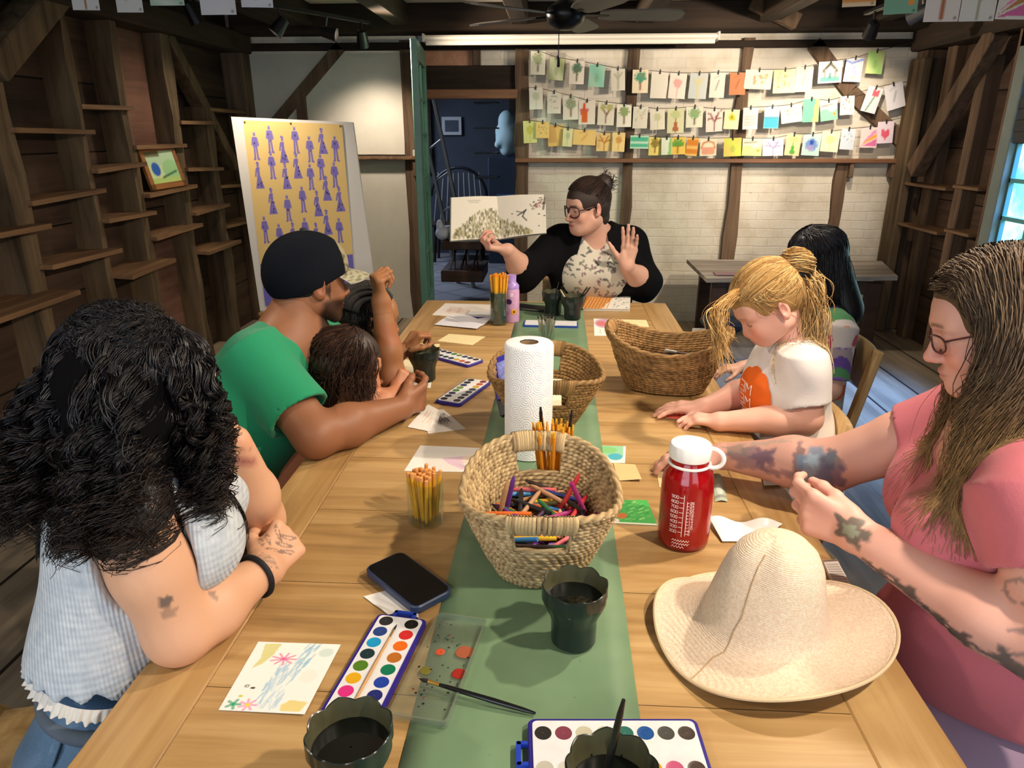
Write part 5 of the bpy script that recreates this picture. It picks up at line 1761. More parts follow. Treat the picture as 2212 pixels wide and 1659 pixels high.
def face_paint(P, base, C, R, s, lip='#b06a62', brow='#4a3424', blush=.25, lid=0.0, stub=None, brow_w=1.0, child=False):
 q = (P - A(C)) @ R / s
 c = np.tile(A(lin(base)), (len(P), 1))
 x, y, z = np.abs(q[:, 0]), q[:, 1], q[:, 2]
 def mixin(m, col, a):
  nonlocal c
  m = np.clip(m, 0, 1)[:, None] * a
  c = c * (1 - m) + A(lin(col)) * m
 red = A(lin(base)) * A([1.12, .66, .62])
 m = np.exp(-(((x - .042) / .022) ** 2 + ((z + .034) / .022) ** 2)) * (y > .02) * blush
 c = c * (1 - m[:, None]) + red * m[:, None]
 m = np.exp(-((x / .014) ** 2 + ((z + .038) / .014) ** 2)) * (y > .085) * blush * 1.1
 c = c * (1 - m[:, None]) + red * m[:, None]
 m = (x > .073) * (np.abs(z) < .035) * .35
 c = c * (1 - m[:, None]) + red * m[:, None]
 if stub is not None:
  m = (1 - sstep(-.052, -.034, z)) * sstep(-.012, .012, y) * (z > -.14) * (1 - np.exp(-((x / .016) ** 2 + ((z + .069) / .008) ** 2)))
  m = np.maximum(m, np.exp(-((x / .022) ** 2 + ((z + .055) / .006) ** 2)) * (y > .08))
  m = np.maximum(m, sstep(.05, .056, x) * (1 - sstep(.066, .07, x)) * (np.abs(y - .014) < .014) * (z < .03) * (z > -.07))
  mixin(m, stub, .88)
 mixin(np.exp(-((x / .021) ** 4 + ((z + .0700) / .0105) ** 4)) * (y > .076), lip, .75)
 mixin(np.exp(-((x / .019) ** 2 + ((z + .0697) / .0016) ** 2)) * (y > .076), '#4a2420', .6)
 zb = .0225 - 6.0 * (x - .028) ** 2
 mixin(np.exp(-((z - zb) / (.0038 * brow_w)) ** 4) * sstep(.010, .016, x) * (1 - sstep(.044, .050, x)) * (y > .05), brow, .8)
 ze = -.0050 - .0035 * lid + 14 * (x - .031) ** 2
 mixin(np.exp(-((z - ze) / .0022) ** 2) * sstep(.015, .019, x) * (1 - sstep(.043, .048, x)) * (y > .05), '#241610', .85)
 mixin(np.exp(-(((x - .0075) / .0035) ** 2 + ((z + .048) / .0028) ** 2)) * (y > .088), '#5a2a20', .6)
 return c
def hand(S, w, d, n, right=True, curl=((20, 25, 15),) * 4, spread=(.10, .03, -.04, -.12), thumb=(35, .35, 15), s=1.0, k=.006):
 """palm and five fingers; d towards the fingers, n out of the palm; returns finger tips"""
 d = nz(d)
 n = nz(A(n, float) - d * np.dot(d, n))
 tw = np.cross(d, n) if right else np.cross(n, d)
 w = A(w, float)
 L = [(.041, .025, .019), (.045, .028, .020), (.042, .026, .019), (.033, .020, .017)]
 rd = [.0086, .0089, .0084, .0074]
 ox = [.0285, .0095, -.0095, -.0265]
 oy = [.086, .090, .086, .077]
 tips = []
 S.ell(w + d * .012 * s, A([.024, .022, .017]) * s, np.stack([tw, d, n], 1), .012)
 for i in range(4):
  m = w + (d * oy[i] + tw * ox[i] - n * .004 * abs(i - 1.2)) * s
  S.cap(w + (d * .012 + tw * ox[i] * .55) * s, m, .0135 * s, .0115 * s, .012)
  f0 = nz(d + tw * spread[i])
  a = 0.0
  p = m
  for j in range(3):
   a += math.radians(curl[i][j])
   e = p + (f0 * math.cos(a) + n * math.sin(a)) * L[i][j] * s
   S.cap(p, e, rd[i] * (1.06 - .09 * j) * s, rd[i] * (.97 - .09 * j) * s, k * s if j else .008 * s)
   p = e
  tips.append((p, f0 * math.cos(a) + n * math.sin(a), n * math.cos(a) - f0 * math.sin(a)))
 S.ell(w + (d * .042 + tw * .022 + n * .010) * s, A([.016, .030, .014]) * s, np.stack([tw, d, n], 1), .010)
 ta, to, tc = thumb
 a = math.radians(ta)
 t0 = w + (d * .026 + tw * .026 + n * .008) * s
 dr = nz(d * math.cos(a) + tw * math.sin(a) + n * to)
 p = t0
 cu = math.radians(tc)
 for j, (l, r0, r1) in enumerate(((.040, .0135, .0108), (.031, .0105, .0098), (.025, .0098, .0072))):
  e = p + dr * l * s
  S.cap(p, e, r0 * s, r1 * s, .007 * s)
  p = e
  dr = nz(dr * math.cos(cu) + (d * .7 - tw * .6 + n * .35) * math.sin(cu))
 tips.append((p, dr, n))
 return tips
def arm(S, sh, el, wr, r=(.052, .040, .034, .026), k=.02, s=1.0):
 sh, el, wr = A(sh), A(el), A(wr)
 r = [q * s for q in r]
 S.cap(sh, sh + (el - sh) * .5, r[0], (r[0] + r[1]) * .52, k)
 S.cap(sh + (el - sh) * .5, el, (r[0] + r[1]) * .52, r[1], k)
 m = el + (wr - el) * .35
 S.cap(el, m, r[1] * .97, r[1] * 1.02, k)
 S.cap(m, wr, r[1] * 1.02, r[3], k)
def nails(parent, tips, s, col):
 mb = MB()
 for p, d, bk in tips:
  R = np.stack([np.cross(d, -bk), d, -bk], 1)
  c = p - bk * .0056 * s + d * .002 * s
  an = np.linspace(0, 2 * math.pi, 13)[:-1]
  v = [c + R @ (V(math.cos(t) * .0048, math.sin(t) * .0062, -.0016 * math.cos(t) ** 2) * s) for t in an] + [c + R @ V(0, 0, .0006)]
  mb.add(v, [(i, (i + 1) % 12, 12) for i in range(12)])
 return mb
M_skin = vcol('skin', .5, .06, 320, .35)
M_hair = vcol('hair', .6, 0, spec=.18)
M_hairdark = vcol('glossy dark hair', .38, 0, spec=.45)
M_eye = vcol('eyeball', .15, spec=.6)
def cloth(name, bs=260, b=.35, rough=.85, stretch=(1, 1, 1)):
 return vcol(name, rough, b, bs, .2, stretch=stretch, sheen=.12)
M_knit = cloth('jersey cloth', 420, .25)
def body_obj(name, parts, colfn, label, cat, m, origin, parent=None):
 v, f = join(parts)
 c = colfn(v)
 o = obj(name, v, f, m, parent, True, c, None if parent is not None else origin)
 return tag(o, label, cat)
def eyes(parent, W, R, s, look, iris='#3a2414'):
 for x in (-1, 1):
  c = W(x * .031, .0745, -.001)
  n = 16
  mb = MB()
  v, f = [], []
  for i in range(9):
   for j in range(n):
    t, p_ = math.pi * i / 8, 2 * math.pi * j / n
    v.append(V(math.sin(t) * math.cos(p_), math.sin(t) * math.sin(p_), math.cos(t)))
  v = A(v)
  f = [(i * n + j, i * n + (j + 1) % n, (i + 1) * n + (j + 1) % n, (i + 1) * n + j) for i in range(8) for j in range(n)]
  Rl = frame(look)
  dd = v[:, 2]
  col = np.where(dd[:, None] > .90, A(lin(iris)), A(lin('#e6e0d8')))
  col = np.where(dd[:, None] > .985, A(lin('#050404')), col)
  obj('eye', v @ Rl.T * .0118 * s + c, f, M_eye, parent, True, col)
def glasses(parent, W, s, col, w=.026, h=.020, rim=.0016, drop=0.0, name='glasses', square=2.6, temple=True, lens=None):
 mb = MB()
 lens_mb = MB()
 for x in (-1, 1):
  pts = []
  for t in np.linspace(0, 2 * math.pi, 33):
   a_, b_ = math.cos(t), math.sin(t)
   px_ = np.sign(a_) * abs(a_) ** (2 / square) * w
   pz_ = np.sign(b_) * abs(b_) ** (2 / square) * h
   xx = x * .0325 + px_
   pts.append(W(xx, .101 - 5.0 * xx * xx + drop * .1, -.003 - drop + pz_))
  mb.tube(pts, rim, 6, False)
  lens_mb.add(pts[:-1] + [sum(pts[:-1]) / 32], [(i, (i + 1) % 32, 32) for i in range(32)])
  if temple:
   ex = .0325 + w
   mb.tube([W(x * ex, .101 - 5 * ex * ex + drop * .1, .004 - drop), W(x * .071, .05, .006 - drop * .5), W(x * .0765, -.005, .010), W(x * .074, -.03, -.012)], rim, 6)
 mb.tube([W(-.0075, .1005 + drop * .1, .001 - drop), W(0, .104 + drop * .1, .004 - drop), W(.0075, .1005 + drop * .1, .001 - drop)], rim, 6)
 g_ = mb.make(name, col, parent, True)
 lens_mb.make('lens', M_lens, g_)
 return g_
M_lens = clear('spectacle lens', (.97, .98, .98), .03)
def hairmesh(name, parent, paths, rad, cols, m=None, tipcol=None, n=3, taper=.35, tipstart=.5, seed=1):
 P = np.asarray(paths)
 v, f = strands(P, rad, n, taper)
 rr = np.random.default_rng(seed)
 S_, M_ = P.shape[:2]
 cl = A([lin(c) for c in cols])
 c = cl[rr.integers(0, len(cl), S_)] * rr.uniform(.75, 1.2, (S_, 1))
 c = np.repeat(c[:, None], M_, 1)
 if tipcol is not None:
  w = sstep(tipstart, 1.0, np.linspace(0, 1, M_))[None, :, None]
  c = c * (1 - w) + A(lin(tipcol)) * rr.uniform(.7, 1.25, (S_, 1, 1)) * w
 c = np.repeat(c[:, :, None], n, 2).reshape(-1, 3)
 return obj(name, v, f, m or M_hair, parent, True, c)
def crv(ctrl, M_):
 """Catmull-Rom for many strands: ctrl (S,K,3)"""
 p = np.asarray(ctrl, float)
 K = p.shape[1]
 q = np.concatenate([2 * p[:, :1] - p[:, 1:2], p, 2 * p[:, -1:] - p[:, -2:-1]], 1)
 out = []
 for t in np.linspace(0, K - 1 - 1e-6, M_):
  i = int(t)
  u = t - i
  a, b, c_, d = q[:, i], q[:, i + 1], q[:, i + 2], q[:, i + 3]
  out.append(.5 * (2 * b + (c_ - a) * u + (2 * a - 5 * b + 4 * c_ - d) * u * u + (3 * b - a - 3 * c_ + d) * u ** 3))
 return np.stack(out, 1)
def curl(P, amp, freq, rr, grow=.3, lock=None):
 """wind each strand into a helix"""
 S_, M_, _ = P.shape
 T = np.gradient(P, axis=1)
 T /= np.linalg.norm(T, axis=2)[..., None] + 1e-9
 u = A([.2, .1, 1.0]) - T * (T @ A([.2, .1, 1.0]))[..., None]
 nl = np.linalg.norm(u, axis=2)[..., None]
 u = np.where(nl > .15, u / (nl + 1e-9), np.cross(T, A([1.0, .1, 0])))
 w = np.cross(T, u)
 t = np.linspace(0, 1, M_)[None, :, None]
 fr = freq * rr.uniform(.75, 1.25, (S_, 1, 1))
 ph = rr.uniform(0, 6.28, (S_, 1, 1))
 am = amp * rr.uniform(.5, 1.3, (S_, 1, 1))
 if lock is not None: fr, ph, am = fr[lock], ph[lock] + rr.normal(0, .25, (S_, 1, 1)), am[lock]
 am = am * np.minimum(1, t / grow)
 return P + am * (np.cos(t * fr * 6.28 + ph) * u + np.sin(t * fr * 6.28 + ph) * w)
def swept(C, R, s, rad, off, N_, rr, tie_d, front=38, side=20, back=-22, lift=1.05, name='swept_hair', parent=None, cols=(), r=.0011, seed=1):
 """hair combed back over the skull to one point: great-circle paths"""
 az = rr.uniform(-math.pi, math.pi, N_)
 q = np.abs(az)
 el = np.radians(np.interp(q, [0, .7, 1.15, 1.5, 2.0, 3.2], [front, front, side + 8, side, back, back])) + rr.uniform(0, 1, N_) ** 2 * .9
 d0 = np.stack([np.sin(az) * np.cos(el), np.cos(az) * np.cos(el), np.sin(el)], -1)
 d1 = nz(tie_d) + rr.normal(0, .10, (N_, 3))
 d1 /= np.linalg.norm(d1, axis=1)[:, None]
 om = np.arccos(np.clip((d0 * d1).sum(1), -.9999, .9999))
 pts = []
 lf = lift + .05 * rr.uniform(0, 1, N_)
 for t in np.linspace(0, 1, 12):
  d = (np.sin((1 - t) * om)[:, None] * d0 + np.sin(t * om)[:, None] * d1) / np.sin(om)[:, None]
  pts.append(A(C) + ((d * A(rad) * (lf * (1 + .03 * math.sin(t * 3.1)))[:, None] + A(off)) * s) @ R.T)
 P_ = np.stack(pts, 1)
 return hairmesh(name, parent, P_, rr.uniform(r * .8, r * 1.25, N_), cols, seed=seed)
# ------------------------------------------------------------------ seated woman in a pink tee, near right
def arm_uv(P, el, wr):
 """position along the forearm (0..1) and angle around it, 0 = up"""
 ax = nz(wr - el)
 d = P - el
 t = d @ ax / np.linalg.norm(wr - el)
 r = d - (d @ ax)[:, None] * ax
 up = nz(V(0, 0, 1) - ax * ax[2])
 sd = np.cross(ax, up)
 return t, np.degrees(np.arctan2(r @ sd, r @ up)), np.linalg.norm(r, axis=1)
def ink(c, P, el, wr, blobs, seed=1):
 """tattoos: blobs (t, angle, half length, half angle, colour, alpha)"""
 t, an, r = arm_uv(P, el, wr)
 rr = np.random.default_rng(seed)
 on = (r < .06) & (t > -.3) & (t < 1.15)
 for (t0, a0, dt, da, col, al, wv) in blobs:
  dd = (an - a0 + 180) % 360 - 180
  k = np.hypot((t - t0) / dt, dd / da)
  th = np.arctan2(dd / da, (t - t0) / dt)
  k = k + wv * np.sin(th * 5 + t0 * 40) + wv * .6 * np.sin(th * 9 + 1)
  m = (1 - sstep(.85, 1.08, k)) * on * al
  c = c * (1 - m[:, None]) + A(lin(col)) * m[:, None]
 return c
F0 = nz(V(-.95, .30, 0))
R0_ = V(.30, .95, 0)
pel, chs, nkb = V(.800, 1.0, .50), V(.750, 1.03, .89), V(.705, 1.04, 1.035)
hC = pd(2160, 700, 1.03)
hR = rotm(V(-.90, .33, -.30), roll=-.04)
hs = .87
shR, elR, wrR = nkb + R0_ * .155 - V(0, 0, .045), V(.555, 1.300, .835), V(.375, 1.388, .808)
shL, elL, wrL = nkb - R0_ * .150 - V(0, 0, .05), V(.680, .785, .800), V(.505, 1.030, .838)
S = SDF()
S.cap(nkb - V(0, 0, .03), hC + hR @ V(0, -.02, -.05) * hs, .056, .050, .03)
S.flatcap(nkb - V(0, 0, .07), chs, .12, .14, .75, F0, .04)
S.cap(shR, shL, .05, .05, .04)
arm(S, shR, elR, wrR, (.056, .049, .043, .029))
arm(S, shL, elL, wrL, (.056, .049, .043, .030))
v1 = S.mesh(.006)
H_ = SDF()
W = head(H_, hC, hR, hs, lid=1.0, nose=.95)
H_.cap(nkb, hC + hR @ V(0, -.02, -.05) * hs, .054, .048, .03)
v2 = H_.mesh(.0028)
hd = SDF()
dL = nz(V(-.70, .70, .10))
tL = hand(hd, wrL, dL, np.cross(dL, V(.05, .15, .98)), False, ((26, 38, 25), (34, 44, 28), (42, 48, 30), (48, 50, 30)), thumb=(12, .42, 12), s=1.02)
hd.cap(wrL - (wrL - elL) * .12, wrL, .031, .029, .02)
v3 = hd.mesh(.0028)
hd = SDF()
dR = nz(V(-.90, .35, -.08))
tR = hand(hd, wrR, dR, V(0, 0, -1), True, ((20, 25, 15),) * 4, s=.95)
hd.cap(wrR - (wrR - elR) * .12, wrR, .030, .028, .02)
v4 = hd.mesh(.0034)
def colP8(P):
 c = face_paint(P, '#dba694', hC, hR, hs, lip='#b3706a', brow='#6b4c36', blush=.5, lid=1.0)
 c = ink(c, P, elL, wrL, [(1.02, -58, .10, 42, '#4b544c', .85, .22), (1.02, -60, .05, 18, '#9aa287', .6, .2), (.82, -122, .10, 14, '#39423f', .85, .3), (.66, -112, .10, 15, '#333c3a', .85, .3), (.50, -122, .09, 13, '#39423f', .85, .35), (.36, -116, .08, 14, '#333c3a', .85, .3),
       (.14, -116, .12, 24, '#4a5050', .85, .25)])
 c = ink(c, P, elR, wrR, [(.72, -70, .22, 38, '#8a6f7e', .75, .22), (.60, -60, .12, 26, '#6b5068', .7, .25), (.86, -40, .14, 22, '#857f78', .6, .3), (.45, -95, .16, 10, '#7b5a68', .7, .3), (.26, -75, .05, 60, '#5a4a52', .7, .15),
       (.10, -70, .17, 42, '#6f8fa8', .8, .16), (-.02, -95, .14, 36, '#66587c', .75, .2), (-.04, -55, .10, 20, '#595d66', .7, .2), (.14, -60, .06, 14, '#a9c2cf', .7, .2), (.6, -15, .25, 9, '#8a9a8e', .45, .3)], 2)
 t, an, r = arm_uv(P, shL, elL)
 for t0, a0 in ((.75, 60), (.62, 40), (.85, 100), (.55, 80), (.9, 60)):
  m = (np.abs(np.hypot((t - t0) / .09, ((an - a0 + 180) % 360 - 180) / 32) - .8) < .13) * (r < .07) * (t > .45) * (t < 1.05) * .6
  c = c * (1 - m[:, None]) + A(lin('#565a60')) * m[:, None]
 return c
p8 = body_obj('person', [v1, v2, v3, v4], colP8, 'woman in a pink tee with tattooed forearms and thin glasses at the near right', 'person', M_skin, (.70, .95, .45))
tips8 = nails(p8, [tL[4]], 1.0, None)
tips8.make('thumb_nail', plain('nail', '#dba79c', .25), p8)
# pink tee and mauve trousers
G = SDF()
G.flatcap(pel + V(0, 0, .04), chs, .165, .150, .84, F0, .05)
G.flatcap(chs, nkb - V(0, 0, .045), .150, .08, .75, F0, .05)
G.cap(shR, shL, .070, .070, .05)
for s_ in (-1, 1): G.ell(chs + F0 * .105 + R0_ * .070 * s_ + V(0, 0, -.02), (.090, .082, .085), k=.05)
G.ell(pel + F0 * .11 + V(0, 0, .14), (.13, .14, .12), k=.07)
frus(G, shR - nz(elR - shR) * .02, shR + (elR - shR) * .46, .076, .070, .03)
frus(G, shL - nz(elL - shL) * .02, shL + (elL - shL) * .42, .076, .070, .03)
frus(G, shR + (elR - shR) * .34, shR + (elR - shR) * .5, .058, .059, .004, True)
frus(G, shL + (elL - shL) * .30, shL + (elL - shL) * .46, .058, .059, .004, True)
G.ell(nkb + F0 * .03 + V(0, 0, .035), (.080, .085, .055), k=.02, sub=True)
def folds(D, P, a=.0022, fr=46, dirn=(0, .4, 1), ph=0.0):
 d = P @ nz(dirn)
 return D + a * np.sin(d * fr + 2.2 * np.sin(P[..., 0] * 13 + ph) + 1.7 * np.sin(P[..., 1] * 11))
v, f = G.mesh(.006, post=lambda D, P: np.maximum(folds(D, P, .0018, 40, (.5, .2, 1)), .585 - P[..., 2]))
M_tee = plain('dusty pink jersey', '#ca6c76', .85, var=.05, scale=8, bump=.2, bscale=420, sheen=.15)
obj('pink_tee', v, f, M_tee, p8, True)
L_ = SDF()
for s_ in (-1, 1):
 kn = pel + F0 * .40 + R0_ * .11 * s_ + V(0, 0, .01)
 L_.cap(pel + R0_ * .09 * s_ + V(0, 0, -.01), kn, .105, .075, .04)
 L_.cap(kn, kn + V(-.02, 0, -.40), .072, .05, .03)
 L_.cap(kn + V(-.02, 0, -.44), kn + V(-.15, .03, -.45), .04, .032, .03)
v, f = L_.mesh(.009)
obj('trousers', v, f, plain('mauve cotton', '#a088a0', .85, var=.06, scale=9, bump=.25, bscale=120), p8, True)
glasses(p8, lambda *p: W(*p), hs, plain('dark red spectacle frame', '#4a1a20', .3), w=.024, h=.015, rim=.0014, drop=.006)
# hair: long, brown with lighter ends
rr = np.random.default_rng(31)
Hm = SDF()
Hm.ell(W(0, -.012, .034), A([.084, .105, .092]) * hs, hR, .02)
Hm.cap(W(0, -.06, -.02), W(0, -.075, -.15), .066 * hs, .055, .04)
Hm.ell(W(0, .090, -.048), A([.064, .070, .101]) * hs, hR, .01, True)
v, f = Hm.mesh(.005)
hr8 = obj('hair', v, f, plain('brown hair base', '#5a4329', .7, var=.25, scale=60), p8, True)
N_ = 4600
side = rr.choice([-1, 1], N_, p=[.62, .38])
th = rr.uniform(.12, 1.0, N_)             # 0 front .. 1 back
lat = rr.uniform(0, 1, N_)
def prt(side, th, lat):
 """root on the skull: from the parting outwards"""
 a = np.radians(-28 + 150 * th)          # front-top to back
 x = side * np.sin(np.radians(5 + 55 * lat))
 y = np.cos(a) * np.cos(np.radians(5 + 55 * lat))
 z = np.sin(np.clip(a + .9, .35, 2.6)) * np.cos(np.radians(5 + 55 * lat))
 return x, y, z
def skull(az, el, lift=1.0):
 """az 0 = forward, + to the person's right; el elevation"""
 p = np.stack([np.sin(az) * np.cos(el), np.cos(az) * np.cos(el), np.sin(el)], -1) * A([.079, .092, .092]) * np.reshape(lift, (-1, 1)) + A([0, -.016, .030])
 return A(hC) + (p * hs) @ hR.T
az = side * np.radians(52 + 125 * th) + rr.normal(0, .05, N_)
e0 = np.radians(rr.uniform(35, 82, N_))
ln = rr.uniform(.20, .335, N_) * (.88 + .12 * th)
lift = 1.06 + .12 * rr.uniform(0, 1, N_)
aa = np.radians(16 + 148 * th ** 1.1)
def cap8(b, a, lift):
 p = np.stack([side * np.sin(b), np.cos(b) * np.cos(a), np.cos(b) * np.sin(a)], -1) * A([.080, .106, .093]) * lift[:, None] + A([0, -.006, .030])
 return A(hC) + (p * hs) @ hR.T
c0 = cap8(np.radians(rr.uniform(0, 30, N_) + (th < .22) * rr.uniform(0, 36, N_)), aa, lift * .98)
c1 = cap8(np.radians(48 + 0 * th), aa + .16 * (1 - th), lift * 1.0)
ye = .050 - .135 * th + rr.normal(0, .006, N_)
xe = side * .087 * np.sqrt(np.clip(1 - (np.clip(ye + .014, -.099, .099) / .1) ** 2, .02, 1)) * lift
c2 = A(hC) + (np.stack([xe, ye, -.012 + 0 * ye], -1) * hs) @ hR.T
hub = A(hC) + hR @ (V(0, -.02, 0) * hs)
outd = c2 - hub
outd[:, 2] = 0
dn = np.zeros((N_, 3))
dn[:, 2] = -1
fw = F0[None] * (.012 * (1 - th))[:, None]
c3 = c2 + dn * (ln * .45)[:, None] + outd * .02 + fw * .6
c4 = c2 + dn * ln[:, None] + outd * .0 + fw + rr.normal(0, .010, (N_, 3)) * A([1, 1, .6])
P_ = crv(np.stack([c0, c1, c2, c3, c4], 1), 26)
P_ = curl(P_, .010, 2.6, rr, .5, rr.integers(0, 150, N_))
P_ = pushout(G, P_, .004, 3)
P_ = pushout(S, P_, .004, 1)
hairmesh('hair_strands', hr8, P_, rr.uniform(.0007, .0012, N_), ['#45362a', '#564535', '#655240', '#3a2d22', '#705c46'], tipcol='#98784f', tipstart=.55, seed=3)
# ------------------------------------------------------------------ blonde child in a white tee
cC = pd(1661, 655, 1.70)
cR = rotm(V(-.76, -.06, -.62), roll=.02)
cs = .80
CF = V(-1, .04, 0)
CR = V(.04, 1, 0)
SL = pd(1740, 790, 1.685)
SR = SL + CR * .20
nb = (SL + SR) / 2 + V(.005, 0, .045)
pl = V(nb[0] + .055, nb[1] - .005, .60)
eL, wL = V(.618, 1.625, .805), V(.425, 1.655, .778)
eR, wR = V(.555, 1.835, .805), V(.40, 1.745, .780)
S = SDF()
S.cap(nb - V(0, 0, .03), cC + cR @ V(0, -.02, -.06) * cs, .040, .038, .03)
S.cap(SR, SL, .040, .040, .03)
S.flatcap(nb - V(0, 0, .05), pl, .085, .10, .75, CF, .03)
arm(S, SL, eL, wL, (.038, .036, .033, .023))
arm(S, SR, eR, wR, (.038, .036, .033, .023))
v1 = S.mesh(.006)
H_ = SDF()
Wc = head(H_, cC, cR, cs, lid=1.0, child=True, nose=.62)
H_.ell(Wc(0, .058, -.052), A([.052, .034, .034]) * cs, cR, .03)
H_.cap(nb, cC + cR @ V(0, -.02, -.06) * cs, .038, .037, .03)
v2 = H_.mesh(.0028)
hd = SDF()
hand(hd, wL, nz(V(-.92, .30, -.06)), V(.05, .1, -1), False, ((22, 25, 15), (20, 25, 15), (20, 25, 15), (25, 25, 15)), thumb=(40, .2, 10), s=.70)
hd.cap(wL - (wL - eL) * .15, wL, .026, .023, .02)
v3 = hd.mesh(.0028)
hd = SDF()
hand(hd, wR, nz(V(-.95, .05, -.05)), V(0, .0, -1), True, ((8, 12, 10),) * 4, (.22, .06, -.08, -.24), thumb=(42, .1, 5), s=.72)
hd.cap(wR - (wR - eR) * .15, wR, .026, .023, .02)
v4 = hd.mesh(.0028)
p7 = body_obj('person', [v1, v2, v3, v4], lambda P: face_paint(P, '#e2ad98', cC, cR, cs, lip='#c47a72', brow='#a98763', blush=.6, lid=1.0, brow_w=.8, child=True),
              'blonde child in a white tee looking down at the right side of the table', 'person', M_skin, (.66, 1.72, .46))
G = SDF()
G.flatcap(pl - V(0, 0, .02), nb - V(.02, 0, .13), .128, .118, .82, CF, .04)
G.flatcap(nb - V(.015, 0, .13), nb - V(0, 0, .035), .118, .06, .75, CF, .04)
G.cap(SR + V(0, 0, -.004), SL + V(0, 0, -.004), .053, .053, .045)
G.ell(pl + CF * .035 + V(0, 0, .07), (.105, .115, .11), k=.05)
for sh_, el_ in ((SL, eL), (SR, eR)):
 frus(G, sh_ - nz(el_ - sh_) * .02, sh_ + (el_ - sh_) * .70, .046, .055, .03)
 frus(G, sh_ + (el_ - sh_) * .55, sh_ + (el_ - sh_) * .74, .041, .0455, .003, True)
G.ell(nb + CF * .012 + V(0, 0, .030), (.060, .062, .036), k=.012, sub=True)
v, f = G.mesh(.0045, post=lambda D, P: np.maximum(folds(D, P, .0016, 60, (.8, .1, .9)), .60 - P[..., 2] - .06))
tee7 = obj('white_tee', v, f, plain('white jersey', '#e3dcd6', .85, var=.04, scale=9, bump=.2, bscale=420, sheen=.1), p7, True)
# orange round print with writing wraps the front of the tee
cb_ = nb + CF * .10 + V(0, -.045, -.150)
n1 = nz(CF + V(0, -1.1, .0))
ur = nz(np.cross(n1, V(0, 0, 1)))
def onto(S_, p, nrm_, gap):
 for _ in range(24): p = p - nrm_ * (dist(S_, p[None])[0] - gap) * .8
 return p
def shirt_print(S_, c, n1, ur, pts_fn, parent, name, m, gap=.002, nr=12, na=40):
 v = []
 for i in range(nr + 1):
  for j in range(na):
   x, z = pts_fn(i / nr, 2 * math.pi * j / na)
   v.append(c + ur * x + V(0, 0, 1) * z + n1 * .03)
 P = A(v)
 for _ in range(30): P = P - n1 * np.clip(dist(S_, P) - gap, -.02, .02)[:, None] * .7
 f = [(i * na + j, i * na + (j + 1) % na, (i + 1) * na + (j + 1) % na, (i + 1) * na + j) for i in range(nr) for j in range(na)]
 return obj(name, P, f, m, parent, True)
pr7 = shirt_print(G, cb_, n1, ur, lambda r, a: (r * (.062 * math.cos(a)), r * (.078 * math.sin(a) + .006 * (abs(math.sin(5 * a)) if math.sin(a) > .2 else 0))), tee7, 'orange_print', plain('orange print', '#ee6a12', .6), .0045)
pts = []
for row, z0 in enumerate((.012, -.022, -.056)):
 for st in glyphs('ME' if row < 2 else 'EE', .026):
  for (a0, b0_), (a1, b1_) in zip(st[:-1], st[1:]): pts.append(((.000 + a0 * 1.1, z0 + b0_), (.000 + a1 * 1.1, z0 + b1_)))
mb = MB()
for (a0, b0_), (a1, b1_) in pts:
 q = []
 n_ = 5
 for k in range(n_ + 1):
  t = k / n_
  q.append(cb_ + ur * (a0 + (a1 - a0) * t) + V(0, 0, 1) * (b0_ + (b1_ - b0_) * t) + n1 * .03)
 q = A(q)
 for _ in range(30): q = q - n1 * np.clip(dist(G, q) - .0068, -.02, .02)[:, None] * .7
 mb.tube(q, .0011, 5)
mb.make('print_lettering', plain('white print ink', '#f2e4d6', .6), pr7)
L_ = SDF()
for s_ in (-1, 1):
 kn = pl + CF * .15 + CR * .075 * s_ + V(0, 0, -.04)
 L_.cap(pl + CR * .06 * s_ + V(0, 0, -.02), kn, .075, .055, .03)
 L_.cap(kn, kn + V(.03, 0, -.24), .05, .036, .03)
 L_.cap(kn + V(.03, 0, -.27), kn + V(-.06, 0, -.28), .032, .026, .02)
v, f = L_.mesh(.008)
obj('shorts', v, f, plain('patterned shorts', '#8a8f9c', .85, var=.3, scale=22), p7, True)
# blonde hair: scraped back into a bun with a loose tail and a front lock
rr = np.random.default_rng(12)
Hm = SDF()
Hm.ell(Wc(0, -.010, .036), A([.085, .105, .092]) * cs, cR, .02)
Hm.cap(Wc(0, -.03, .02), Wc(0, -.075, -.03), .072 * cs, .05 * cs, .03)
bun = Wc(0, -.126, .048)
Hm.ell(bun, A([.042, .040, .040]) * cs, cR, .018)
Hm.ell(Wc(0, .085, -.045), A([.074, .078, .085]) * cs, cR, .008, True)
for x in (-1, 1): Hm.ell(Wc(x * .09, .012, -.035), A([.03, .036, .048]) * cs, cR, .008, True)
v, f = Hm.mesh(.004)
hr7 = obj('hair', v, f, plain('blonde hair base', '#a8824c', .6), p7, True)
def skull7(az, el, lift=1.0):
 p = np.stack([np.sin(az) * np.cos(el), np.cos(az) * np.cos(el), np.sin(el)], -1) * A([.082, .103, .091]) * np.reshape(lift, (-1, 1)) + A([0, -.010, .036])
 return A(cC) + (p * cs) @ cR.T
tie = Wc(0, -.100, .032)
cols7 = ['#b98f55', '#a87f48', '#c9a369', '#94703f', '#d3b27c']
swept(cC, cR, cs, (.083, .103, .091), (0, -.010, .036), 2400, rr, V(0, -.95, .05), 27, 4, -26, 1.03, 'swept_hair', hr7, cols7, .0011, 5)
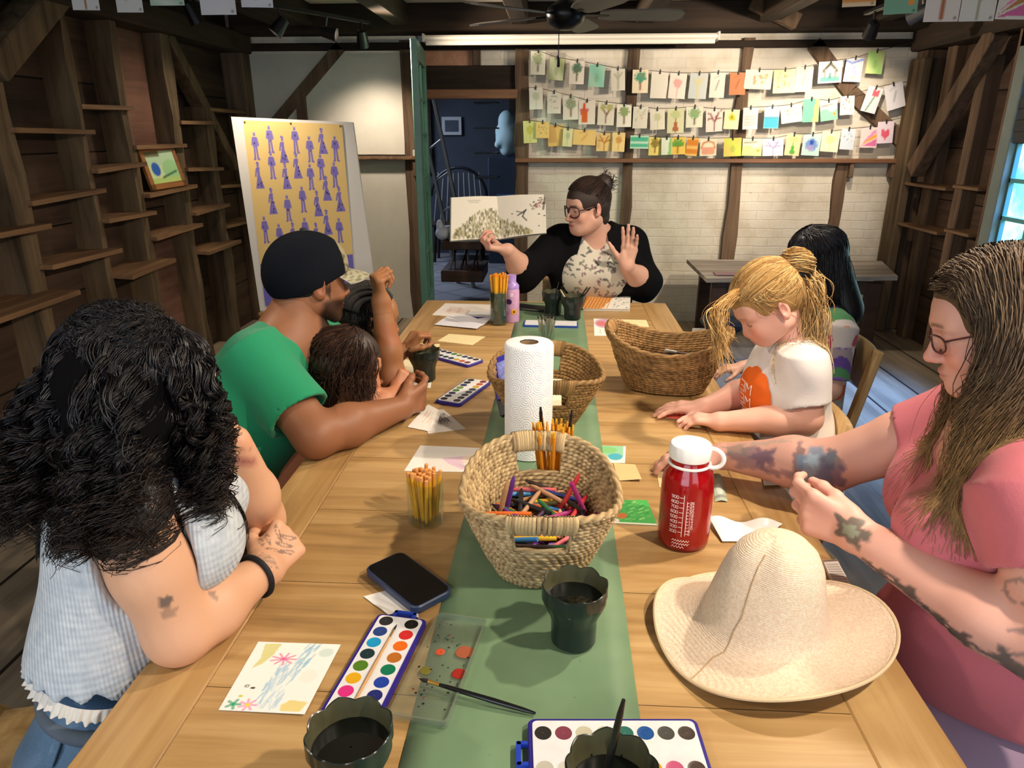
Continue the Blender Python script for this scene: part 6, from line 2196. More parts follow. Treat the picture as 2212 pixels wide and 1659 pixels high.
# bun: wound strands
N_ = 260
th0 = rr.uniform(0, 6.28, N_)
ax3 = nz(cR @ V(.1, -.7, .7))
R3 = frame(ax3)
tt = np.linspace(0, 1, 22)
rad_ = rr.uniform(.034, .050, N_)[:, None] * (1 + .12 * np.sin(tt[None] * 9 + th0[:, None]))
hh = rr.uniform(-.034, .040, N_)[:, None] + .010 * np.sin(tt[None] * 4 + th0[:, None] * 2)
rad_ = rad_ * np.sqrt(np.clip(1 - (hh / .052) ** 2, .1, 1))
an = th0[:, None] + tt[None] * 3.6
P_ = np.stack([np.cos(an) * rad_, np.sin(an) * rad_, hh], -1) * cs @ R3.T + bun
hairmesh('bun', hr7, P_, .0012, cols7, seed=6, taper=.8)
m3 = MB()
m3.tube([bun - ax3 * .020 + R3 @ V(math.cos(t) * .030, math.sin(t) * .030, 0) for t in np.linspace(0, 6.283, 26)], .009, 8, False)
m3.make('hair_tie', plain('black scrunchie', '#15141c', .8, bump=.6, bscale=90), hr7, True)
N_ = 520
st = tie + rr.normal(0, .014, (N_, 3)) + cR @ V(0, -.01, -.012)
dr = nz(V(.10, .02, -1))
ln = rr.uniform(.19, .31, N_)
c1 = st + (V(.022, -.006, -.04) + rr.normal(0, .012, (N_, 3)))
c2 = st + V(.028, -.012, 0) + dr * (ln * .5)[:, None] + rr.normal(0, .012, (N_, 3))
c3 = st + V(.022, -.015, 0) + dr * ln[:, None] + rr.normal(0, .015, (N_, 3))
P_ = curl(crv(np.stack([st, c1, c2, c3], 1), 22), .006, 1.8, rr, .5)
hairmesh('ponytail', hr7, pushout(G, P_, .004), rr.uniform(.0009, .0014, N_), cols7, tipcol='#d9bd8b', seed=7)
N_ = 170
st = skull7(rr.uniform(-.75, -.1, N_) * .9, np.radians(rr.uniform(34, 52, N_)), 1.03)
tip = pd(1560, 800, 1.60) + rr.normal(0, .012, (N_, 3))
mid = pd(1548, 690, 1.60) + rr.normal(0, .010, (N_, 3))
tip[:, 2] += rr.uniform(-.01, .09, N_) ** 1
P_ = curl(crv(np.stack([st, (st + mid) / 2 + V(-.006, -.002, .004), mid, tip], 1), 22), .004, 1.4, rr, .5)
hairmesh('front_lock', hr7, P_, rr.uniform(.0008, .0013, N_), cols7, seed=8)
# wisps of the child's hair over the temple
N_ = 90
st = skull7(rr.uniform(-1.5, -.9, N_), np.radians(rr.uniform(18, 38, N_)), 1.03)
P_ = crv(np.stack([st, st + cR @ V(-.01, -.01, -.025) + rr.normal(0, .006, (N_, 3)), st + cR @ V(-.006, -.035, -.05) + rr.normal(0, .012, (N_, 3))], 1), 12)
hairmesh('wisps', hr7, P_, .0008, cols7, seed=9)
# ------------------------------------------------------------------ child with long black hair behind
kC = pd(1755, 560, 2.36)
kR = rotm(V(-.93, -.05, -.30))
ks = .80
nb6 = kC + V(.050, -.02, -.145)
S = SDF()
W6 = head(S, kC, kR, ks, lid=1, child=True, nose=.7)
S.cap(nb6 - V(0, 0, .03), kC + kR @ V(0, -.02, -.05) * ks, .04, .038, .03)
s6L, s6R = nb6 + V(.01, -.125, -.05), nb6 + V(.01, .125, -.05)
e6L = s6L + V(-.02, -.05, -.19)
w6L = e6L + V(-.20, -.02, -.01)
arm(S, s6L, e6L, w6L, (.042, .036, .032, .024))
e6R, w6R = s6R + V(-.03, .03, -.19), s6R + V(-.22, .0, -.22)
arm(S, s6R, e6R, w6R, (.042, .036, .032, .024))
hand(S, w6L, V(-1, .1, -.1), V(0, 0, -1), False, s=.72)
hand(S, w6R, V(-1, -.1, -.1), V(0, 0, -1), True, s=.72)
v1 = S.mesh(.005)
p6 = body_obj('person', [v1], lambda P: face_paint(P, '#d8a893', kC, kR, ks, brow='#1c1412', lid=1, child=True), 'child with long black hair in a rainbow patterned top behind the blonde child', 'person', M_skin, (.95, 2.42, .46))
G = SDF()
pl6 = V(nb6[0] + .0, nb6[1], .53)
G.flatcap(pl6, nb6 - V(0, 0, .14), .135, .13, .78, V(1, 0, 0), .04)
G.flatcap(nb6 - V(0, 0, .14), nb6 - V(0, 0, .045), .13, .06, .75, V(1, 0, 0), .04)
G.cap(s6L, s6R, .052, .052, .04)
for a_, b_ in ((s6L, e6L), (s6R, e6R)): frus(G, a_, a_ + (b_ - a_) * .85, .058, .056, .03)
v, f = G.mesh(.006)
cA = ['#9a8f94', '#c85a2a', '#5f4690', '#a9a3a0', '#b2405a', '#4f8a5a', '#c9c2bd', '#7a5aa8', '#d07a3a']
q = v - (nb6 + V(0, -.10, -.10))
rad = np.hypot(q[:, 1], q[:, 2]) * 1.0 + .006 * np.sin(q[:, 1] * 40)
ang = np.arctan2(q[:, 2], q[:, 1])
k = (np.floor(rad / .022).astype(int) * 2 + np.floor((ang + 3.2) / .9 + np.floor(rad / .044) * .5).astype(int)) % 9
obj('rainbow_top', v, f, M_knit, p6, True, A([lin(c) for c in cA])[k])
L_ = SDF()
for s_ in (-1, 1):
 kn = pl6 + V(-.26, .08 * s_, -.04)
 L_.cap(pl6 + V(0, .06 * s_, -.03), kn, .08, .06, .03)
 L_.cap(kn, V(kn[0], kn[1], .05), .055, .04, .03)
v, f = L_.mesh(.01)
obj('leggings', v, f, plain('dark leggings', '#1b1b22', .8), p6, True)
rr = np.random.default_rng(5)
Hm = SDF()
Hm.ell(W6(0, -.022, .034), A([.094, .108, .100]) * ks, kR, .02)
Hm.cap(W6(0, -.05, .0), nb6 + V(.055, 0, -.02), .085 * ks, .075, .04)
Hm.ell(W6(0, .088, -.045), A([.060, .064, .075]) * ks, kR, .01, True)
v, f = Hm.mesh(.006)
hr6 = obj('hair', v, f, plain('black hair base', '#0b0a0d', .5), p6, True)
N_ = 1100
az = rr.choice([-1, 1], N_) * rr.uniform(.75, math.pi, N_)
def skull6(az, el, lift=1.0):
 p = np.stack([np.sin(az) * np.cos(el), np.cos(az) * np.cos(el), np.sin(el)], -1) * A([.092, .106, .098]) * np.reshape(lift, (-1, 1)) + A([0, -.022, .034])
 return A(kC) + (p * ks) @ kR.T
lf = 1.0 + .10 * rr.uniform(0, 1, N_)
c0, c1, c2 = skull6(az * .6, np.radians(rr.uniform(55, 88, N_)), lf), skull6(az * .95, np.radians(rr.uniform(15, 35, N_)), lf * 1.03), skull6(az, np.radians(-20) + 0 * az, lf * 1.05)
ln = rr.uniform(.16, .36, N_)
o_ = c2 - W6(0, -.02, 0)
o_[:, 2] = 0
c3 = c2 + o_ * .15 + V(.02, 0, 0) - np.outer(ln * .5, V(0, 0, 1))
c4 = c2 + o_ * .2 + V(.035, 0, 0) - np.outer(ln, V(0, 0, 1)) + rr.normal(0, .012, (N_, 3))
P_ = pushout(G, curl(crv(np.stack([c0, c1, c2, c3, c4], 1), 20), .006, 1.6, rr, .5), .005)
hairmesh('hair_strands', hr6, P_, rr.uniform(.0013, .002, N_), ['#0d0c10', '#141218', '#1b181e', '#09090b'], m=M_hairdark, seed=2)
N_ = 160
az = rr.uniform(-1.0, 1.0, N_)
c0, c1, c2 = skull6(az * .8, np.radians(72) + 0 * az, 1.04), skull6(az, np.radians(38) + 0 * az, 1.10), skull6(az * 1.05, np.radians(rr.uniform(2, 12, N_)), 1.10)
hairmesh('fringe', hr6, crv(np.stack([c0, c1, c2], 1), 12), .0016, ['#0d0c10', '#141218'], m=M_hairdark, seed=4)
# ------------------------------------------------------------------ woman with black curls, near left
f1 = nz(V(.80, .30, -.46))
aC = pd(318, 840, 1.05)
aR = rotm(f1)
as_ = .90
B0 = nz(V(.93, .36, 0))                      # way her chest faces
BR = nz(np.cross(B0, V(0, 0, 1)))
aSR = pd(268, 1095, .925)
aSL = aSR - BR * .30 + V(0, 0, .0)
anb = (aSR + aSL) / 2 + V(0, 0, .045) - B0 * .01
aE, aWr = V(-.512, .795, .795), V(-.452, .945, .792)
aEL, aWL = V(-.520, 1.095, .795), pd(505, 955, 1.13)
hemp = pd(168, 1432, 1.02)
ape = V(hemp[0] - .015, hemp[1] + .01, .575)
ach = anb * .70 + ape * .30 + B0 * .02
S = SDF()
S.cap(anb - V(0, 0, .02), aC + aR @ V(0, -.03, -.05) * as_, .05, .048, .03)
S.cap(aSR, aSL, .042, .042, .04)
S.flatcap(anb - V(0, 0, .05), ach, .10, .125, .72, B0, .04)
arm(S, aSR, aE, aWr, (.050, .045, .040, .027))
arm(S, aSL, aEL, aWL, (.050, .045, .040, .027))
v1 = S.mesh(.006)
H_ = SDF()
Wa = head(H_, aC, aR, as_)
v2 = H_.mesh(.0035)
hd = SDF()
dd_ = nz(V(.12, .95, .10))
ta = hand(hd, aWr, dd_, nz(V(-.75, .1, -.65)), True, ((62, 70, 45), (66, 75, 45), (70, 78, 45), (74, 80, 45)), thumb=(28, .55, 30), s=.98)
hd.cap(aWr - (aWr - aE) * .15, aWr, .030, .027, .02)
v3 = hd.mesh(.0028)
hd = SDF()
hand(hd, aWL, nz(V(-.35, -.15, .9)), nz(V(-.7, -.2, -.3)), False, ((40, 60, 40),) * 4, s=.95)
v4 = hd.mesh(.004)
def colP1(P):
 c = face_paint(P, '#d9a684', aC, aR, as_, brow='#1c1412')
 bl = [(.97 + .025 * i, 20 + 8 * i, .010, 40 - 3 * i, '#6a5a52', .55, .3) for i in range(4)]
 c = ink(c, P, aE, aWr, bl)
 q = P - aWr
 ax = dd_
 for k, (t0, sx) in enumerate(((.030, .006), (.044, -.010), (.056, .010), (.066, -.004), (.050, .020), (.036, -.018), (.074, .008))):
  p0 = aWr + ax * t0 + V(.55, -.15, .55) * .001 + np.cross(ax, V(0, 0, 1)) * sx
  d = P - p0
  u_ = d @ ax
  w_ = d @ np.cross(ax, V(0, 0, 1)) - u_ * (.8 if sx > 0 else -.8)
  m = (np.abs(np.hypot(u_ / .010, w_ / .0045) - .8) < .25) * (d[:, 2] > -.004) * (np.abs(d[:, 2]) < .04) * .7
  c = c * (1 - m[:, None]) + A(lin('#5c504c')) * m[:, None]
 t, an, r = arm_uv(P, aSR, aE)
 for t0, a0, dt, da, al in ((.62, 60, .040, 12, .85), (.72, 62, .045, 12, .45), (.80, -35, .06, 6, .6), (.86, -22, .05, 5, .6), (.76, -45, .05, 5, .6)):
  m = (np.hypot((t - t0) / dt, ((an - a0 + 180) % 360 - 180) / da) < 1) * (r < .06) * (t > .3) * (t < 1) * al
  c = c * (1 - m[:, None]) + A(lin('#56504e')) * m[:, None]
 return c
p1 = body_obj('person', [v1, v2, v3, v4], colP1, 'woman with long black curls in a pale ribbed top leaning on the near left corner', 'person', M_skin, (-.84, .9, .46))
G = SDF()
G.flatcap(ape + V(0, 0, .05), ach, .120, .132, .76, B0, .05)
G.flatcap(ach, anb - V(0, 0, .055), .132, .095, .72, B0, .05)
G.cap(aSR - BR * .045, aSL + BR * .045, .046, .046, .04)
for s_ in (-1, 1): G.ell(ach + B0 * .085 + BR * .065 * s_, (.075, .075, .075), k=.05)
G.ell(anb + B0 * .05 + V(0, 0, .02), (.085, .085, .06), k=.02, sub=True)
for s0, e0 in ((aSR, aE), (aSL, aEL)): G.cap(s0 + nz(e0 - s0) * .01 + BR * (.012 if s0 is aSR else -.012), s0 + (e0 - s0) * .5, .058, .056, .012, True)
up1 = nz(ach - ape)
hemp = ape + up1 * np.dot(hemp - ape, up1)
def hemcut(D, P):
 d = (hemp - up1 * .010 - P) @ up1
 q = P - ape
 an = np.arctan2(q @ BR, q @ B0)
 return np.maximum(folds(D, P, .0016, 36, (.4, .3, .9)), d + .006 * np.sin(an * 19) + .003 * np.sin(an * 7))
v, f = G.mesh(.0055, post=hemcut)
g = N('pale ribbed knit')
vec = g.coord(rot=(0, 0, .37))
sp2 = g.n('SeparateXYZ', {0: vec})
q1 = g.math('SINE', g.math('MULTIPLY', g.math('ADD', sp2.outputs[0], g.math('MULTIPLY', sp2.outputs[1], .9)), 900.0))
q2 = g.math('SINE', g.math('MULTIPLY', sp2.outputs[2], 620.0))
h_ = g.math('ADD', q1, g.math('MULTIPLY', q2, .5))
M_rib = g.done(g.pbr(g.ramp(g.noise(g.coord(), 60).outputs[0], [(.3, lin('#b4bcc4')), (.7, lin('#ccd2d6'))]), .9, g.bump(h_, .35, .002), Sheen_Weight=.15, Specular_IOR_Level=.2))
tk = obj('ribbed_top', v, f, M_rib, p1, True)
# frilled hem
B1 = nz(B0 - up1 * np.dot(B0, up1))
pts, n = [], 600
mb = MB()
for ring in range(3):
 for j in range(n):
  t = 2 * math.pi * j / n
  d = B1 * math.cos(t) * .101 + BR * math.sin(t) * .131
  pts.append(hemp + d * (1 + .03 * ring) + up1 * (.004 - .007 * ring) + nz(d) * (.0016 * ring * math.sin(t * 60)) + up1 * .0012 * ring * math.sin(t * 30 + 1))
mb.add(A(pts), [(r_ * n + j, r_ * n + (j + 1) % n, (r_ + 1) * n + (j + 1) % n, (r_ + 1) * n + j) for r_ in range(2) for j in range(n)])
mb.make('lettuce_hem', plain('off white trim', '#d8d3cb', .9), tk, True)
# jeans
L_ = SDF()
L_.flatcap(ape + up1 * .055, ape - V(0, 0, .02), .098, .134, .80, B0, .04)
for s_ in (-1, 1):
 hp = ape + BR * .07 * s_ - V(0, 0, .055)
 kn = hp + B0 * .40 - V(0, 0, .02)
 L_.cap(hp, kn, .098, .072, .035)
 L_.cap(kn, kn - B0 * .03 + V(0, 0, -.38), .068, .05, .03)
 L_.cap(V(kn[0] - .02, kn[1], .05), V(kn[0] + .12, kn[1] + .02, .04), .04, .032, .02)
v, f = L_.mesh(.007, post=lambda D, P: folds(D, P, .003, 34, (.8, .3, .6)))
g = N('blue denim')
nn_ = g.noise(g.coord(), 5, 4)
nf = g.noise(g.coord(scale=(1, 1, 3)), 300, 2)
cj = g.ramp(nn_.outputs[0], [(.3, lin('#3d5a78')), (.7, lin('#6a8aa6'))])
M_denim = g.done(g.pbr(g.mix(1.0, cj, g.ramp(nf.outputs[0], [(.3, (.75, .75, .78)), (.7, (1, 1, 1))]), 'MULTIPLY'), .9, g.bump(nf.outputs[0], .4, .002), Sheen_Weight=.1))
jn = obj('jeans', v, f, M_denim, p1, True)
M_seam = plain('denim seam', '#8d9db0', .9)
mb = MB()
n = 60
wb_ = [ape + up1 * .085 + B1 * math.cos(2 * math.pi * j / n) * .076 + BR * math.sin(2 * math.pi * j / n) * .097 for j in range(n + 1)]
mb.tube(A(wb_), .012, 8, False)
mb.make('waistband', plain('worn grey denim', '#5a6470', .9, var=.1, scale=30), jn, True)
for k in (-.4, .25, 1.0, 1.7):
 d = BR * math.cos(k) + B0 * math.sin(k)
 MB().bar(ape + up1 * .105 + d * .094, ape + up1 * .060 + d * .112, .012, .006, d, .001).make('belt_loop', M_denim, jn)
mb = MB()
sp0 = [ape + BR * .142 + up1 * .0 + B0 * q_ + V(0, 0, z_) for q_, z_ in ((-.07, 0), (-.075, -.05), (-.05, -.085), (.0, -.09), (.03, -.05), (.03, 0))]
mb.tube(pushout(L_, bez(sp0, 40), .0015, 6), .0022, 6)
sp0 = [ape + BR * q_ + B0 * w_ + V(0, 0, z_) for q_, w_, z_ in ((.14, .05, .0), (.15, .10, -.03), (.13, .19, .02), (.10, .25, .05))]
mb.tube(pushout(L_, bez(sp0, 40), .0015, 6), .0022, 6)
mb.make('pocket_seam', M_seam, jn, True)
# wristband, spectacles, necklace-like cord of the collar
t_ = aE + (aWr - aE) * .90
ax1 = nz(aWr - aE)
R1 = frame(ax1)
mb = MB()
mb.tube([t_ + R1 @ V(math.cos(a_) * .0335, math.sin(a_) * .0335, 0) for a_ in np.linspace(0, 6.2832, 40)], .0046, 8, False)
mb.make('wristband', plain('black hair tie', '#101014', .7), p1, True)
glasses(p1, lambda *p: Wa(*p), as_, plain('thin dark frame', '#2a211e', .3), w=.028, h=.025, rim=.0014, drop=.002)
# hair
rr = np.random.default_rng(77)
Hm = SDF()
Hm.ell(Wa(0, -.028, .030), A([.088, .100, .090]) * as_, aR, .03)
bk1, bk2 = pd(165, 1000, 1.06), pd(90, 1090, 1.0)
Hm.cap(Wa(0, -.07, -.02), bk1, .068, .050, .04)
Hm.cap(bk1, bk2, .050, .03, .04)
nr1 = pd(255, 1040, .92)
Hm.cap(Wa(.06, -.03, -.02), nr1, .075, .045, .05)
fr1 = pd(420, 1010, 1.03)
Hm.cap(Wa(.075, .02, -.02), fr1, .050, .032, .04)
Hm.ell(Wa(-.02, .11, -.05), A([.075, .07, .09]) * as_, aR, .01, True)
v, f = Hm.mesh(.006)
hr1 = obj('hair', v, f, plain('black curls base', '#060507', .95, bump=.9, bscale=60, spec=.1), p1, True)
N_ = 4300
gsel = rr.choice(3, N_, p=[.40, .30, .30])
xs = np.where(gsel == 0, rr.uniform(-30, 250, N_), np.where(gsel == 1, rr.uniform(120, 345, N_), rr.uniform(335, 495, N_)))
ysx = np.where(gsel == 0, rr.uniform(1000, 1190, N_) - .12 * (130 - xs), np.where(gsel == 1, rr.uniform(1040, 1215, N_), rr.uniform(930, 1150, N_)))
Ds = np.where(gsel == 0, rr.uniform(.90, 1.06, N_), np.where(gsel == 1, rr.uniform(.85, .95, N_), rr.uniform(.97, 1.08, N_)))
end = A([pd(x, y, d) for x, y, d in zip(xs, ysx, Ds)])
az = np.where(gsel == 0, rr.uniform(math.pi * .52, math.pi * 1.25, N_), np.where(gsel == 1, rr.uniform(.35 * math.pi, .75 * math.pi, N_), rr.uniform(-.12 * math.pi, .45 * math.pi, N_)))
el = np.radians(rr.uniform(18, 85, N_))
def skull1(az, el, lift):
 p = np.stack([np.sin(az) * np.cos(el), np.cos(az) * np.cos(el), np.sin(el)], -1) * A([.090, .102, .092]) * np.reshape(lift, (-1, 1)) + A([0, -.032, .030])
 return A(aC) + (p * as_) @ aR.T
NL = 300
lk = rr.integers(0, NL, N_)
li = rr.integers(0, N_, NL)[lk]
jit = lambda a_, s_: a_[li] + rr.normal(0, s_, a_[li].shape)
end, az, el = jit(end, .005), jit(az, .045), jit(el, .045)
lf = jit(rr.uniform(.98, 1.07, N_), .01)
c0 = skull1(az * .9, el, lf)
c1 = skull1(az, el * .45, lf * (1.02 + .10 * (gsel[li] == 2)))
c2 = c1 * .55 + end * .45 + (c1 - aC) * .06
c3 = c1 * .2 + end * .8 + (c1 - aC) * .05
P_ = crv(np.stack([c0, c1, c2, c3, end + rr.normal(0, .004, (N_, 3))], 1), 50)
P_ = curl(P_, .0125, 5.6, rr, .7, lk)
P_ = pushout(G, pushout(S, P_, .004, 2), .004, 2)
hairmesh('curls', hr1, P_, rr.uniform(.0009, .0016, N_), ['#0c0b0e', '#121014', '#18141a', '#1c1614', '#0a0a0c'], m=M_hairdark, tipcol='#20140e', tipstart=.7, seed=4)
# frizz around the outline
N_ = 420
az = rr.uniform(.1 * math.pi, 1.5 * math.pi, N_)
el = np.radians(rr.uniform(10, 88, N_))
c0 = skull1(az, el, 1.0)
c1 = skull1(az + rr.normal(0, .12, N_), el * .85, rr.uniform(1.05, 1.12, N_))
c2 = skull1(az + rr.normal(0, .2, N_), el * .55, rr.uniform(1.05, 1.16, N_))
hairmesh('frizz', hr1, curl(crv(np.stack([c0, c1, c2], 1), 20), .006, 2.5, rr, .3), .0006, ['#141114', '#1c1718'], m=M_hairdark, seed=5)
# ------------------------------------------------------------------ man in a green tee and a cap
m_s = .92
mC = pd(668, 606, 1.75)
mR = rotm(V(.70, .70, -.08))
mSR, mSL = pd(552, 775, 1.66), pd(704, 752, 1.90)
mE, mWr = V(-.530, 1.455, .803), V(-.375, 1.660, .795)
MF = nz(V(.90, -.10, 0))
dsh = nz((mSR - mSL) * V(1, 1, 0))
MF = nz(np.cross(V(0, 0, 1), dsh))
mnb = (mSR + mSL) / 2 + V(0, 0, .055)
mpe = V(-.90, 1.56, .50)
mch = mnb * .68 + mpe * .32 + MF * .02
S = SDF()
S.cap(mnb - V(0, 0, .03), mC + mR @ V(0, -.03, -.05) * m_s, .060, .056, .03)
S.cap(mSR, mSL, .05, .05, .04)
S.flatcap(mnb - V(0, 0, .05), mch, .12, .13, .75, MF, .04)
arm(S, mSR, mE, mWr, (.056, .050, .044, .029))
mEL, mWL = mSL + V(.05, .09, -.10), mSL + V(.16, .05, -.12)
arm(S, mSL, mEL, mWL, (.054, .048, .042, .030))
v1 = S.mesh(.006)
H_ = SDF()
Wm = head(H_, mC, mR, m_s, nose=1.1)
H_.cap(mnb, mC + mR @ V(0, -.03, -.05) * m_s, .058, .055, .03)
v2 = H_.mesh(.003)
hd = SDF()
dm = nz(pz(930, 842, .80) - mWr)
tm = hand(hd, mWr, dm, np.cross(V(0.1, .0, 1), dm), True, ((24, 30, 20), (26, 34, 22), (28, 36, 24), (30, 40, 24)), thumb=(16, .38, 14), s=1.02)
hd.cap(mWr - (mWr - mE) * .12, mWr, .031, .029, .02)
v3 = hd.mesh(.0028)
hd = SDF()
hand(hd, mWL, nz(V(.3, -.9, -.1)), V(-.9, -.3, 0), False, s=.90)
v4 = hd.mesh(.004)
p2 = body_obj('person', [v1, v2, v3, v4], lambda P: face_paint(P, '#8f5f42', mC, mR, m_s, lip='#7a463a', brow='#1a1210', blush=.15, stub='#1f1511'), 'man in a green tee and a dark cap resting his arm on the table', 'person', M_skin, (-.86, 1.55, .46))
nails(p2, tm[:5], 1.0, None).make('fingernail', plain('brown nail', '#b98a70', .3), p2)
G = SDF()
G.flatcap(mpe, mch, .150, .158, .78, MF, .05)
G.flatcap(mch, mnb - V(0, 0, .05), .158, .105, .75, MF, .05)
G.ell(mpe + MF * .06 + V(0, 0, .10), (.14, .15, .13), k=.06)
G.cap(mSR, mSL, .068, .068, .05)
for s0, e0 in ((mSR, mE), (mSL, mEL)):
 frus(G, s0 - nz(e0 - s0) * .02, s0 + (e0 - s0) * .74, .074, .078, .03)
 frus(G, s0 + (e0 - s0) * .55, s0 + (e0 - s0) * .78, .062, .067, .003, True)
G.ell(mnb + V(0, 0, .030) + MF * .035, (.082, .082, .045), k=.012, sub=True)
v, f = G.mesh(.0055, post=lambda D, P: np.maximum(folds(D, P, .0026, 30, (.7, .2, .8)), .47 - P[..., 2]))
M_tgreen = plain('green jersey', '#0d8a5c', .85, var=.06, scale=7, bump=.2, bscale=420, sheen=.12)
t2 = obj('green_tee', v, f, M_tgreen, p2, True)
L_ = SDF()
mr = np.cross(MF, V(0, 0, 1))
for s_ in (-1, 1):
 hp = mpe + mr * .085 * s_ - V(0, 0, .03)
 kn = hp + MF * .42 + V(0, 0, .0)
 L_.cap(hp, kn, .098, .07, .035)
 L_.cap(kn, V(kn[0] - .02, kn[1], .09), .066, .045, .03)
 L_.cap(V(kn[0] - .02, kn[1], .05), V(kn[0] + .13, kn[1], .04), .04, .034, .02)
v, f = L_.mesh(.009)
obj('dark_trousers', v, f, plain('dark trousers', '#15171c', .85), p2, True)
# cap
cp = SDF()
cp.ell(Wm(0, -.006, .042), A([.086, .114, .090]) * m_s, mR, .02)
cp.ell(Wm(0, -.040, .005), A([.083, .080, .070]) * m_s, mR, .03)
K0, Kn, Kf = Wm(0, .095, .030), mR @ nz(V(0, -.42, 1)), None
def capcut(D, P):
 q = (P - mC) @ mR / m_s
 cut = (.030 + (q[..., 1] - .09) * .38) - q[..., 2]
 return np.maximum(D, cut * m_s * .9)
v, f = cp.mesh(.0032, post=capcut)
q = (v - mC) @ mR / m_s
cc_ = np.tile(A(lin('#0e1118')), (len(v), 1))
kh = (q[:, 1] > .060 + .25 * np.maximum(0, .09 - q[:, 2])) & (q[:, 2] > .0)
nzv = np.sin(q[:, 0] * 130 + 2 * np.sin(q[:, 2] * 90)) * np.sin(q[:, 2] * 150 + q[:, 1] * 60)
cc_[kh] = A(lin('#8f8769'))
cc_[kh & (nzv > .25)] = A(lin('#5f5c44'))
cap2 = obj('cap', v, f, vcol('cap cloth', .9, .3, 300, .1), p2, True, cc_)
nu, nv = 24, 10
P = np.zeros((nu, nv, 3))
for i in range(nu):
 for j in range(nv):
  t = math.radians(-72 + 144 * i / (nu - 1))
  r = j / (nv - 1)
  x = .078 * math.sin(t) * (1 + .06 * r)
  y = .030 + .072 * math.cos(t) + r * .072 * (math.cos(t) ** .7)
  P[i, j] = Wm(x, y, .034 - .018 * r - 2.6 * x * x)
cvs = np.where((np.sin(np.arange(nu) * 1.3)[:, None] * np.sin(np.arange(nv) * 1.7 + 1)[None])[..., None] > .2, A(lin('#6b6a50')), A(lin('#a29c80')))
MB().sheet(P, .0035, cvs).make('visor', cloth('visor cloth', 300, .3), cap2, True, col=True)
MB().lathe([(.009, -.002), (.008, .003), (.001, .005)], Wm(0, -.014, .134), 12).make('cap_button', plain('cap button', '#14161c', .7), cap2)
# cropped hair below the cap
Hm = SDF()
Hm.ell(Wm(0, -.022, .012), A([.0775, .0945, .078]) * m_s, mR, .02)
Hm.ell(Wm(0, .075, -.03), A([.090, .062, .12]) * m_s, mR, .008, True)
for x in (-1, 1): Hm.ell(Wm(x * .085, .0, -.02), A([.022, .022, .034]) * m_s, mR, .006, True)
v, f = Hm.mesh(.004)
obj('cropped_hair', v, f, plain('cropped black hair', '#120e0d', .8, bump=.8, bscale=200), p2, True)
# ------------------------------------------------------------------ small child on his lap
s3 = .79
tC = pd(752, 792, 1.77)
tR = rotm(V(.88, .28, -.26))
tnb = tC + V(-.02, -.01, -.125)
TF = nz(V(.85, .5, 0))
TR = np.cross(TF, V(0, 0, 1))
tSR, tSL = tnb + TR * .090 - V(0, 0, .03), tnb - TR * .09 - V(0, 0, .03)
tE, tW = pd(812, 882, 1.80), pd(856, 848, 1.86)
S = SDF()
Wt = head(S, tC, tR, s3, child=True, nose=.6)
S.ell(Wt(0, .055, -.05), A([.052, .034, .034]) * s3, tR, .03)
S.cap(tnb, tC + tR @ V(0, -.02, -.05) * s3, .036, .036, .03)
S.cap(tSR, tSL, .034, .034, .03)
S.flatcap(tnb - V(.02, 0, .04), tnb - V(.22, .02, .24), .074, .085, .75, TF, .03)
arm(S, tSR, tE, tW, (.034, .032, .030, .021))
tEL, tWL = tSL + V(.08, .06, -.02), tSL + V(.18, .08, -.01)
arm(S, tSL, tEL, tWL, (.034, .032, .030, .021))
hand(S, tW, nz(V(.3, .5, .55)), nz(V(-.4, .8, -.2)), True, ((55, 65, 40),) * 4, thumb=(25, .7, 30), s=.62)
hand(S, tWL, nz(V(.8, .5, -.1)), V(0, 0, -1), False, s=.62)
v1 = S.mesh(.0036)
p3 = body_obj('person', [v1], lambda P: face_paint(P, '#b77e5b', tC, tR, s3, lip='#a4605a', brow='#2e1d14', child=True), "small brown haired child on the man's lap holding a brush", 'person', M_skin, (tnb[0] - .05, tnb[1], .55))
G = SDF()
G.flatcap(tnb - V(.06, .005, .085), tnb - V(.24, .02, .26), .082, .094, .78, TF, .03)
v, f = G.mesh(.005)
obj('sun_top', v, f, plain('brick orange cotton', '#a4603f', .85, bump=.2, bscale=200), p3, True)
L_ = SDF()
for s_ in (-1, 1): L_.chain([tnb + TR * .05 * s_ - V(.23, .02, .28), tnb + TR * .06 * s_ + V(-.05, .04, -.36), tnb + TR * .06 * s_ + V(-.04, .05, -.50)], [.06, .048, .036])
v, f = L_.mesh(.008)
obj('shorts', v, f, plain('child dark shorts', '#3a3440', .85), p3, True)
rr = np.random.default_rng(15)
Hm = SDF()
Hm.ell(Wt(0, -.012, .034), A([.088, .108, .096]) * s3, tR, .02)
Hm.cap(Wt(0, -.045, -.0), Wt(0, -.06, -.085), .082 * s3, .070 * s3, .03)
Hm.ell(Wt(0, .090, -.045), A([.070, .070, .085]) * s3, tR, .01, True)
v, f = Hm.mesh(.0045)
hr3 = obj('hair', v, f, plain('brown child hair base', '#2b1b14', .5), p3, True)
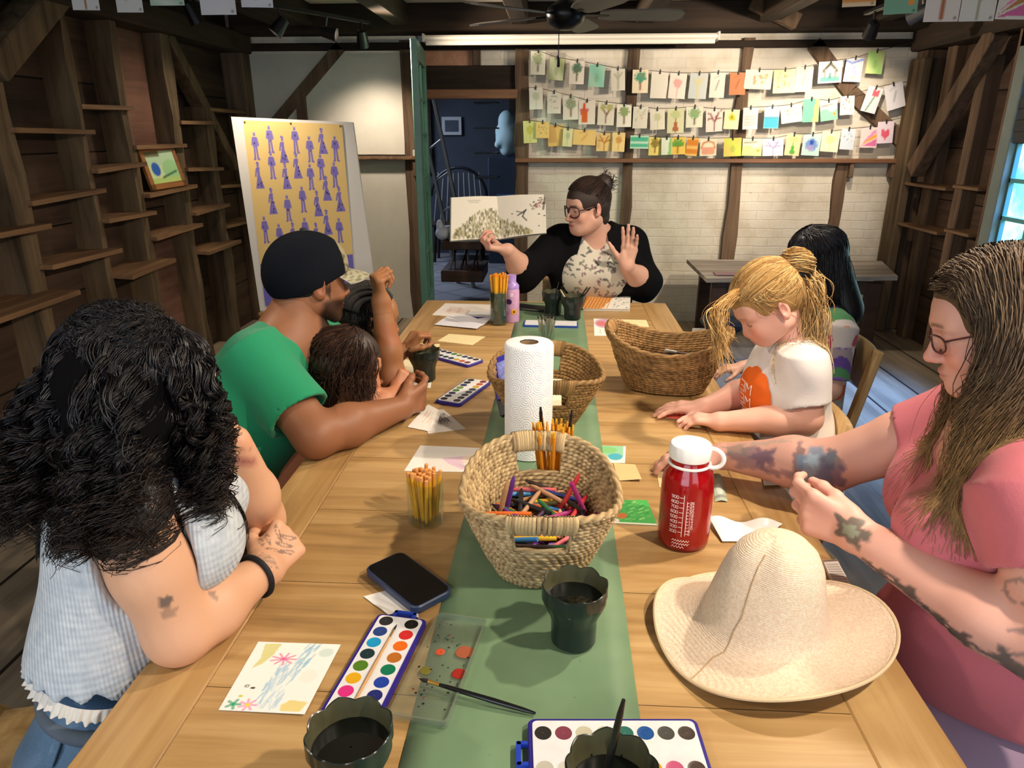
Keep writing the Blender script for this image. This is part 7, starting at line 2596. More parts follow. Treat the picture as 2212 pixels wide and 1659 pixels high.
def hairdome(C, R, s, rad, N_, rr, lo, hi, L0, L1, flare, amp, fr, rad0, cols, parent, name, body, off=(0, -.02, .032), azr=(.55, math.pi), seed=1, drift=(0, 0, 0)):
 az = rr.choice([-1, 1], N_) * rr.uniform(azr[0], azr[1], N_)
 lf = 1.0 + .09 * rr.uniform(0, 1, N_)
 def sk(az, el, lift):
  p = np.stack([np.sin(az) * np.cos(el), np.cos(az) * np.cos(el), np.sin(el)], -1) * A(rad) * np.reshape(lift, (-1, 1)) + A(off)
  return A(C) + (p * s) @ R.T
 e_ = np.radians(rr.uniform(lo, hi, N_))
 c0, c1, c2 = sk(az * .7, e_, lf), sk(az, e_ * .4, lf * 1.03), sk(az, np.radians(-16) + 0 * az, lf * 1.04)
 o_ = c2 - (A(C) + R @ (A(off) * s))
 o_[:, 2] = 0
 ln = rr.uniform(L0, L1, N_)
 c3 = c2 + o_ * flare * .6 - np.outer(ln * .5, V(0, 0, 1)) + A(drift) * .5
 c4 = c2 + o_ * flare - np.outer(ln, V(0, 0, 1)) + A(drift) + rr.normal(0, .008, (N_, 3))
 P_ = curl(crv(np.stack([c0, c1, c2, c3, c4], 1), 20), amp, fr, rr, .5)
 return hairmesh(name, parent, pushout(body, P_, .004), rr.uniform(rad0 * .8, rad0 * 1.3, N_), cols, seed=seed)
hairdome(tC, tR, s3, [.086, .100, .094], 900, rr, 20, 86, .035, .085, .10, .005, 2.0, .0011, ['#2e1d15', '#3d281d', '#4a3225', '#241711'], hr3, 'hair_strands', S)
brush('paint_brush', pd(842, 786, 1.86), pd(868, 858, 1.90), "thin dark brush held in the small child's fist", .0028)
# ------------------------------------------------------------------ child with a raised fist behind
s4 = .80
fC = pd(798, 688, 2.0)
fR = rotm(V(.84, .42, -.16))
fnb = fC + V(-.035, -.01, -.135)
fSR, fSL = fnb + V(.05, -.10, -.035), fnb + V(-.05, .11, -.035)
fE, fW = pd(846, 812, 1.90), pd(824, 655, 1.86)
S = SDF()
Wf = head(S, fC, fR, s4, child=True, nose=.7)
S.cap(fnb, fC + fR @ V(0, -.02, -.05) * s4, .038, .038, .03)
S.cap(fSR, fSL, .038, .038, .03)
arm(S, fSR, fE, fW, (.038, .035, .033, .023))
fEL, fWL = fSL + V(.07, .07, -.01), pd(872, 758, 2.14)
arm(S, fSL, fEL, fWL, (.038, .035, .032, .023))
v1 = S.mesh(.0045)
hd = SDF()
up4 = nz(V(-.06, .0, 1))
hand(hd, fW, up4, nz(V(.75, .65, 0)), True, ((62, 85, 50), (66, 88, 50), (70, 88, 50), (72, 88, 50)), thumb=(35, .9, 40), s=.78)
hd.cap(fW - (fW - fE) * .12, fW, .026, .024, .02)
v2 = hd.mesh(.0026)
hd = SDF()
hand(hd, fWL, nz(V(.5, .3, .55)), nz(V(.6, .5, -.4)), False, ((50, 70, 45),) * 4, thumb=(30, .6, 30), s=.74)
v3 = hd.mesh(.0028)
p4 = body_obj('person', [v1, v2, v3], lambda P: face_paint(P, '#94633f', fC, fR, s4, lip='#8a4c44', brow='#1c1210', child=True), 'child with braided dark hair raising a clenched fist behind the small child', 'person', M_skin, (fnb[0] - .03, fnb[1], .46))
G = SDF()
G.flatcap(fnb - V(.17, 0, .38), fnb - V(.09, 0, .13), .11, .105, .75, V(1, 0, 0), .03)
G.flatcap(fnb - V(.09, 0, .13), fnb - V(.01, 0, .03), .105, .055, .75, V(1, 0, 0), .03)
G.cap(fSR, fSL, .046, .046, .03)
frus(G, fSR, fSR + (fE - fSR) * .4, .05, .05, .02)
v, f = G.mesh(.006)
obj('brown_top', v, f, plain('brown cotton top', '#8a5a3a', .85), p4, True)
L_ = SDF()
for s_ in (-1, 1): L_.chain([fnb + V(-.17, .07 * s_, -.39), fnb + V(.10, .08 * s_, -.39), V(fnb[0] + .10, fnb[1] + .08 * s_, .06)], [.075, .055, .04])
v, f = L_.mesh(.01)
obj('leggings', v, f, plain('grey leggings', '#3d3f48', .85), p4, True)
rr = np.random.default_rng(19)
Hm = SDF()
Hm.ell(Wf(0, -.020, .032), A([.082, .098, .090]) * s4, fR, .02)
Hm.cap(Wf(0, -.05, -.0), Wf(0, -.06, -.07), .075 * s4, .06 * s4, .03)
Hm.ell(Wf(0, .088, -.045), A([.070, .070, .085]) * s4, fR, .01, True)
v, f = Hm.mesh(.0045)
hr4 = obj('hair', v, f, plain('dark braided hair', '#1f1714', .6, bump=.9, bscale=70), p4, True)
for k, x in enumerate((.008, .028, .046, .062, .076, -.014, -.04)):
 n = 18
 mb = SDF()
 for i in range(n):
  a_ = math.radians(35 + 140 * i / (n - 1))
  p = Wf(x * (1 - .15 * math.cos(a_)), -.02 + math.cos(a_) * .098 * math.sqrt(1 - (x / .09) ** 2), .034 + math.sin(a_) * .090 * math.sqrt(1 - (x / .09) ** 2))
  for sg in (-1, 1): mb.ell(p + fR @ V(sg * .0045, .003 * sg, .003), (.0062, .0062, .0062), k=.0015)
 v, f = mb.mesh(.0032)
 obj('braid', v, f, plain('braid hair', '#1c1512', .7), hr4, True)
hairdome(fC, fR, s4, [.082, .098, .090], 300, rr, 10, 40, .03, .08, .1, .004, 2.0, .001, ['#17110f', '#241a16'], hr4, 'loose_strands', S, azr=(1.2, math.pi))
# ------------------------------------------------------------------ woman reading from a picture book at the far end
r_s = .95
rC = pd(1268, 447, 3.12)
rR = rotm(V(-.86, -.50, -.13))
rSR, rSL = pd(1206, 522, 3.24), pd(1362, 526, 3.26)
rnb = (rSR + rSL) / 2 + V(.0, 0, .045)
RF = V(0, -1, 0)
rE, rW = pd(1133, 592, 3.16), pd(1098, 541, 3.02)
rEL, rWL = pd(1391, 612, 3.20), pd(1354, 578, 3.07)
rpe = V(rnb[0], rnb[1] + .05, .50)
rch = V(rnb[0], rnb[1] - .0, .86)
S = SDF()
S.cap(rnb - V(0, 0, .03), rC + rR @ V(0, -.02, -.06) * r_s, .056, .054, .03)
S.cap(rSR, rSL, .05, .05, .04)
S.flatcap(rnb - V(0, 0, .05), rch, .10, .155, .82, RF, .05)
arm(S, rSR, rE, rW, (.058, .052, .046, .030))
arm(S, rSL, rEL, rWL, (.058, .052, .046, .030))
v1 = S.mesh(.0065)
H_ = SDF()
Wr = head(H_, rC, rR, r_s, lid=.3, mouth=.004, nose=1.0)
H_.ell(Wr(0, .03, -.085), A([.055, .05, .035]) * r_s, rR, .03)
H_.cap(rnb, rC + rR @ V(0, -.02, -.06) * r_s, .055, .054, .03)
v2 = H_.mesh(.0032)
hd = SDF()
hand(hd, rW, nz(V(-.95, -.15, .22)), nz(V(.15, .25, .95)), True, ((40, 62, 40), (44, 66, 40), (48, 68, 40), (52, 68, 40)), thumb=(30, .55, 15), s=.98)
hd.cap(rW - (rW - rE) * .12, rW, .032, .030, .02)
v3 = hd.mesh(.0032)
hd = SDF()
hand(hd, rWL, nz(V(.08, .12, 1)), nz(V(-.45, -.88, .05)), False, ((8, 8, 6), (4, 6, 5), (6, 8, 6), (12, 10, 8)), (.08, .02, -.05, -.14), thumb=(42, .25, 5), s=.98)
hd.cap(rWL - (rWL - rEL) * .12, rWL, .032, .030, .02)
v4 = hd.mesh(.0032)
p5 = body_obj('person', [v1, v2, v3, v4], lambda P: face_paint(P, '#cfa08a', rC, rR, r_s, lip='#a8605c', brow='#33241c', blush=.35, lid=.3), 'woman in glasses and a black cardigan reading a book aloud at the far end', 'person', M_skin, (rnb[0], 3.4, .46))
eyes(p5, Wr, rR, r_s, nz(V(-.80, -.5, -.25)))
glasses(p5, lambda *p: Wr(*p), r_s, plain('plum spectacle frame', '#3a1420', .3), w=.030, h=.024, rim=.0026, drop=.003)
# patterned blouse
G = SDF()
G.flatcap(rpe, rch, .170, .168, .85, RF, .05)
G.flatcap(rch, rnb - V(0, 0, .05), .168, .10, .78, RF, .05)
G.cap(rSR, rSL, .052, .052, .05)
for s_ in (-1, 1): G.ell(rch + RF * .105 + V(.078 * s_, 0, -.01), (.095, .085, .09), k=.06)
G.ell(rpe + RF * .06 + V(0, 0, .16), (.15, .12, .13), k=.06)
G.cap(rnb + RF * .05 + V(.01, 0, .08), rnb + RF * .20 + V(.01, 0, -.12), .085, .035, .012, True)
G.ell(rnb + V(0, 0, .035), (.075, .085, .05), k=.012, sub=True)
v, f = G.mesh(.006, post=lambda D, P: np.maximum(folds(D, P, .0022, 34, (.3, .2, .9)), .44 - P[..., 2]))
rr = np.random.default_rng(41)
cb = np.tile(A(lin('#c9c3b2')), (len(v), 1))
front = v[:, 1] < rnb[1] + .02
for i in range(170):
 x, z = rnb[0] + rr.uniform(-.19, .19), rr.uniform(.66, 1.06)
 an = rr.uniform(0, 3.14)
 dx, dz = v[:, 0] - x, v[:, 2] - z
 a_, b_ = dx * math.cos(an) + dz * math.sin(an), -dx * math.sin(an) + dz * math.cos(an)
 kind = i % 3
 col_ = ['#5d5f5a', '#7d5f6c', '#6f7264'][kind]
 if kind == 0:
  m = np.hypot(a_ / .013, b_ / .0042) < 1
 elif kind == 1:
  m = (np.abs(np.hypot(a_ / .011, b_ / .009) - .8) < .28) & (b_ > -.004)
 else:
  m = (np.hypot(a_ / .014, b_ / .003) < 1) | (np.hypot((a_ - .008) / .003, (b_ - .005) / .007) < 1)
 cb[m & front] = A(lin(col_))
obj('print_blouse', v, f, cloth('blouse cloth', 300, .2, .6), p5, True, cb)
# black cardigan
K = SDF()
K.flatcap(rpe + V(0, .01, 0), rch + V(0, .012, 0), .188, .190, .84, RF, .05)
K.flatcap(rch + V(0, .012, 0), rnb - V(0, -.008, .045), .190, .115, .78, RF, .05)
K.cap(rSR, rSL, .064, .064, .05)
for s_ in (-1, 1): K.ell(rch + RF * .08 + V(.105 * s_, 0, -.01), (.095, .09, .10), k=.06)
for s0, e0, w0, q_ in ((rSR, rE, rW, .45), (rSL, rEL, rWL, .42)):
 K.cap(s0, e0, .072, .072, .04)
 frus(K, e0 - nz(w0 - e0) * .02, e0 + (w0 - e0) * q_, .070, .054, .05)
 frus(K, e0 + (w0 - e0) * (q_ - .12), e0 + (w0 - e0) * (q_ + .05), .046, .0475, .003, True)
# the open front and neckline
def opened(D, P):
 x = P[..., 0] - rnb[0]
 z = P[..., 2] - rnb[2]
 wdt = np.interp(z, [-.55, -.30, -.12, .0, .06], [.105, .105, .085, .055, .05])
 c_ = np.maximum(np.abs(x + .004) - wdt, P[..., 1] - (rnb[1] - .015))
 body = np.maximum(folds(D, P, .003, 28, (.4, .3, .8)), -c_)
 ng = np.linalg.norm((P - (rnb + V(0, -.02, .05))) / A([.075, .10, .075]), axis=-1) - 1
 return np.maximum(np.maximum(body, -ng * .07), .42 - P[..., 2])
v, f = K.mesh(.0065, post=opened)
obj('black_cardigan', v, f, plain('black knit', '#08070a', .9, bump=.3, bscale=240, spec=.15), p5, True)
L_ = SDF()
for s_ in (-1, 1): L_.chain([rpe + V(.10 * s_, 0, -.03), rpe + V(.09 * s_, -.38, -.02), V(rpe[0] + .09 * s_, rpe[1] - .38, .06)], [.105, .08, .05])
v, f = L_.mesh(.011)
obj('trousers', v, f, plain('dark blue trousers', '#22262f', .85), p5, True)
# hair, pulled back to a messy bun
Hm = SDF()
Hm.ell(Wr(0, -.010, .036), A([.084, .105, .093]) * r_s, rR, .02)
Hm.ell(Wr(0, -.100, .088), A([.043, .045, .045]) * r_s, rR, .02)
Hm.cap(Wr(0, -.05, -.0), Wr(0, -.062, -.055), .066 * r_s, .05 * r_s, .03)
Hm.ell(Wr(0, .086, -.045), A([.070, .074, .094]) * r_s, rR, .008, True)
for x in (-1, 1): Hm.ell(Wr(x * .09, .010, -.030), A([.03, .034, .046]) * r_s, rR, .008, True)
v, f = Hm.mesh(.0045)
hr5 = obj('hair', v, f, plain('dark brown hair base', '#30221b', .6, var=.2, scale=60), p5, True)
rr = np.random.default_rng(8)
swept(rC, rR, r_s, (.082, .104, .092), (0, -.010, .036), 900, rr, V(0, -.75, .6), 32, 10, -28, 1.025, 'swept_hair', hr5, ['#261a16', '#33241d', '#1c1310', '#3d2b22'], .0014, 5)
N_ = 110
o3 = rr.normal(0, 1, (N_, 3))
o3 /= np.linalg.norm(o3, axis=1)[:, None]
c0 = Wr(0, -.102, .09) + o3 * .040
c1 = Wr(0, -.104, .092) + nz(o3 + rr.normal(0, .02, 3)) * 0 + (o3 + rr.normal(0, .5, (N_, 3))) * .036
c2 = Wr(0, -.104, .092) + (o3 + rr.normal(0, .5, (N_, 3))) * .034
hairmesh('bun', hr5, curl(crv(np.stack([c0, c1, c2], 1), 12), .004, 1.5, rr), .0011, ['#261a16', '#33241d'], seed=6)
# the open picture book in her hand
q = [pd(974, 520, 2.99), pd(1082, 516, 3.05), pd(1180, 503, 3.0), pd(975, 427, 3.0), pd(1073, 424, 3.06), pd(1178, 420, 3.01)]
bk = empty('picture_book', (q[0] + q[2] + q[3] + q[5]) / 4, 'open picture book with a flowering bush spread held up by the reader', 'book')
PL = Pic(72, 64, '#d3cdbd', 51)
for i in range(430):
 t = PL.r.uniform(0, 1)
 h_ = .12 + .55 * math.sin(min(1, t * .9 + .12) * 1.9) ** 1.5
 x, y = .05 + .95 * t, PL.r.uniform(.02, max(.06, h_))
 PL.line([(x, y), (x + PL.r.uniform(-.02, .02), y + .05)], .010, ['#6d6a48', '#8a8560', '#4f4d34', '#a59f7c', '#c2bc9c'][i % 5], .75)
PL.line([(.35, .90), (.62, .90)], .006, '#8d897d', .6).line([(.38, .86), (.58, .86)], .006, '#8d897d', .6)
PR = Pic(72, 64, '#d0cabb', 52)
for i in range(260):
 t = PR.r.uniform(0, 1)
 h_ = .50 * (1 - t) ** .7 * .95
 x, y = .70 * t, PR.r.uniform(.02, max(.05, h_))
 PR.line([(x, y), (x + PR.r.uniform(-.02, .02), y + .05)], .010, ['#6d6a48', '#8a8560', '#4f4d34', '#a59f7c', '#c2bc9c'][i % 5], .75)
for i in range(46):
 t = PR.r.uniform(0, 1)
 PR.ell(.72 + .28 * t + PR.r.normal(0, .03), .66 + .22 * t + PR.r.normal(0, .05), .022, .02, ['#8a5a5c', '#4d4a42', '#a87870', '#6a6a58'][i % 4], .7)
PR.line([(.95, .62), (1.0, .98)], .02, '#3a352f', .8)
PR.line([(.42, .50), (.52, .56), (.60, .62), (.55, .54), (.52, .46), (.60, .36)], .012, '#2f322f', .9).line([(.52, .56), (.40, .60)], .008, '#3a3d3a', .9)
for x, y in ((.30, .55), (.85, .20), (.86, .50), (.97, .45)): PR.ell(x, y, .02, .02, '#2f302c', .85)
bend = lambda u, v: .010 * np.sin(u * math.pi)
card('page', [q[0], q[1], q[4], q[3]], PL, M_paint, bk, .004, bend)
card('page', [q[1], q[2], q[5], q[4]], PR, M_paint, bk, .004, bend)
cvm = plain('book cover', '#7d8578', .5)
bkd = nz(np.cross(q[1] - q[0], q[3] - q[0]))
for a_, b_, c_, d_ in ((q[0], q[1], q[4], q[3]), (q[1], q[2], q[5], q[4])):
 ctr_ = (a_ + b_ + c_ + d_) / 4
 mb = MB()
 cs4 = [ctr_ + (p - ctr_) * 1.03 for p in (a_, b_, c_, d_)]
 mb.add([p - bkd * t for t in (.006, .009) for p in cs4], [(0, 1, 2, 3), (7, 6, 5, 4), (0, 4, 5, 1), (1, 5, 6, 2), (2, 6, 7, 3), (3, 7, 4, 0)])
 mb.make('cover', cvm, bk)
# ================================================================== children's drawings pegged on strings along the back wall
YP = YB - .075
M_peg = plain('dark peg', '#2a2520', .6)
gar = [
 # x, y, w, h (frame px), paper, motif, colour, words
 (1162, 136, 30, 44, '#d9d6bf', 'tree', '#9aa57a', 'pale sage tree'), (1202, 149, 30, 42, '#cfd3ac', 'wash', '#8f9a5c', 'olive green wash'), (1246, 157, 30, 44, '#e6dcc8', 'tree', '#2f6a4c', 'dark green tree with a red trunk'),
 (1289, 164, 32, 42, '#a9d0b4', 'wash', '#86c3a8', 'teal and green wash'), (1335, 172, 28, 42, '#ddd6c2', 'stalk', '#b3ad92', 'faint grey plant'), (1383, 176, 32, 44, '#ead9b8', 'tree', '#23906c', 'bright teal tree with a brown trunk'),
 (1424, 184, 34, 50, '#e2dac6', 'none', '#ffffff', 'blank cream paper'), (1463, 186, 34, 48, '#e6dccb', 'flower', '#dd9a92', 'single pink flower'), (1508, 186, 36, 48, '#c5c9c2', 'stalk', '#cfc596', 'pale blue wash with a tall yellow shape'),
 (1549, 184, 30, 48, '#e3dac8', 'line', '#8d8a7e', 'one thin pencil line'), (1593, 181, 32, 42, '#c9835a', 'line', '#a8633c', 'brick orange paper'), (1638, 172, 54, 36, '#e2dac8', 'dots', '#d5a53c', 'bunch of yellow flowers'),
 (1694, 176, 44, 44, '#e2d6a8', 'dots', '#b9a56a', 'cream yellow paper with small dots'), (1736, 172, 34, 46, '#e5d6b6', 'line', '#d6a882', 'faint orange line'), (1793, 156, 46, 40, '#dfe2d2', 'house', '#55b29c', 'teal house with a pointed roof'),
 (1844, 151, 34, 44, '#d5d3d2', 'church', '#7d92c8', 'blue banner over a small tower'), (1890, 135, 32, 42, '#c3d089', 'wash', '#8dc06a', 'lime and green wash'),
 (1158, 213, 28, 42, '#dcd7c6', 'flower', '#b5bea2', 'pale green round bush'), (1197, 222, 28, 42, '#dad4c2', 'dots', '#8f9a84', 'grey green dotted plant'), (1233, 233, 32, 46, '#dfdac6', 'tree', '#8a9a74', 'scribbled green tree'),
 (1268, 243, 34, 46, '#e3d8c4', 'pot', '#d5672f', 'red orange pot'), (1309, 246, 34, 44, '#e0d8bf', 'trees', '#a9a75e', 'two olive tree crowns'), (1348, 250, 30, 44, '#e9e3cd', 'tree', '#7f9a56', 'green tree hanging over the timber post'),
 (1383, 254, 30, 42, '#dbd4be', 'dots', '#c0b694', 'faint speckled plant'), (1420, 258, 30, 40, '#dcd5be', 'flower', '#bdbd8e', 'small pale green ball'), (1459, 261, 34, 48, '#cfcda2', 'cone', '#a86442', 'brown triangle under green leaves'),
 (1500, 253, 34, 40, '#dad9c0', 'tree', '#7aa062', 'small leaning green tree'), (1543, 260, 34, 44, '#e3d6c6', 'branch', '#8a4f4a', 'red berry branch tree'), (1580, 258, 30, 38, '#e6dcae', 'sun', '#c5c22e', 'lime yellow sun'),
 (1620, 256, 30, 42, '#c9cfc8', 'lines', '#cf9a8a', 'pale blue paper with pink lines'), (1666, 254, 30, 42, '#a5ccd2', 'sea', '#2f9cb4', 'blue sea under a pale sky'), (1709, 246, 42, 34, '#d8ddd0', 'dots', '#a5bda8', 'tilted pale green paper'),
 (1751, 239, 32, 44, '#79c6a2', 'stripe', '#c6d27e', 'emerald green paper with a yellow stripe'), (1790, 239, 34, 38, '#dcdccb', 'wave', '#6fc0a0', 'green wave with an orange spot'), (1829, 228, 28, 36, '#dcd4cb', 'dots', '#a86a5e', 'white paper with tiny red marks'),
 (1883, 216, 30, 48, '#dcd7d6', 'tulip', '#d4616c', 'red tulip on a long stem'), (1933, 208, 36, 48, '#d8d4d4', 'line', '#9a98a0', 'faint slanted pencil sketch'),
 (1145, 285, 28, 44, '#d2cd86', 'flower', '#b7b04a', 'yellow green pear'), (1172, 281, 28, 32, '#e0bd72', 'dots', '#8f7a2e', 'yellow flowers with green stalks'), (1201, 293, 34, 42, '#dfb76a', 'none', '#ffffff', 'plain orange yellow paper'),
 (1226, 297, 20, 36, '#d6cf9e', 'flower', '#a9ab84', 'pale upright oval'), (1262, 297, 48, 30, '#e0bb74', 'line', '#cf9a52', 'wide plain orange paper'), (1305, 307, 32, 36, '#e3c07c', 'branch', '#b5762c', 'orange rose sketch'),
 (1336, 307, 26, 38, '#e4c686', 'flower', '#c58a3a', 'orange rose bud'), (1381, 307, 38, 26, '#b9d8bc', 'stripe2', '#4fae88', 'teal stripes on a wide paper'), (1415, 316, 26, 36, '#e3cf72', 'tree', '#7a6f2a', 'brown round tree on yellow'),
 (1440, 316, 22, 34, '#d6dcc2', 'stripe', '#8fb56a', 'slanting green stripe'), (1464, 315, 32, 34, '#e0bd58', 'palm', '#5c9a3a', 'green palm on yellow'), (1495, 317, 24, 36, '#e2b464', 'stripe2', '#cf7f2e', 'orange bands'),
 (1530, 318, 34, 34, '#e2d8b6', 'basket', '#d99a7c', 'pink basket'), (1582, 318, 36, 36, '#c3c952', 'wash', '#d1b85e', 'lime green wash over orange'), (1624, 318, 40, 34, '#d8dbb4', 'wave', '#c2cc7a', 'grey pencil over a pale field'),
 (1669, 318, 42, 34, '#d6d2cb', 'branch', '#9a92b4', 'lilac cloud scribble'), (1712, 313, 30, 42, '#e3c596', 'cone', '#4f9e3c', 'green fir tree on orange'), (1752, 313, 36, 42, '#b9d6cb', 'rose', '#5f7fc4', 'blue rose on teal'),
 (1792, 306, 36, 40, '#dcd8b8', 'flower', '#d8c888', 'cream paper with a yellow corner'), (1830, 301, 28, 40, '#c6cdd6', 'dots', '#9aaec8', 'pale blue flecked paper'), (1876, 297, 34, 40, '#dcc6c2', 'rays', '#e0a04a', 'pink and orange rays'),
 (1912, 286, 32, 42, '#ddccd4', 'heart', '#d6596c', 'red heart on pale pink'),
]
def motif(P, k, c, sd):
 r = random.Random(sd)
 tr = '#8a5238'
 if k == 'tree': P.rect(.45, .12, .56, .5, tr if sd % 2 else '#6b5a3a').ell(.5, .68, .34, .24, c, .9, .5).dots(.25, .5, .75, .88, ['#c26a58', c], 6, .04, .6)
 elif k == 'trees': P.line([(.5, .1), (.5, .5), (.3, .7)], .04, '#8a6a5a').line([(.5, .4), (.72, .7)], .04, '#8a6a5a').ell(.3, .78, .2, .16, c, .85, .4).ell(.72, .78, .2, .16, c, .85, .4)
 elif k == 'wash': P.put(.5 + .5 * np.sin(P.u * 5 + P.v * 4 + sd), c, .85).ell(.5, .4, .15, .2, '#7a8a50', .4)
 elif k == 'flower': P.ell(.5, .6, .25, .2, c, .85, .4).line([(.5, .42), (.5, .08)], .03, c, .7)
 elif k == 'stalk': P.line([(.5, .08), (.5, .85)], .06, c).line([(.5, .5), (.25, .75)], .04, c).line([(.5, .55), (.78, .8)], .04, c)
 elif k == 'line': P.line([(.4, .3), (.5, .5), (.6, .7)], .03, c, .8).line([(.3, .8), (.6, .85)], .02, c, .5)
 elif k == 'dots': P.dots(.2, .25, .8, .85, [c, c, '#8aa070', '#c98a5a'], 12, .06, .8)
 elif k == 'house': P.rect(.06, .05, .94, .3, c, .9).line([(.2, .55), (.5, .9), (.8, .55)], .05, '#5a5448').line([(.27, .6), (.27, .3)], .04, '#8a8478').line([(.73, .6), (.73, .3)], .04, '#8a8478').rect(.44, .2, .56, .5, '#4a7a80')
 elif k == 'church': P.line([(.0, .88), (.35, .78), (1, .95)], .05, c).poly([(.3, .25), (.7, .25), (.62, .6), (.5, .72), (.38, .6)], c, .55).rect(.3, .1, .7, .25, '#c8b8a0', .7)
 elif k == 'pot': P.poly([(.18, .08), (.5, .08), (.55, .55), (.12, .55)], c).rect(.06, .55, .6, .66, '#c8421f').line([(.33, .66), (.33, .85)], .07, '#cf4f24')
 elif k == 'cone': P.poly([(.3, .1), (.7, .1), (.5, .62)], c).ell(.5, .75, .3, .15, '#a9b56a', .6, .5).rect(.46, .02, .54, .1, '#7a5a3a')
 elif k == 'branch': P.line([(.5, .05), (.5, .45), (.25, .8)], .035, c).line([(.5, .4), (.75, .82)], .035, c).line([(.42, .55), (.15, .6)], .025, c).line([(.58, .55), (.88, .58)], .025, c).dots(.1, .5, .95, .95, [c], 12, .04, .8)
 elif k == 'sun': P.ell(.5, .6, .22, .17, c).ell(.5, .6, .07, .06, '#5a6a2a').dots(.2, .4, .8, .8, [c], 8, .06)
 elif k == 'lines': [P.line([(.15, y), (.85, y + .04)], .03, c, .7) for y in (.2, .32, .45, .58)]
 elif k == 'sea': P.rect(0, 0, 1, .5, c, .9).rect(0, .48, 1, .53, '#1f6f86')
 elif k == 'stripe': P.poly([(.62, 0), (1, 0), (1, 1), (.75, 1)], c)
 elif k == 'stripe2': P.rect(0, .12, 1, .38, c).rect(0, .55, 1, .88, c)
 elif k == 'wave': P.put((P.v < .52 + .1 * np.sin(P.u * 7)).astype(float), c, .8).ell(.8, .3, .09, .08, '#e0913a').line([(.1, .75), (.7, .8)], .04, '#6a6a68', .7)
 elif k == 'tulip': P.line([(.3, .05), (.5, .45), (.6, .7)], .03, '#5a8a5a').poly([(.38, .66), (.42, .95), (.62, .86), (.82, .95), (.82, .66)], c)
 elif k == 'palm': [P.line([(.5, .5), (.5 + .34 * math.cos(t), .62 + .26 * math.sin(t))], .06, c) for t in (.2, .9, 1.57, 2.2, 2.9, -.3, 3.5)]; P.line([(.5, .5), (.5, .1)], .05, '#a0622a')
 elif k == 'basket': P.poly([(.15, .1), (.85, .1), (.95, .5), (.05, .5)], c).line([(.1, .5), (.2, .75), (.5, .85), (.8, .75), (.9, .5)], .04, '#c98a62')
 elif k == 'rose': P.ell(.5, .5, .36, .3, c, .85, .3).ell(.5, .62, .14, .12, '#2f4f9e').ell(.45, .35, .2, .14, '#a98fb8', .7)
 elif k == 'rays': P.poly([(.05, .1), (.95, .5), (.95, .75)], c).poly([(.05, .15), (.8, .9), (.95, .75)], '#e58ab0').poly([(.05, .05), (.95, .1), (.95, .45)], '#cf6a9a')
 elif k == 'heart': P.poly([(.5, .15), (.78, .42), (.74, .62), (.6, .66), (.5, .56), (.38, .66), (.24, .62), (.22, .42)], c)
 return P
rows = ['top', 'middle', 'lowest']
cnts = [17, 20, 22]
ri = [0] * 17 + [1] * 20 + [2] * 22
pegs = [[], [], []]
for i, (x, y, w, h, bg, k, c, words_) in enumerate(gar):
 P = motif(Pic(15, 20, bg, i + 60, h / w), k, c, i)
 yp = YP - .006 * (i % 3)
 if x in (1172, 1226, 1336, 1440): yp -= .012
 ctr = py(x, y, yp)
 sc = (yp * math.cos(TH)) / F * 1.03
 hw, hh = w * sc / 2, h * sc / 2
 t = rng.uniform(-.07, .07) + (.18 if x in (1709, 1790) else -.22 if x == 1883 else .25 if x == 1933 else 0)
 ux, uz = V(math.cos(t), 0, math.sin(t)), V(-math.sin(t), 0, math.cos(t))
 tl = V(0, rng.uniform(-.02, .004), 0)
 q = [ctr - ux * hw - uz * hh + tl, ctr + ux * hw - uz * hh + tl, ctr + ux * hw + uz * hh, ctr - ux * hw + uz * hh]
 lab = f"child's drawing pegged on the {rows[ri[i]]} wall string, {words_}"
 o = card('hanging_drawing', q, P, M_paint, None, .0012, lambda u, v: .004 * np.sin(u * 3.1) * (1 - v), tuple(ctr + uz * hh), lab, 'drawing', 'drawings pegged on the wall strings')
 top = ctr + uz * (hh - .004)
 MB().obox(top + V(0, -.004, .004), np.stack([ux, V(0, 1, 0), uz], 1), (.009, .010, .030), .001).make('peg', M_peg, o)
 pegs[ri[i]].append(top + V(0, .002, .006))
M_string = plain('thin dark cord', '#4a443c', .8)
for r_ in range(3):
 ps = pegs[r_]
 ends = [(1138, 112), (1975, 92)] if r_ == 0 else [(1138, 190), (1968, 176)] if r_ == 1 else [(1132, 262), (1958, 252)]
 a_, b_ = py(*ends[0], YB - .035), py(*ends[1], YB - .035)
 tag(MB().tube(A([a_] + ps + [b_]), .0022, 5).make('string', M_string, origin=tuple(a_)), f'thin dark string of drawings, {rows[r_]} of the three on the back wall', 'string')
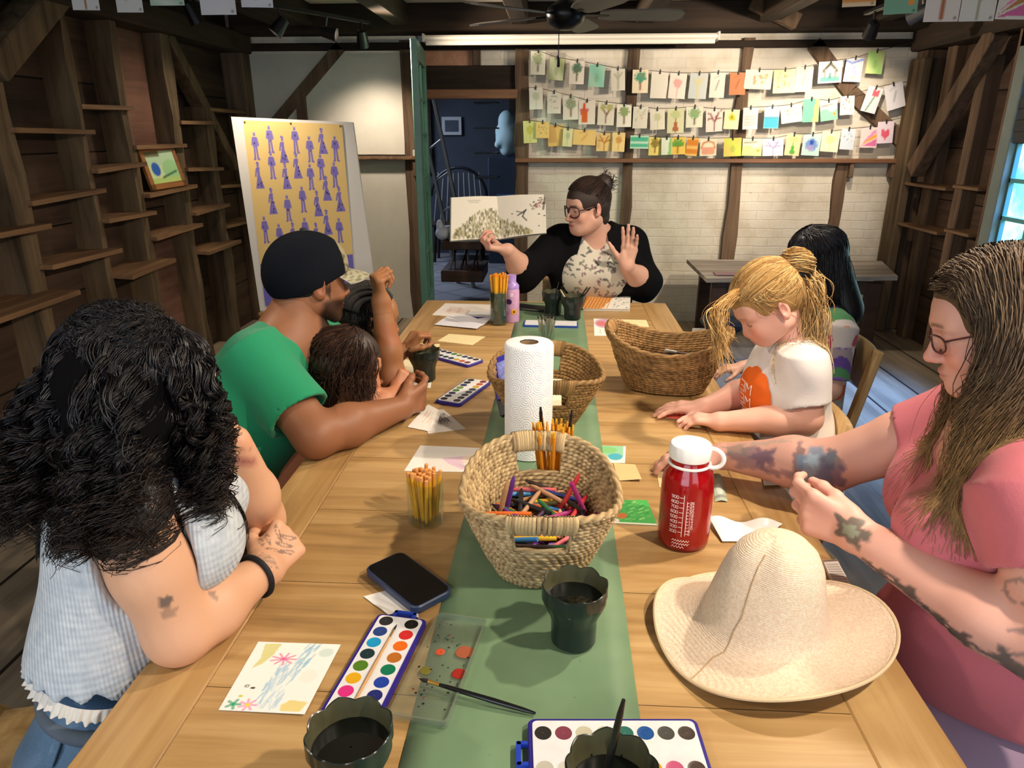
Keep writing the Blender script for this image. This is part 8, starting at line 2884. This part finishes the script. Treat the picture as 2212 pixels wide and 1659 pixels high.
# painted cards on strings under the joists, near the top corners
YH = 3.15
hang = [(187, 22, 56, 70, '#dcdad6', 'branch', '#b57a55', 'brown tree trunk, leftmost in the left row'), (282, 27, 54, 74, '#d8d6d2', 'line', '#a39a94', 'pale pencil lines, second in the left row'), (362, 12, 70, 52, '#cfd8cc', 'wash', '#9ec0a4', 'soft green wash, third in the left row'),
  (473, 32, 72, 80, '#d6d6da', 'dots', '#a8a8b0', 'grey flecks, fourth in the left row'), (556, 16, 64, 62, '#d2d4da', 'dots', '#8a8a9a', 'small grey birds, last in the left row'),
  (1855, 14, 62, 60, '#d8c0a0', 'stripe2', '#cf8a4a', 'orange and brown bands, first in the right row'), (1944, 30, 62, 62, '#cdbfa0', 'wave', '#55a08a', 'brown hill over teal grass, second in the right row'), (2031, 47, 64, 84, '#d8d0c8', 'stalk', '#a5684a', 'single brown trunk, third in the right row'),
  (2108, 46, 64, 80, '#d6d2ca', 'branch', '#a5a48a', 'grey green twig, fourth in the right row'), (2190, 42, 70, 80, '#dcd6cc', 'rays', '#b5804a', 'brown animal legs, last in the right row')]
tp = [[], []]
for i, (x, yb, w, h, bg, k, c, words_) in enumerate(hang):
 P = motif(Pic(26, 34, bg, i + 200, h / w), k, c, i)
 P.rect(.86, .05, .93, .10, '#1c1a1a')
 b_ = py(x, yb, YH)
 sc = YH * .99 / F
 hw, hh = w * sc / 2, h * sc
 t = rng.uniform(-.03, .05)
 ux, uz = V(math.cos(t), 0, math.sin(t)), V(-math.sin(t), 0, math.cos(t))
 q = [b_ - ux * hw, b_ + ux * hw, b_ + ux * hw + uz * hh, b_ - ux * hw + uz * hh]
 o = card('hanging_card', q, P, M_paint, None, .0012, None, tuple(b_ + uz * hh), f'painted card hanging under the joists: {words_}', 'painting', 'cards hanging under the joists')
 MB().box(b_ + uz * hh + V(-.005, -.006, -.012), b_ + uz * hh + V(.005, .006, .016)).make('peg', M_peg, o)
 tp[i // 5].append(b_ + uz * hh + V(0, .002, .004))
for r_, (xa, xb) in enumerate(((XL + .05, -.95), (1.15, XR - .05))):
 p_ = tp[r_]
 tag(MB().tube(A([V(xa, YH, p_[0][2] + .03)] + p_ + [V(xb, YH, p_[-1][2] + .02)]), .002, 5).make('string', M_string, origin=(xa, YH, p_[0][2])), ['thin string of hanging cards near the top left corner', 'thin string of hanging cards near the top right corner'][r_], 'string')
# ------------------------------------------------------------------ display board with the yellow figure poster
q = [py(562, 672, 4.18), py(812, 640, 4.02), py(762, 264, 4.22), py(499, 252, 4.38)]
ub, vb = nz(q[1] - q[0]), None
bd = empty('display_board', (q[0] + q[1]) / 2 * A([1, 1, 0]), 'tall white display board on an easel with a yellow poster of purple figures', 'display board')
nb_ = nz(np.cross(q[1] - q[0], q[3] - q[0]))
mb = MB()
mb.add([p + nb_ * t for t in (0, -.012) for p in q], [(0, 1, 2, 3), (7, 6, 5, 4), (0, 4, 5, 1), (1, 5, 6, 2), (2, 6, 7, 3), (3, 7, 4, 0)])
mb.make('foam_board', plain('white foam board', '#d9d4ca', .7), bd)
def onb_(u, v, off=.004): return q[0] * (1 - u) * (1 - v) + q[1] * u * (1 - v) + q[2] * u * v + q[3] * (1 - u) * v + nb_ * off
PO = Pic(190, 300, '#e3c27c', 91)
PO.rect(0, 0, 1, .235, '#6f69b4')
pu, dk = '#7d70b6', '#2f2a55'
rr = random.Random(3)
def fig(x, y, kind, s=1.0):
 h = .132 * s
 PO.ell(x, y + h * .44, .013, .0085, pu)
 if kind == 'w':
  PO.poly([(x - .020, y + h * .50), (x + .022, y + h * .50), (x + .004, y + h * .60), (x - .012, y + h * .60)], pu)
  PO.poly([(x - .018, y + h * .36), (x + .018, y + h * .36), (x + .012, y + h * .08), (x + .050, y - h * .5), (x - .044, y - h * .5), (x - .013, y + h * .08)], pu)
  PO.line([(x - .018, y + h * .3), (x - .032, y + h * .02)], .008, pu)
  for _ in range(4): PO.ell(x + rr.uniform(-.022, .024), y + rr.uniform(-h * .42, h * .0), .006, .006, dk)
 else:
  PO.poly([(x - .024, y + h * .36), (x + .024, y + h * .36), (x + .026, y - h * .04), (x - .026, y - h * .04)], pu)
  PO.line([(x - .010, y), (x - .014, y - h * .52), (x - .022, y - h * .54)], .009, pu).line([(x + .010, y), (x + .016, y - h * .52), (x + .026, y - h * .54)], .009, pu)
  PO.line([(x + .022, y + h * .3), (x + .034, y + h * .02)], .007, pu).line([(x - .022, y + h * .3), (x - .032, y + h * .04)], .007, pu)
  PO.rect(x - .016, y + h * .50, x + .016, y + h * .53, pu)
  for _ in range(2): PO.ell(x + rr.uniform(-.015, .015), y + rr.uniform(-h * .1, h * .25), .005, .005, dk)
for x, y, k in ((.10, .868, 'm'), (.26, .905, 'm'), (.385, .845, 'w'), (.52, .905, 'm'), (.66, .855, 'm'), (.79, .895, 'w'), (.915, .86, 'm'), (.10, .705, 'w'), (.25, .765, 'm'), (.385, .70, 'w'), (.51, .755, 'w'), (.64, .70, 'm'), (.755, .755, 'm'), (.885, .71, 'm'),
    (.21, .565, 'w'), (.37, .53, 'm'), (.535, .575, 'm'), (.685, .54, 'w'), (.79, .625, 'w'), (.915, .56, 'w'), (.10, .42, 'm'), (.25, .375, 'm'), (.40, .37, 'w'), (.53, .40, 'm'), (.645, .36, 'w'), (.765, .43, 'w'), (.885, .385, 'm')): fig(x, y, k)
for i, y in enumerate((.165, .125, .09)):
 for j in range(5): PO.line([(.08 + j * .13, y), (.16 + j * .13, y)], .006, '#d9d4e6', .8)
for st in glyphs('E', .03): PO.line([(.72 + a_ * .8, .13 + b_) for a_, b_ in st], .006, '#e6e2ee')
card('poster', [onb_(.055, .02), onb_(.845, .035), onb_(.915, .985), onb_(.10, .985)], PO, M_paint, bd, .002)
mb = MB()
for u, v in ((.115, .975), (.90, .975), (.5, .978)): mb.lathe([(.006, 0), (.004, .003), (.0004, .004)], onb_(u, v, .005), 8)
for k, (u, v) in enumerate(((.115, .975), (.90, .975), (.5, .978))):
 R = frame(nb_)
 m2 = MB().lathe([(.006, 0), (.005, .003), (.0004, .004)], (0, 0, 0), 8)
 m2.v = [w_ @ R.T + onb_(u, v, .0045) for w_ in m2.v]
 m2.make('push_pin', plain('brass pin', '#8a6a2a', .3, .7), bd)
zb0 = q[0][2]
bkv = -nb_ * V(1, 1, 0)
for u in (.12, .88):
 p = onb_(u, .0, -.02)
 MB().bar(V(p[0], p[1], 0) + nb_ * .02, onb_(u, .8, -.03), .035, .022).make('easel_leg', M_oak2, bd)
p = onb_(.5, .75, -.04)
MB().bar(V(p[0], p[1], 0) - nb_ * .45 * V(1, 1, 0), p, .035, .022).make('easel_leg', M_oak2, bd)
a_, b_ = onb_(.02, -.012, .012), onb_(.98, -.012, .012)
MB().bar(a_, b_, .06, .02).make('easel_ledge', M_oak2, bd)
# ------------------------------------------------------------------ old display table against the back wall
ft = py(1527, 602, 4.95)
fb = py(1940, 597, 4.95)
bl_, br_ = py(1484, 550, 5.55), py(1905, 562, 5.55)
zt = ft[2]
dk_ = empty('display_table', ((ft[0] + fb[0]) / 2, 5.2, 0), 'old grey plank table against the white brick wall on the right', 'table')
M_grey = wood('grey weathered planks', '#776c60', '#b9aea2', axis=0, fine=16, rough=.7, bump=.35, plank=.15, plank_axis=1, plank_var=.2, gap=.006)
mb = MB()
top4 = [ft, fb, V(br_[0], 5.55, zt + .035), V(bl_[0], 5.55, zt + .035)]
mb.add([p + V(0, 0, z) for z in (-.028, 0) for p in top4], [(0, 1, 5, 4), (1, 2, 6, 5), (2, 3, 7, 6), (3, 0, 4, 7), (4, 5, 6, 7), (3, 2, 1, 0)])
mb.make('tabletop', M_grey, dk_)
for (x, y) in ((ft[0] + .10, 5.02), (fb[0] - .12, 5.02), (ft[0] + .10, 5.45), (fb[0] - .12, 5.45)):
 MB().box((x - .05, y - .03, 0), (x + .05, y + .03, zt - .026), .006).make('leg', M_bench, dk_)
MB().box((ft[0] + .06, 5.0, zt - .11), (fb[0] - .08, 5.03, zt - .02), .003).make('apron', M_bench, dk_)
for i in range(5):
 u = .12 + .17 * i
 c_ = ft * (1 - u) + fb * u + V(0, .12 + .10 * (i % 2), 0)
 c_[2] = zt + .035 * (c_[1] - 4.95) / .6 + .003
 tag(MB().obox(c_ + V(0, 0, .004), np.eye(3), (.16, .09, .010), .002).make('clay_tile', plain('tile %d' % i, ['#8f6f72', '#8a7c74', '#7d5f60', '#94877c', '#86706c'][i], .6), origin=tuple(c_)),
  ['mauve tile at the left end of the grey plank table', 'grey tile second from the left on the plank table', 'dark pink tile in the middle of the plank table', 'pale grey tile right of the dark pink one on the plank table', 'brown tile nearest the right end of the plank table'][i], 'tile')
p = py(1512, 688, 4.62)
st_ = empty('folding_stool', (p[0], p[1], 0), 'black folding stool standing on the floor beside the plank table', 'stool')
MB().tube([(p[0] - .04, p[1], .215), (p[0] + .10, p[1], .215)], .022, 12).make('end_roll', plain('white cap end', '#d5d2cc', .4), st_)
MB().box((p[0] + .02, p[1] - .12, .24), (p[0] + .26, p[1] + .12, .30), .02).make('seat', plain('black canvas', '#141416', .8), st_)
for sx in (.05, .22):
 for sy in (-.1, .1): MB().bar((p[0] + sx, p[1] + sy, 0), (p[0] + .27 - sx, p[1] + sy, .25), .018, .018).make('leg', M_black, st_)
# ------------------------------------------------------------------ light wooden folding chairs
M_chair = wood('pale chair wood', '#a07c4a', '#dcb67e', axis=2, fine=20, rough=.45, bump=.12)
M_canvas = plain('pale chair panel', '#b5ada0', .8)
def chair(loc, rz, label, hb=.80, zs=.385):
 o = empty('folding_chair', (0, 0, 0))
 MB().obox(V(0, .0, zs), np.eye(3), (.40, .38, .022), .006).make('seat', M_chair, o)
 for sx in (-.19, .19):
  MB().bar((sx, .20, 0), (sx, -.20, zs + .06), .024, .036, (1, 0, 0), .004).make('leg', M_chair, o)
  MB().bar((sx * .9, -.24, 0), (sx * .9, .16, zs - .01), .024, .036, (1, 0, 0), .004).make('leg', M_chair, o)
  MB().bar((sx, -.16, zs - .0), (sx, -.245, hb), .026, .040, (1, 0, 0), .006).make('back_post', M_chair, o)
 mb = MB()
 n = 11
 P = np.zeros((n, 2, 3))
 for i in range(n):
  t = i / (n - 1) * 2 - 1
  for j in range(2): P[i, j] = V(t * .19, -.225 - .012 * j * 0 - .035 * (1 - t * t) - .018 * (j), hb - .155 + .15 * j)
 mb.sheet(P, .014)
 mb.make('backrest', M_chair, o, True)
 MB().bar((-.19, .12, .20), (.19, .12, .20), .016, .016).make('stretcher', M_chair, o)
 tag(o, label, 'chair', 'pale wooden folding chairs')
 o.location = loc
 o.rotation_euler = (0, 0, rz)
 return o
# facing: local +y is where the sitter looks
ch0 = chair((-.86, .88, 0), math.radians(-75), 'pale wooden folding chair under the woman with black curls')
for (x, y, a, lb) in ((-.93, 1.55, -80, 'pale wooden folding chair under the man in the green tee'), (-.62, 2.02, -85, 'pale wooden folding chair under the child raising a fist'), (.455, 1.72, 90, 'pale wooden folding chair behind the blonde child'),
                      (.79, 2.41, 92, 'pale wooden folding chair behind the child with black hair'), (.84, 1.0, 75, 'pale wooden folding chair under the woman in pink'), (.16, 3.46, 180, 'pale wooden folding chair under the reading woman')):
 dup(ch0, (x, y, 0), math.radians(a), lb)
# ================================================================== light and camera
L1 = track('track_light', (-2.0, 3.9, ht + .0), (-1.25, 5.2, ht + .0), [(.12, (-1.5, 4.4, .9)), (.5, (-2.2, 4.3, 1.3)), (.75, (2.5, 4.9, 1.2)), (.95, (-1.35, 5.7, 1.0))], 'black track light with four heads near the left wall, one added to light the right wall', None)  # the head aimed across the room is added to brighten the right wall
L2 = track('track_light', (1.9, 3.4, ht), (1.9, 5.0, ht), [(.15, (1.0, 5.7, 1.2)), (.55, (.5, 5.7, 1.3)), (.92, (2.0, 5.7, 1.4))], 'black track light with three heads near the right wall', None)
L3 = track('track_light', (.95, .2, ht), (.95, 2.6, ht), [(.1, (-.1, .8, .75)), (.5, (-.3, 1.6, .75)), (.95, (-.2, 2.6, .75))], 'unseen black track light above the right side of the table', None)  # bar out of view; its heads throw the key light from the right
L4 = track('track_light', (-1.3, -.6, ht), (-1.3, 1.9, ht), [(.2, (.3, 1.0, .75)), (.9, (.2, 2.6, 1.0))], 'unseen black track light added as fill above the left side of the table', None)  # unseen bar added as fill, no fixture known there
for (p, d), e in zip(L1, (22, 12, 150, 27)): spot(p, d, e * LK, 95, .9)
for (p, d), e in zip(L2, (48, 46, 25)): spot(p, d, e * LK, 85, .6, .03)
for (p, d), e in zip(L3, (41, 40, 42)): spot(p, d, e * LK, 110, .8, .03)
for (p, d), e in zip(L4, (15, 20)): spot(p, d, e * LK, 120, .9, .06)
def area(name, loc, aim, sx, sy, power, col):
 l = bpy.data.lights.new(name, 'AREA')
 l.shape = 'RECTANGLE'
 l.size, l.size_y = sx, sy
 l.energy = power
 l.color = col
 o = bpy.data.objects.new(name, l)
 COL.objects.link(o)
 o.location = tuple(loc)
 o.rotation_euler = Vector(tuple(A(aim, float) - A(loc, float))).to_track_quat('-Z', 'Y').to_euler()
 return o
# daylight: through the right window, and from behind left, plus added rear fill
wd = area('window_daylight', (XR + .8, 3.85, 2.0), (1.75, 3.75, 0.0), 1.1, 1.0, 62 * LK, (.17, .38, 1.0))
wd.data.spread = math.radians(80)
area('rear_daylight_fill', (-1.2, -2.1, 1.5), (-.4, 1.5, .9), 2.2, 1.5, 24 * LK, (.72, .86, 1.0))
area('rear_daylight_fill', (1.6, -2.1, 1.5), (.8, 1.5, .9), 1.6, 1.5, 12 * LK, (.80, .88, 1.0))  # added fill, no window known on this side
# dim daylight in the back room
area('back_room_daylight', (-2.2, YB + 2.2, 1.9), (-.6, YB + 1.4, .2), .8, .8, 26 * LK, (.62, .74, 1.0))
w = bpy.data.worlds.new('world')
SC.world = w
w.use_nodes = True
w.node_tree.nodes['Background'].inputs[0].default_value = (.92, .94, 1, 1)
w.node_tree.nodes['Background'].inputs[1].default_value = .35
cam = bpy.data.cameras.new('camera')
cam.sensor_fit = 'HORIZONTAL'
cam.sensor_width = 36.0
cam.lens = 36.0 * F / 2212
cam.clip_start = .02
co = bpy.data.objects.new('camera', cam)
COL.objects.link(co)
M = Matrix.Identity(4)
for i in range(3):
 M[i][0], M[i][1], M[i][2], M[i][3] = RX[i], UPV[i], -FWD[i], CAM[i]
co.matrix_world = M
SC.camera = co
SC.view_settings.view_transform = 'Standard'
SC.view_settings.look = 'None'
SC.view_settings.gamma = 1
SC.view_settings.exposure = 0.0
SC.view_settings.use_curve_mapping = False
try:
 SC.cycles.use_adaptive_sampling = True
 SC.cycles.adaptive_threshold = .05
 SC.cycles.max_bounces = 7
 SC.cycles.diffuse_bounces = 3
 SC.cycles.glossy_bounces = 3
 SC.cycles.transparent_max_bounces = 10
 SC.cycles.transmission_bounces = 4
 SC.cycles.sample_clamp_indirect = 5.0
 SC.cycles.caustics_reflective = False
 SC.cycles.caustics_refractive = False
 SC.cycles.use_denoising = True
except Exception:
 pass
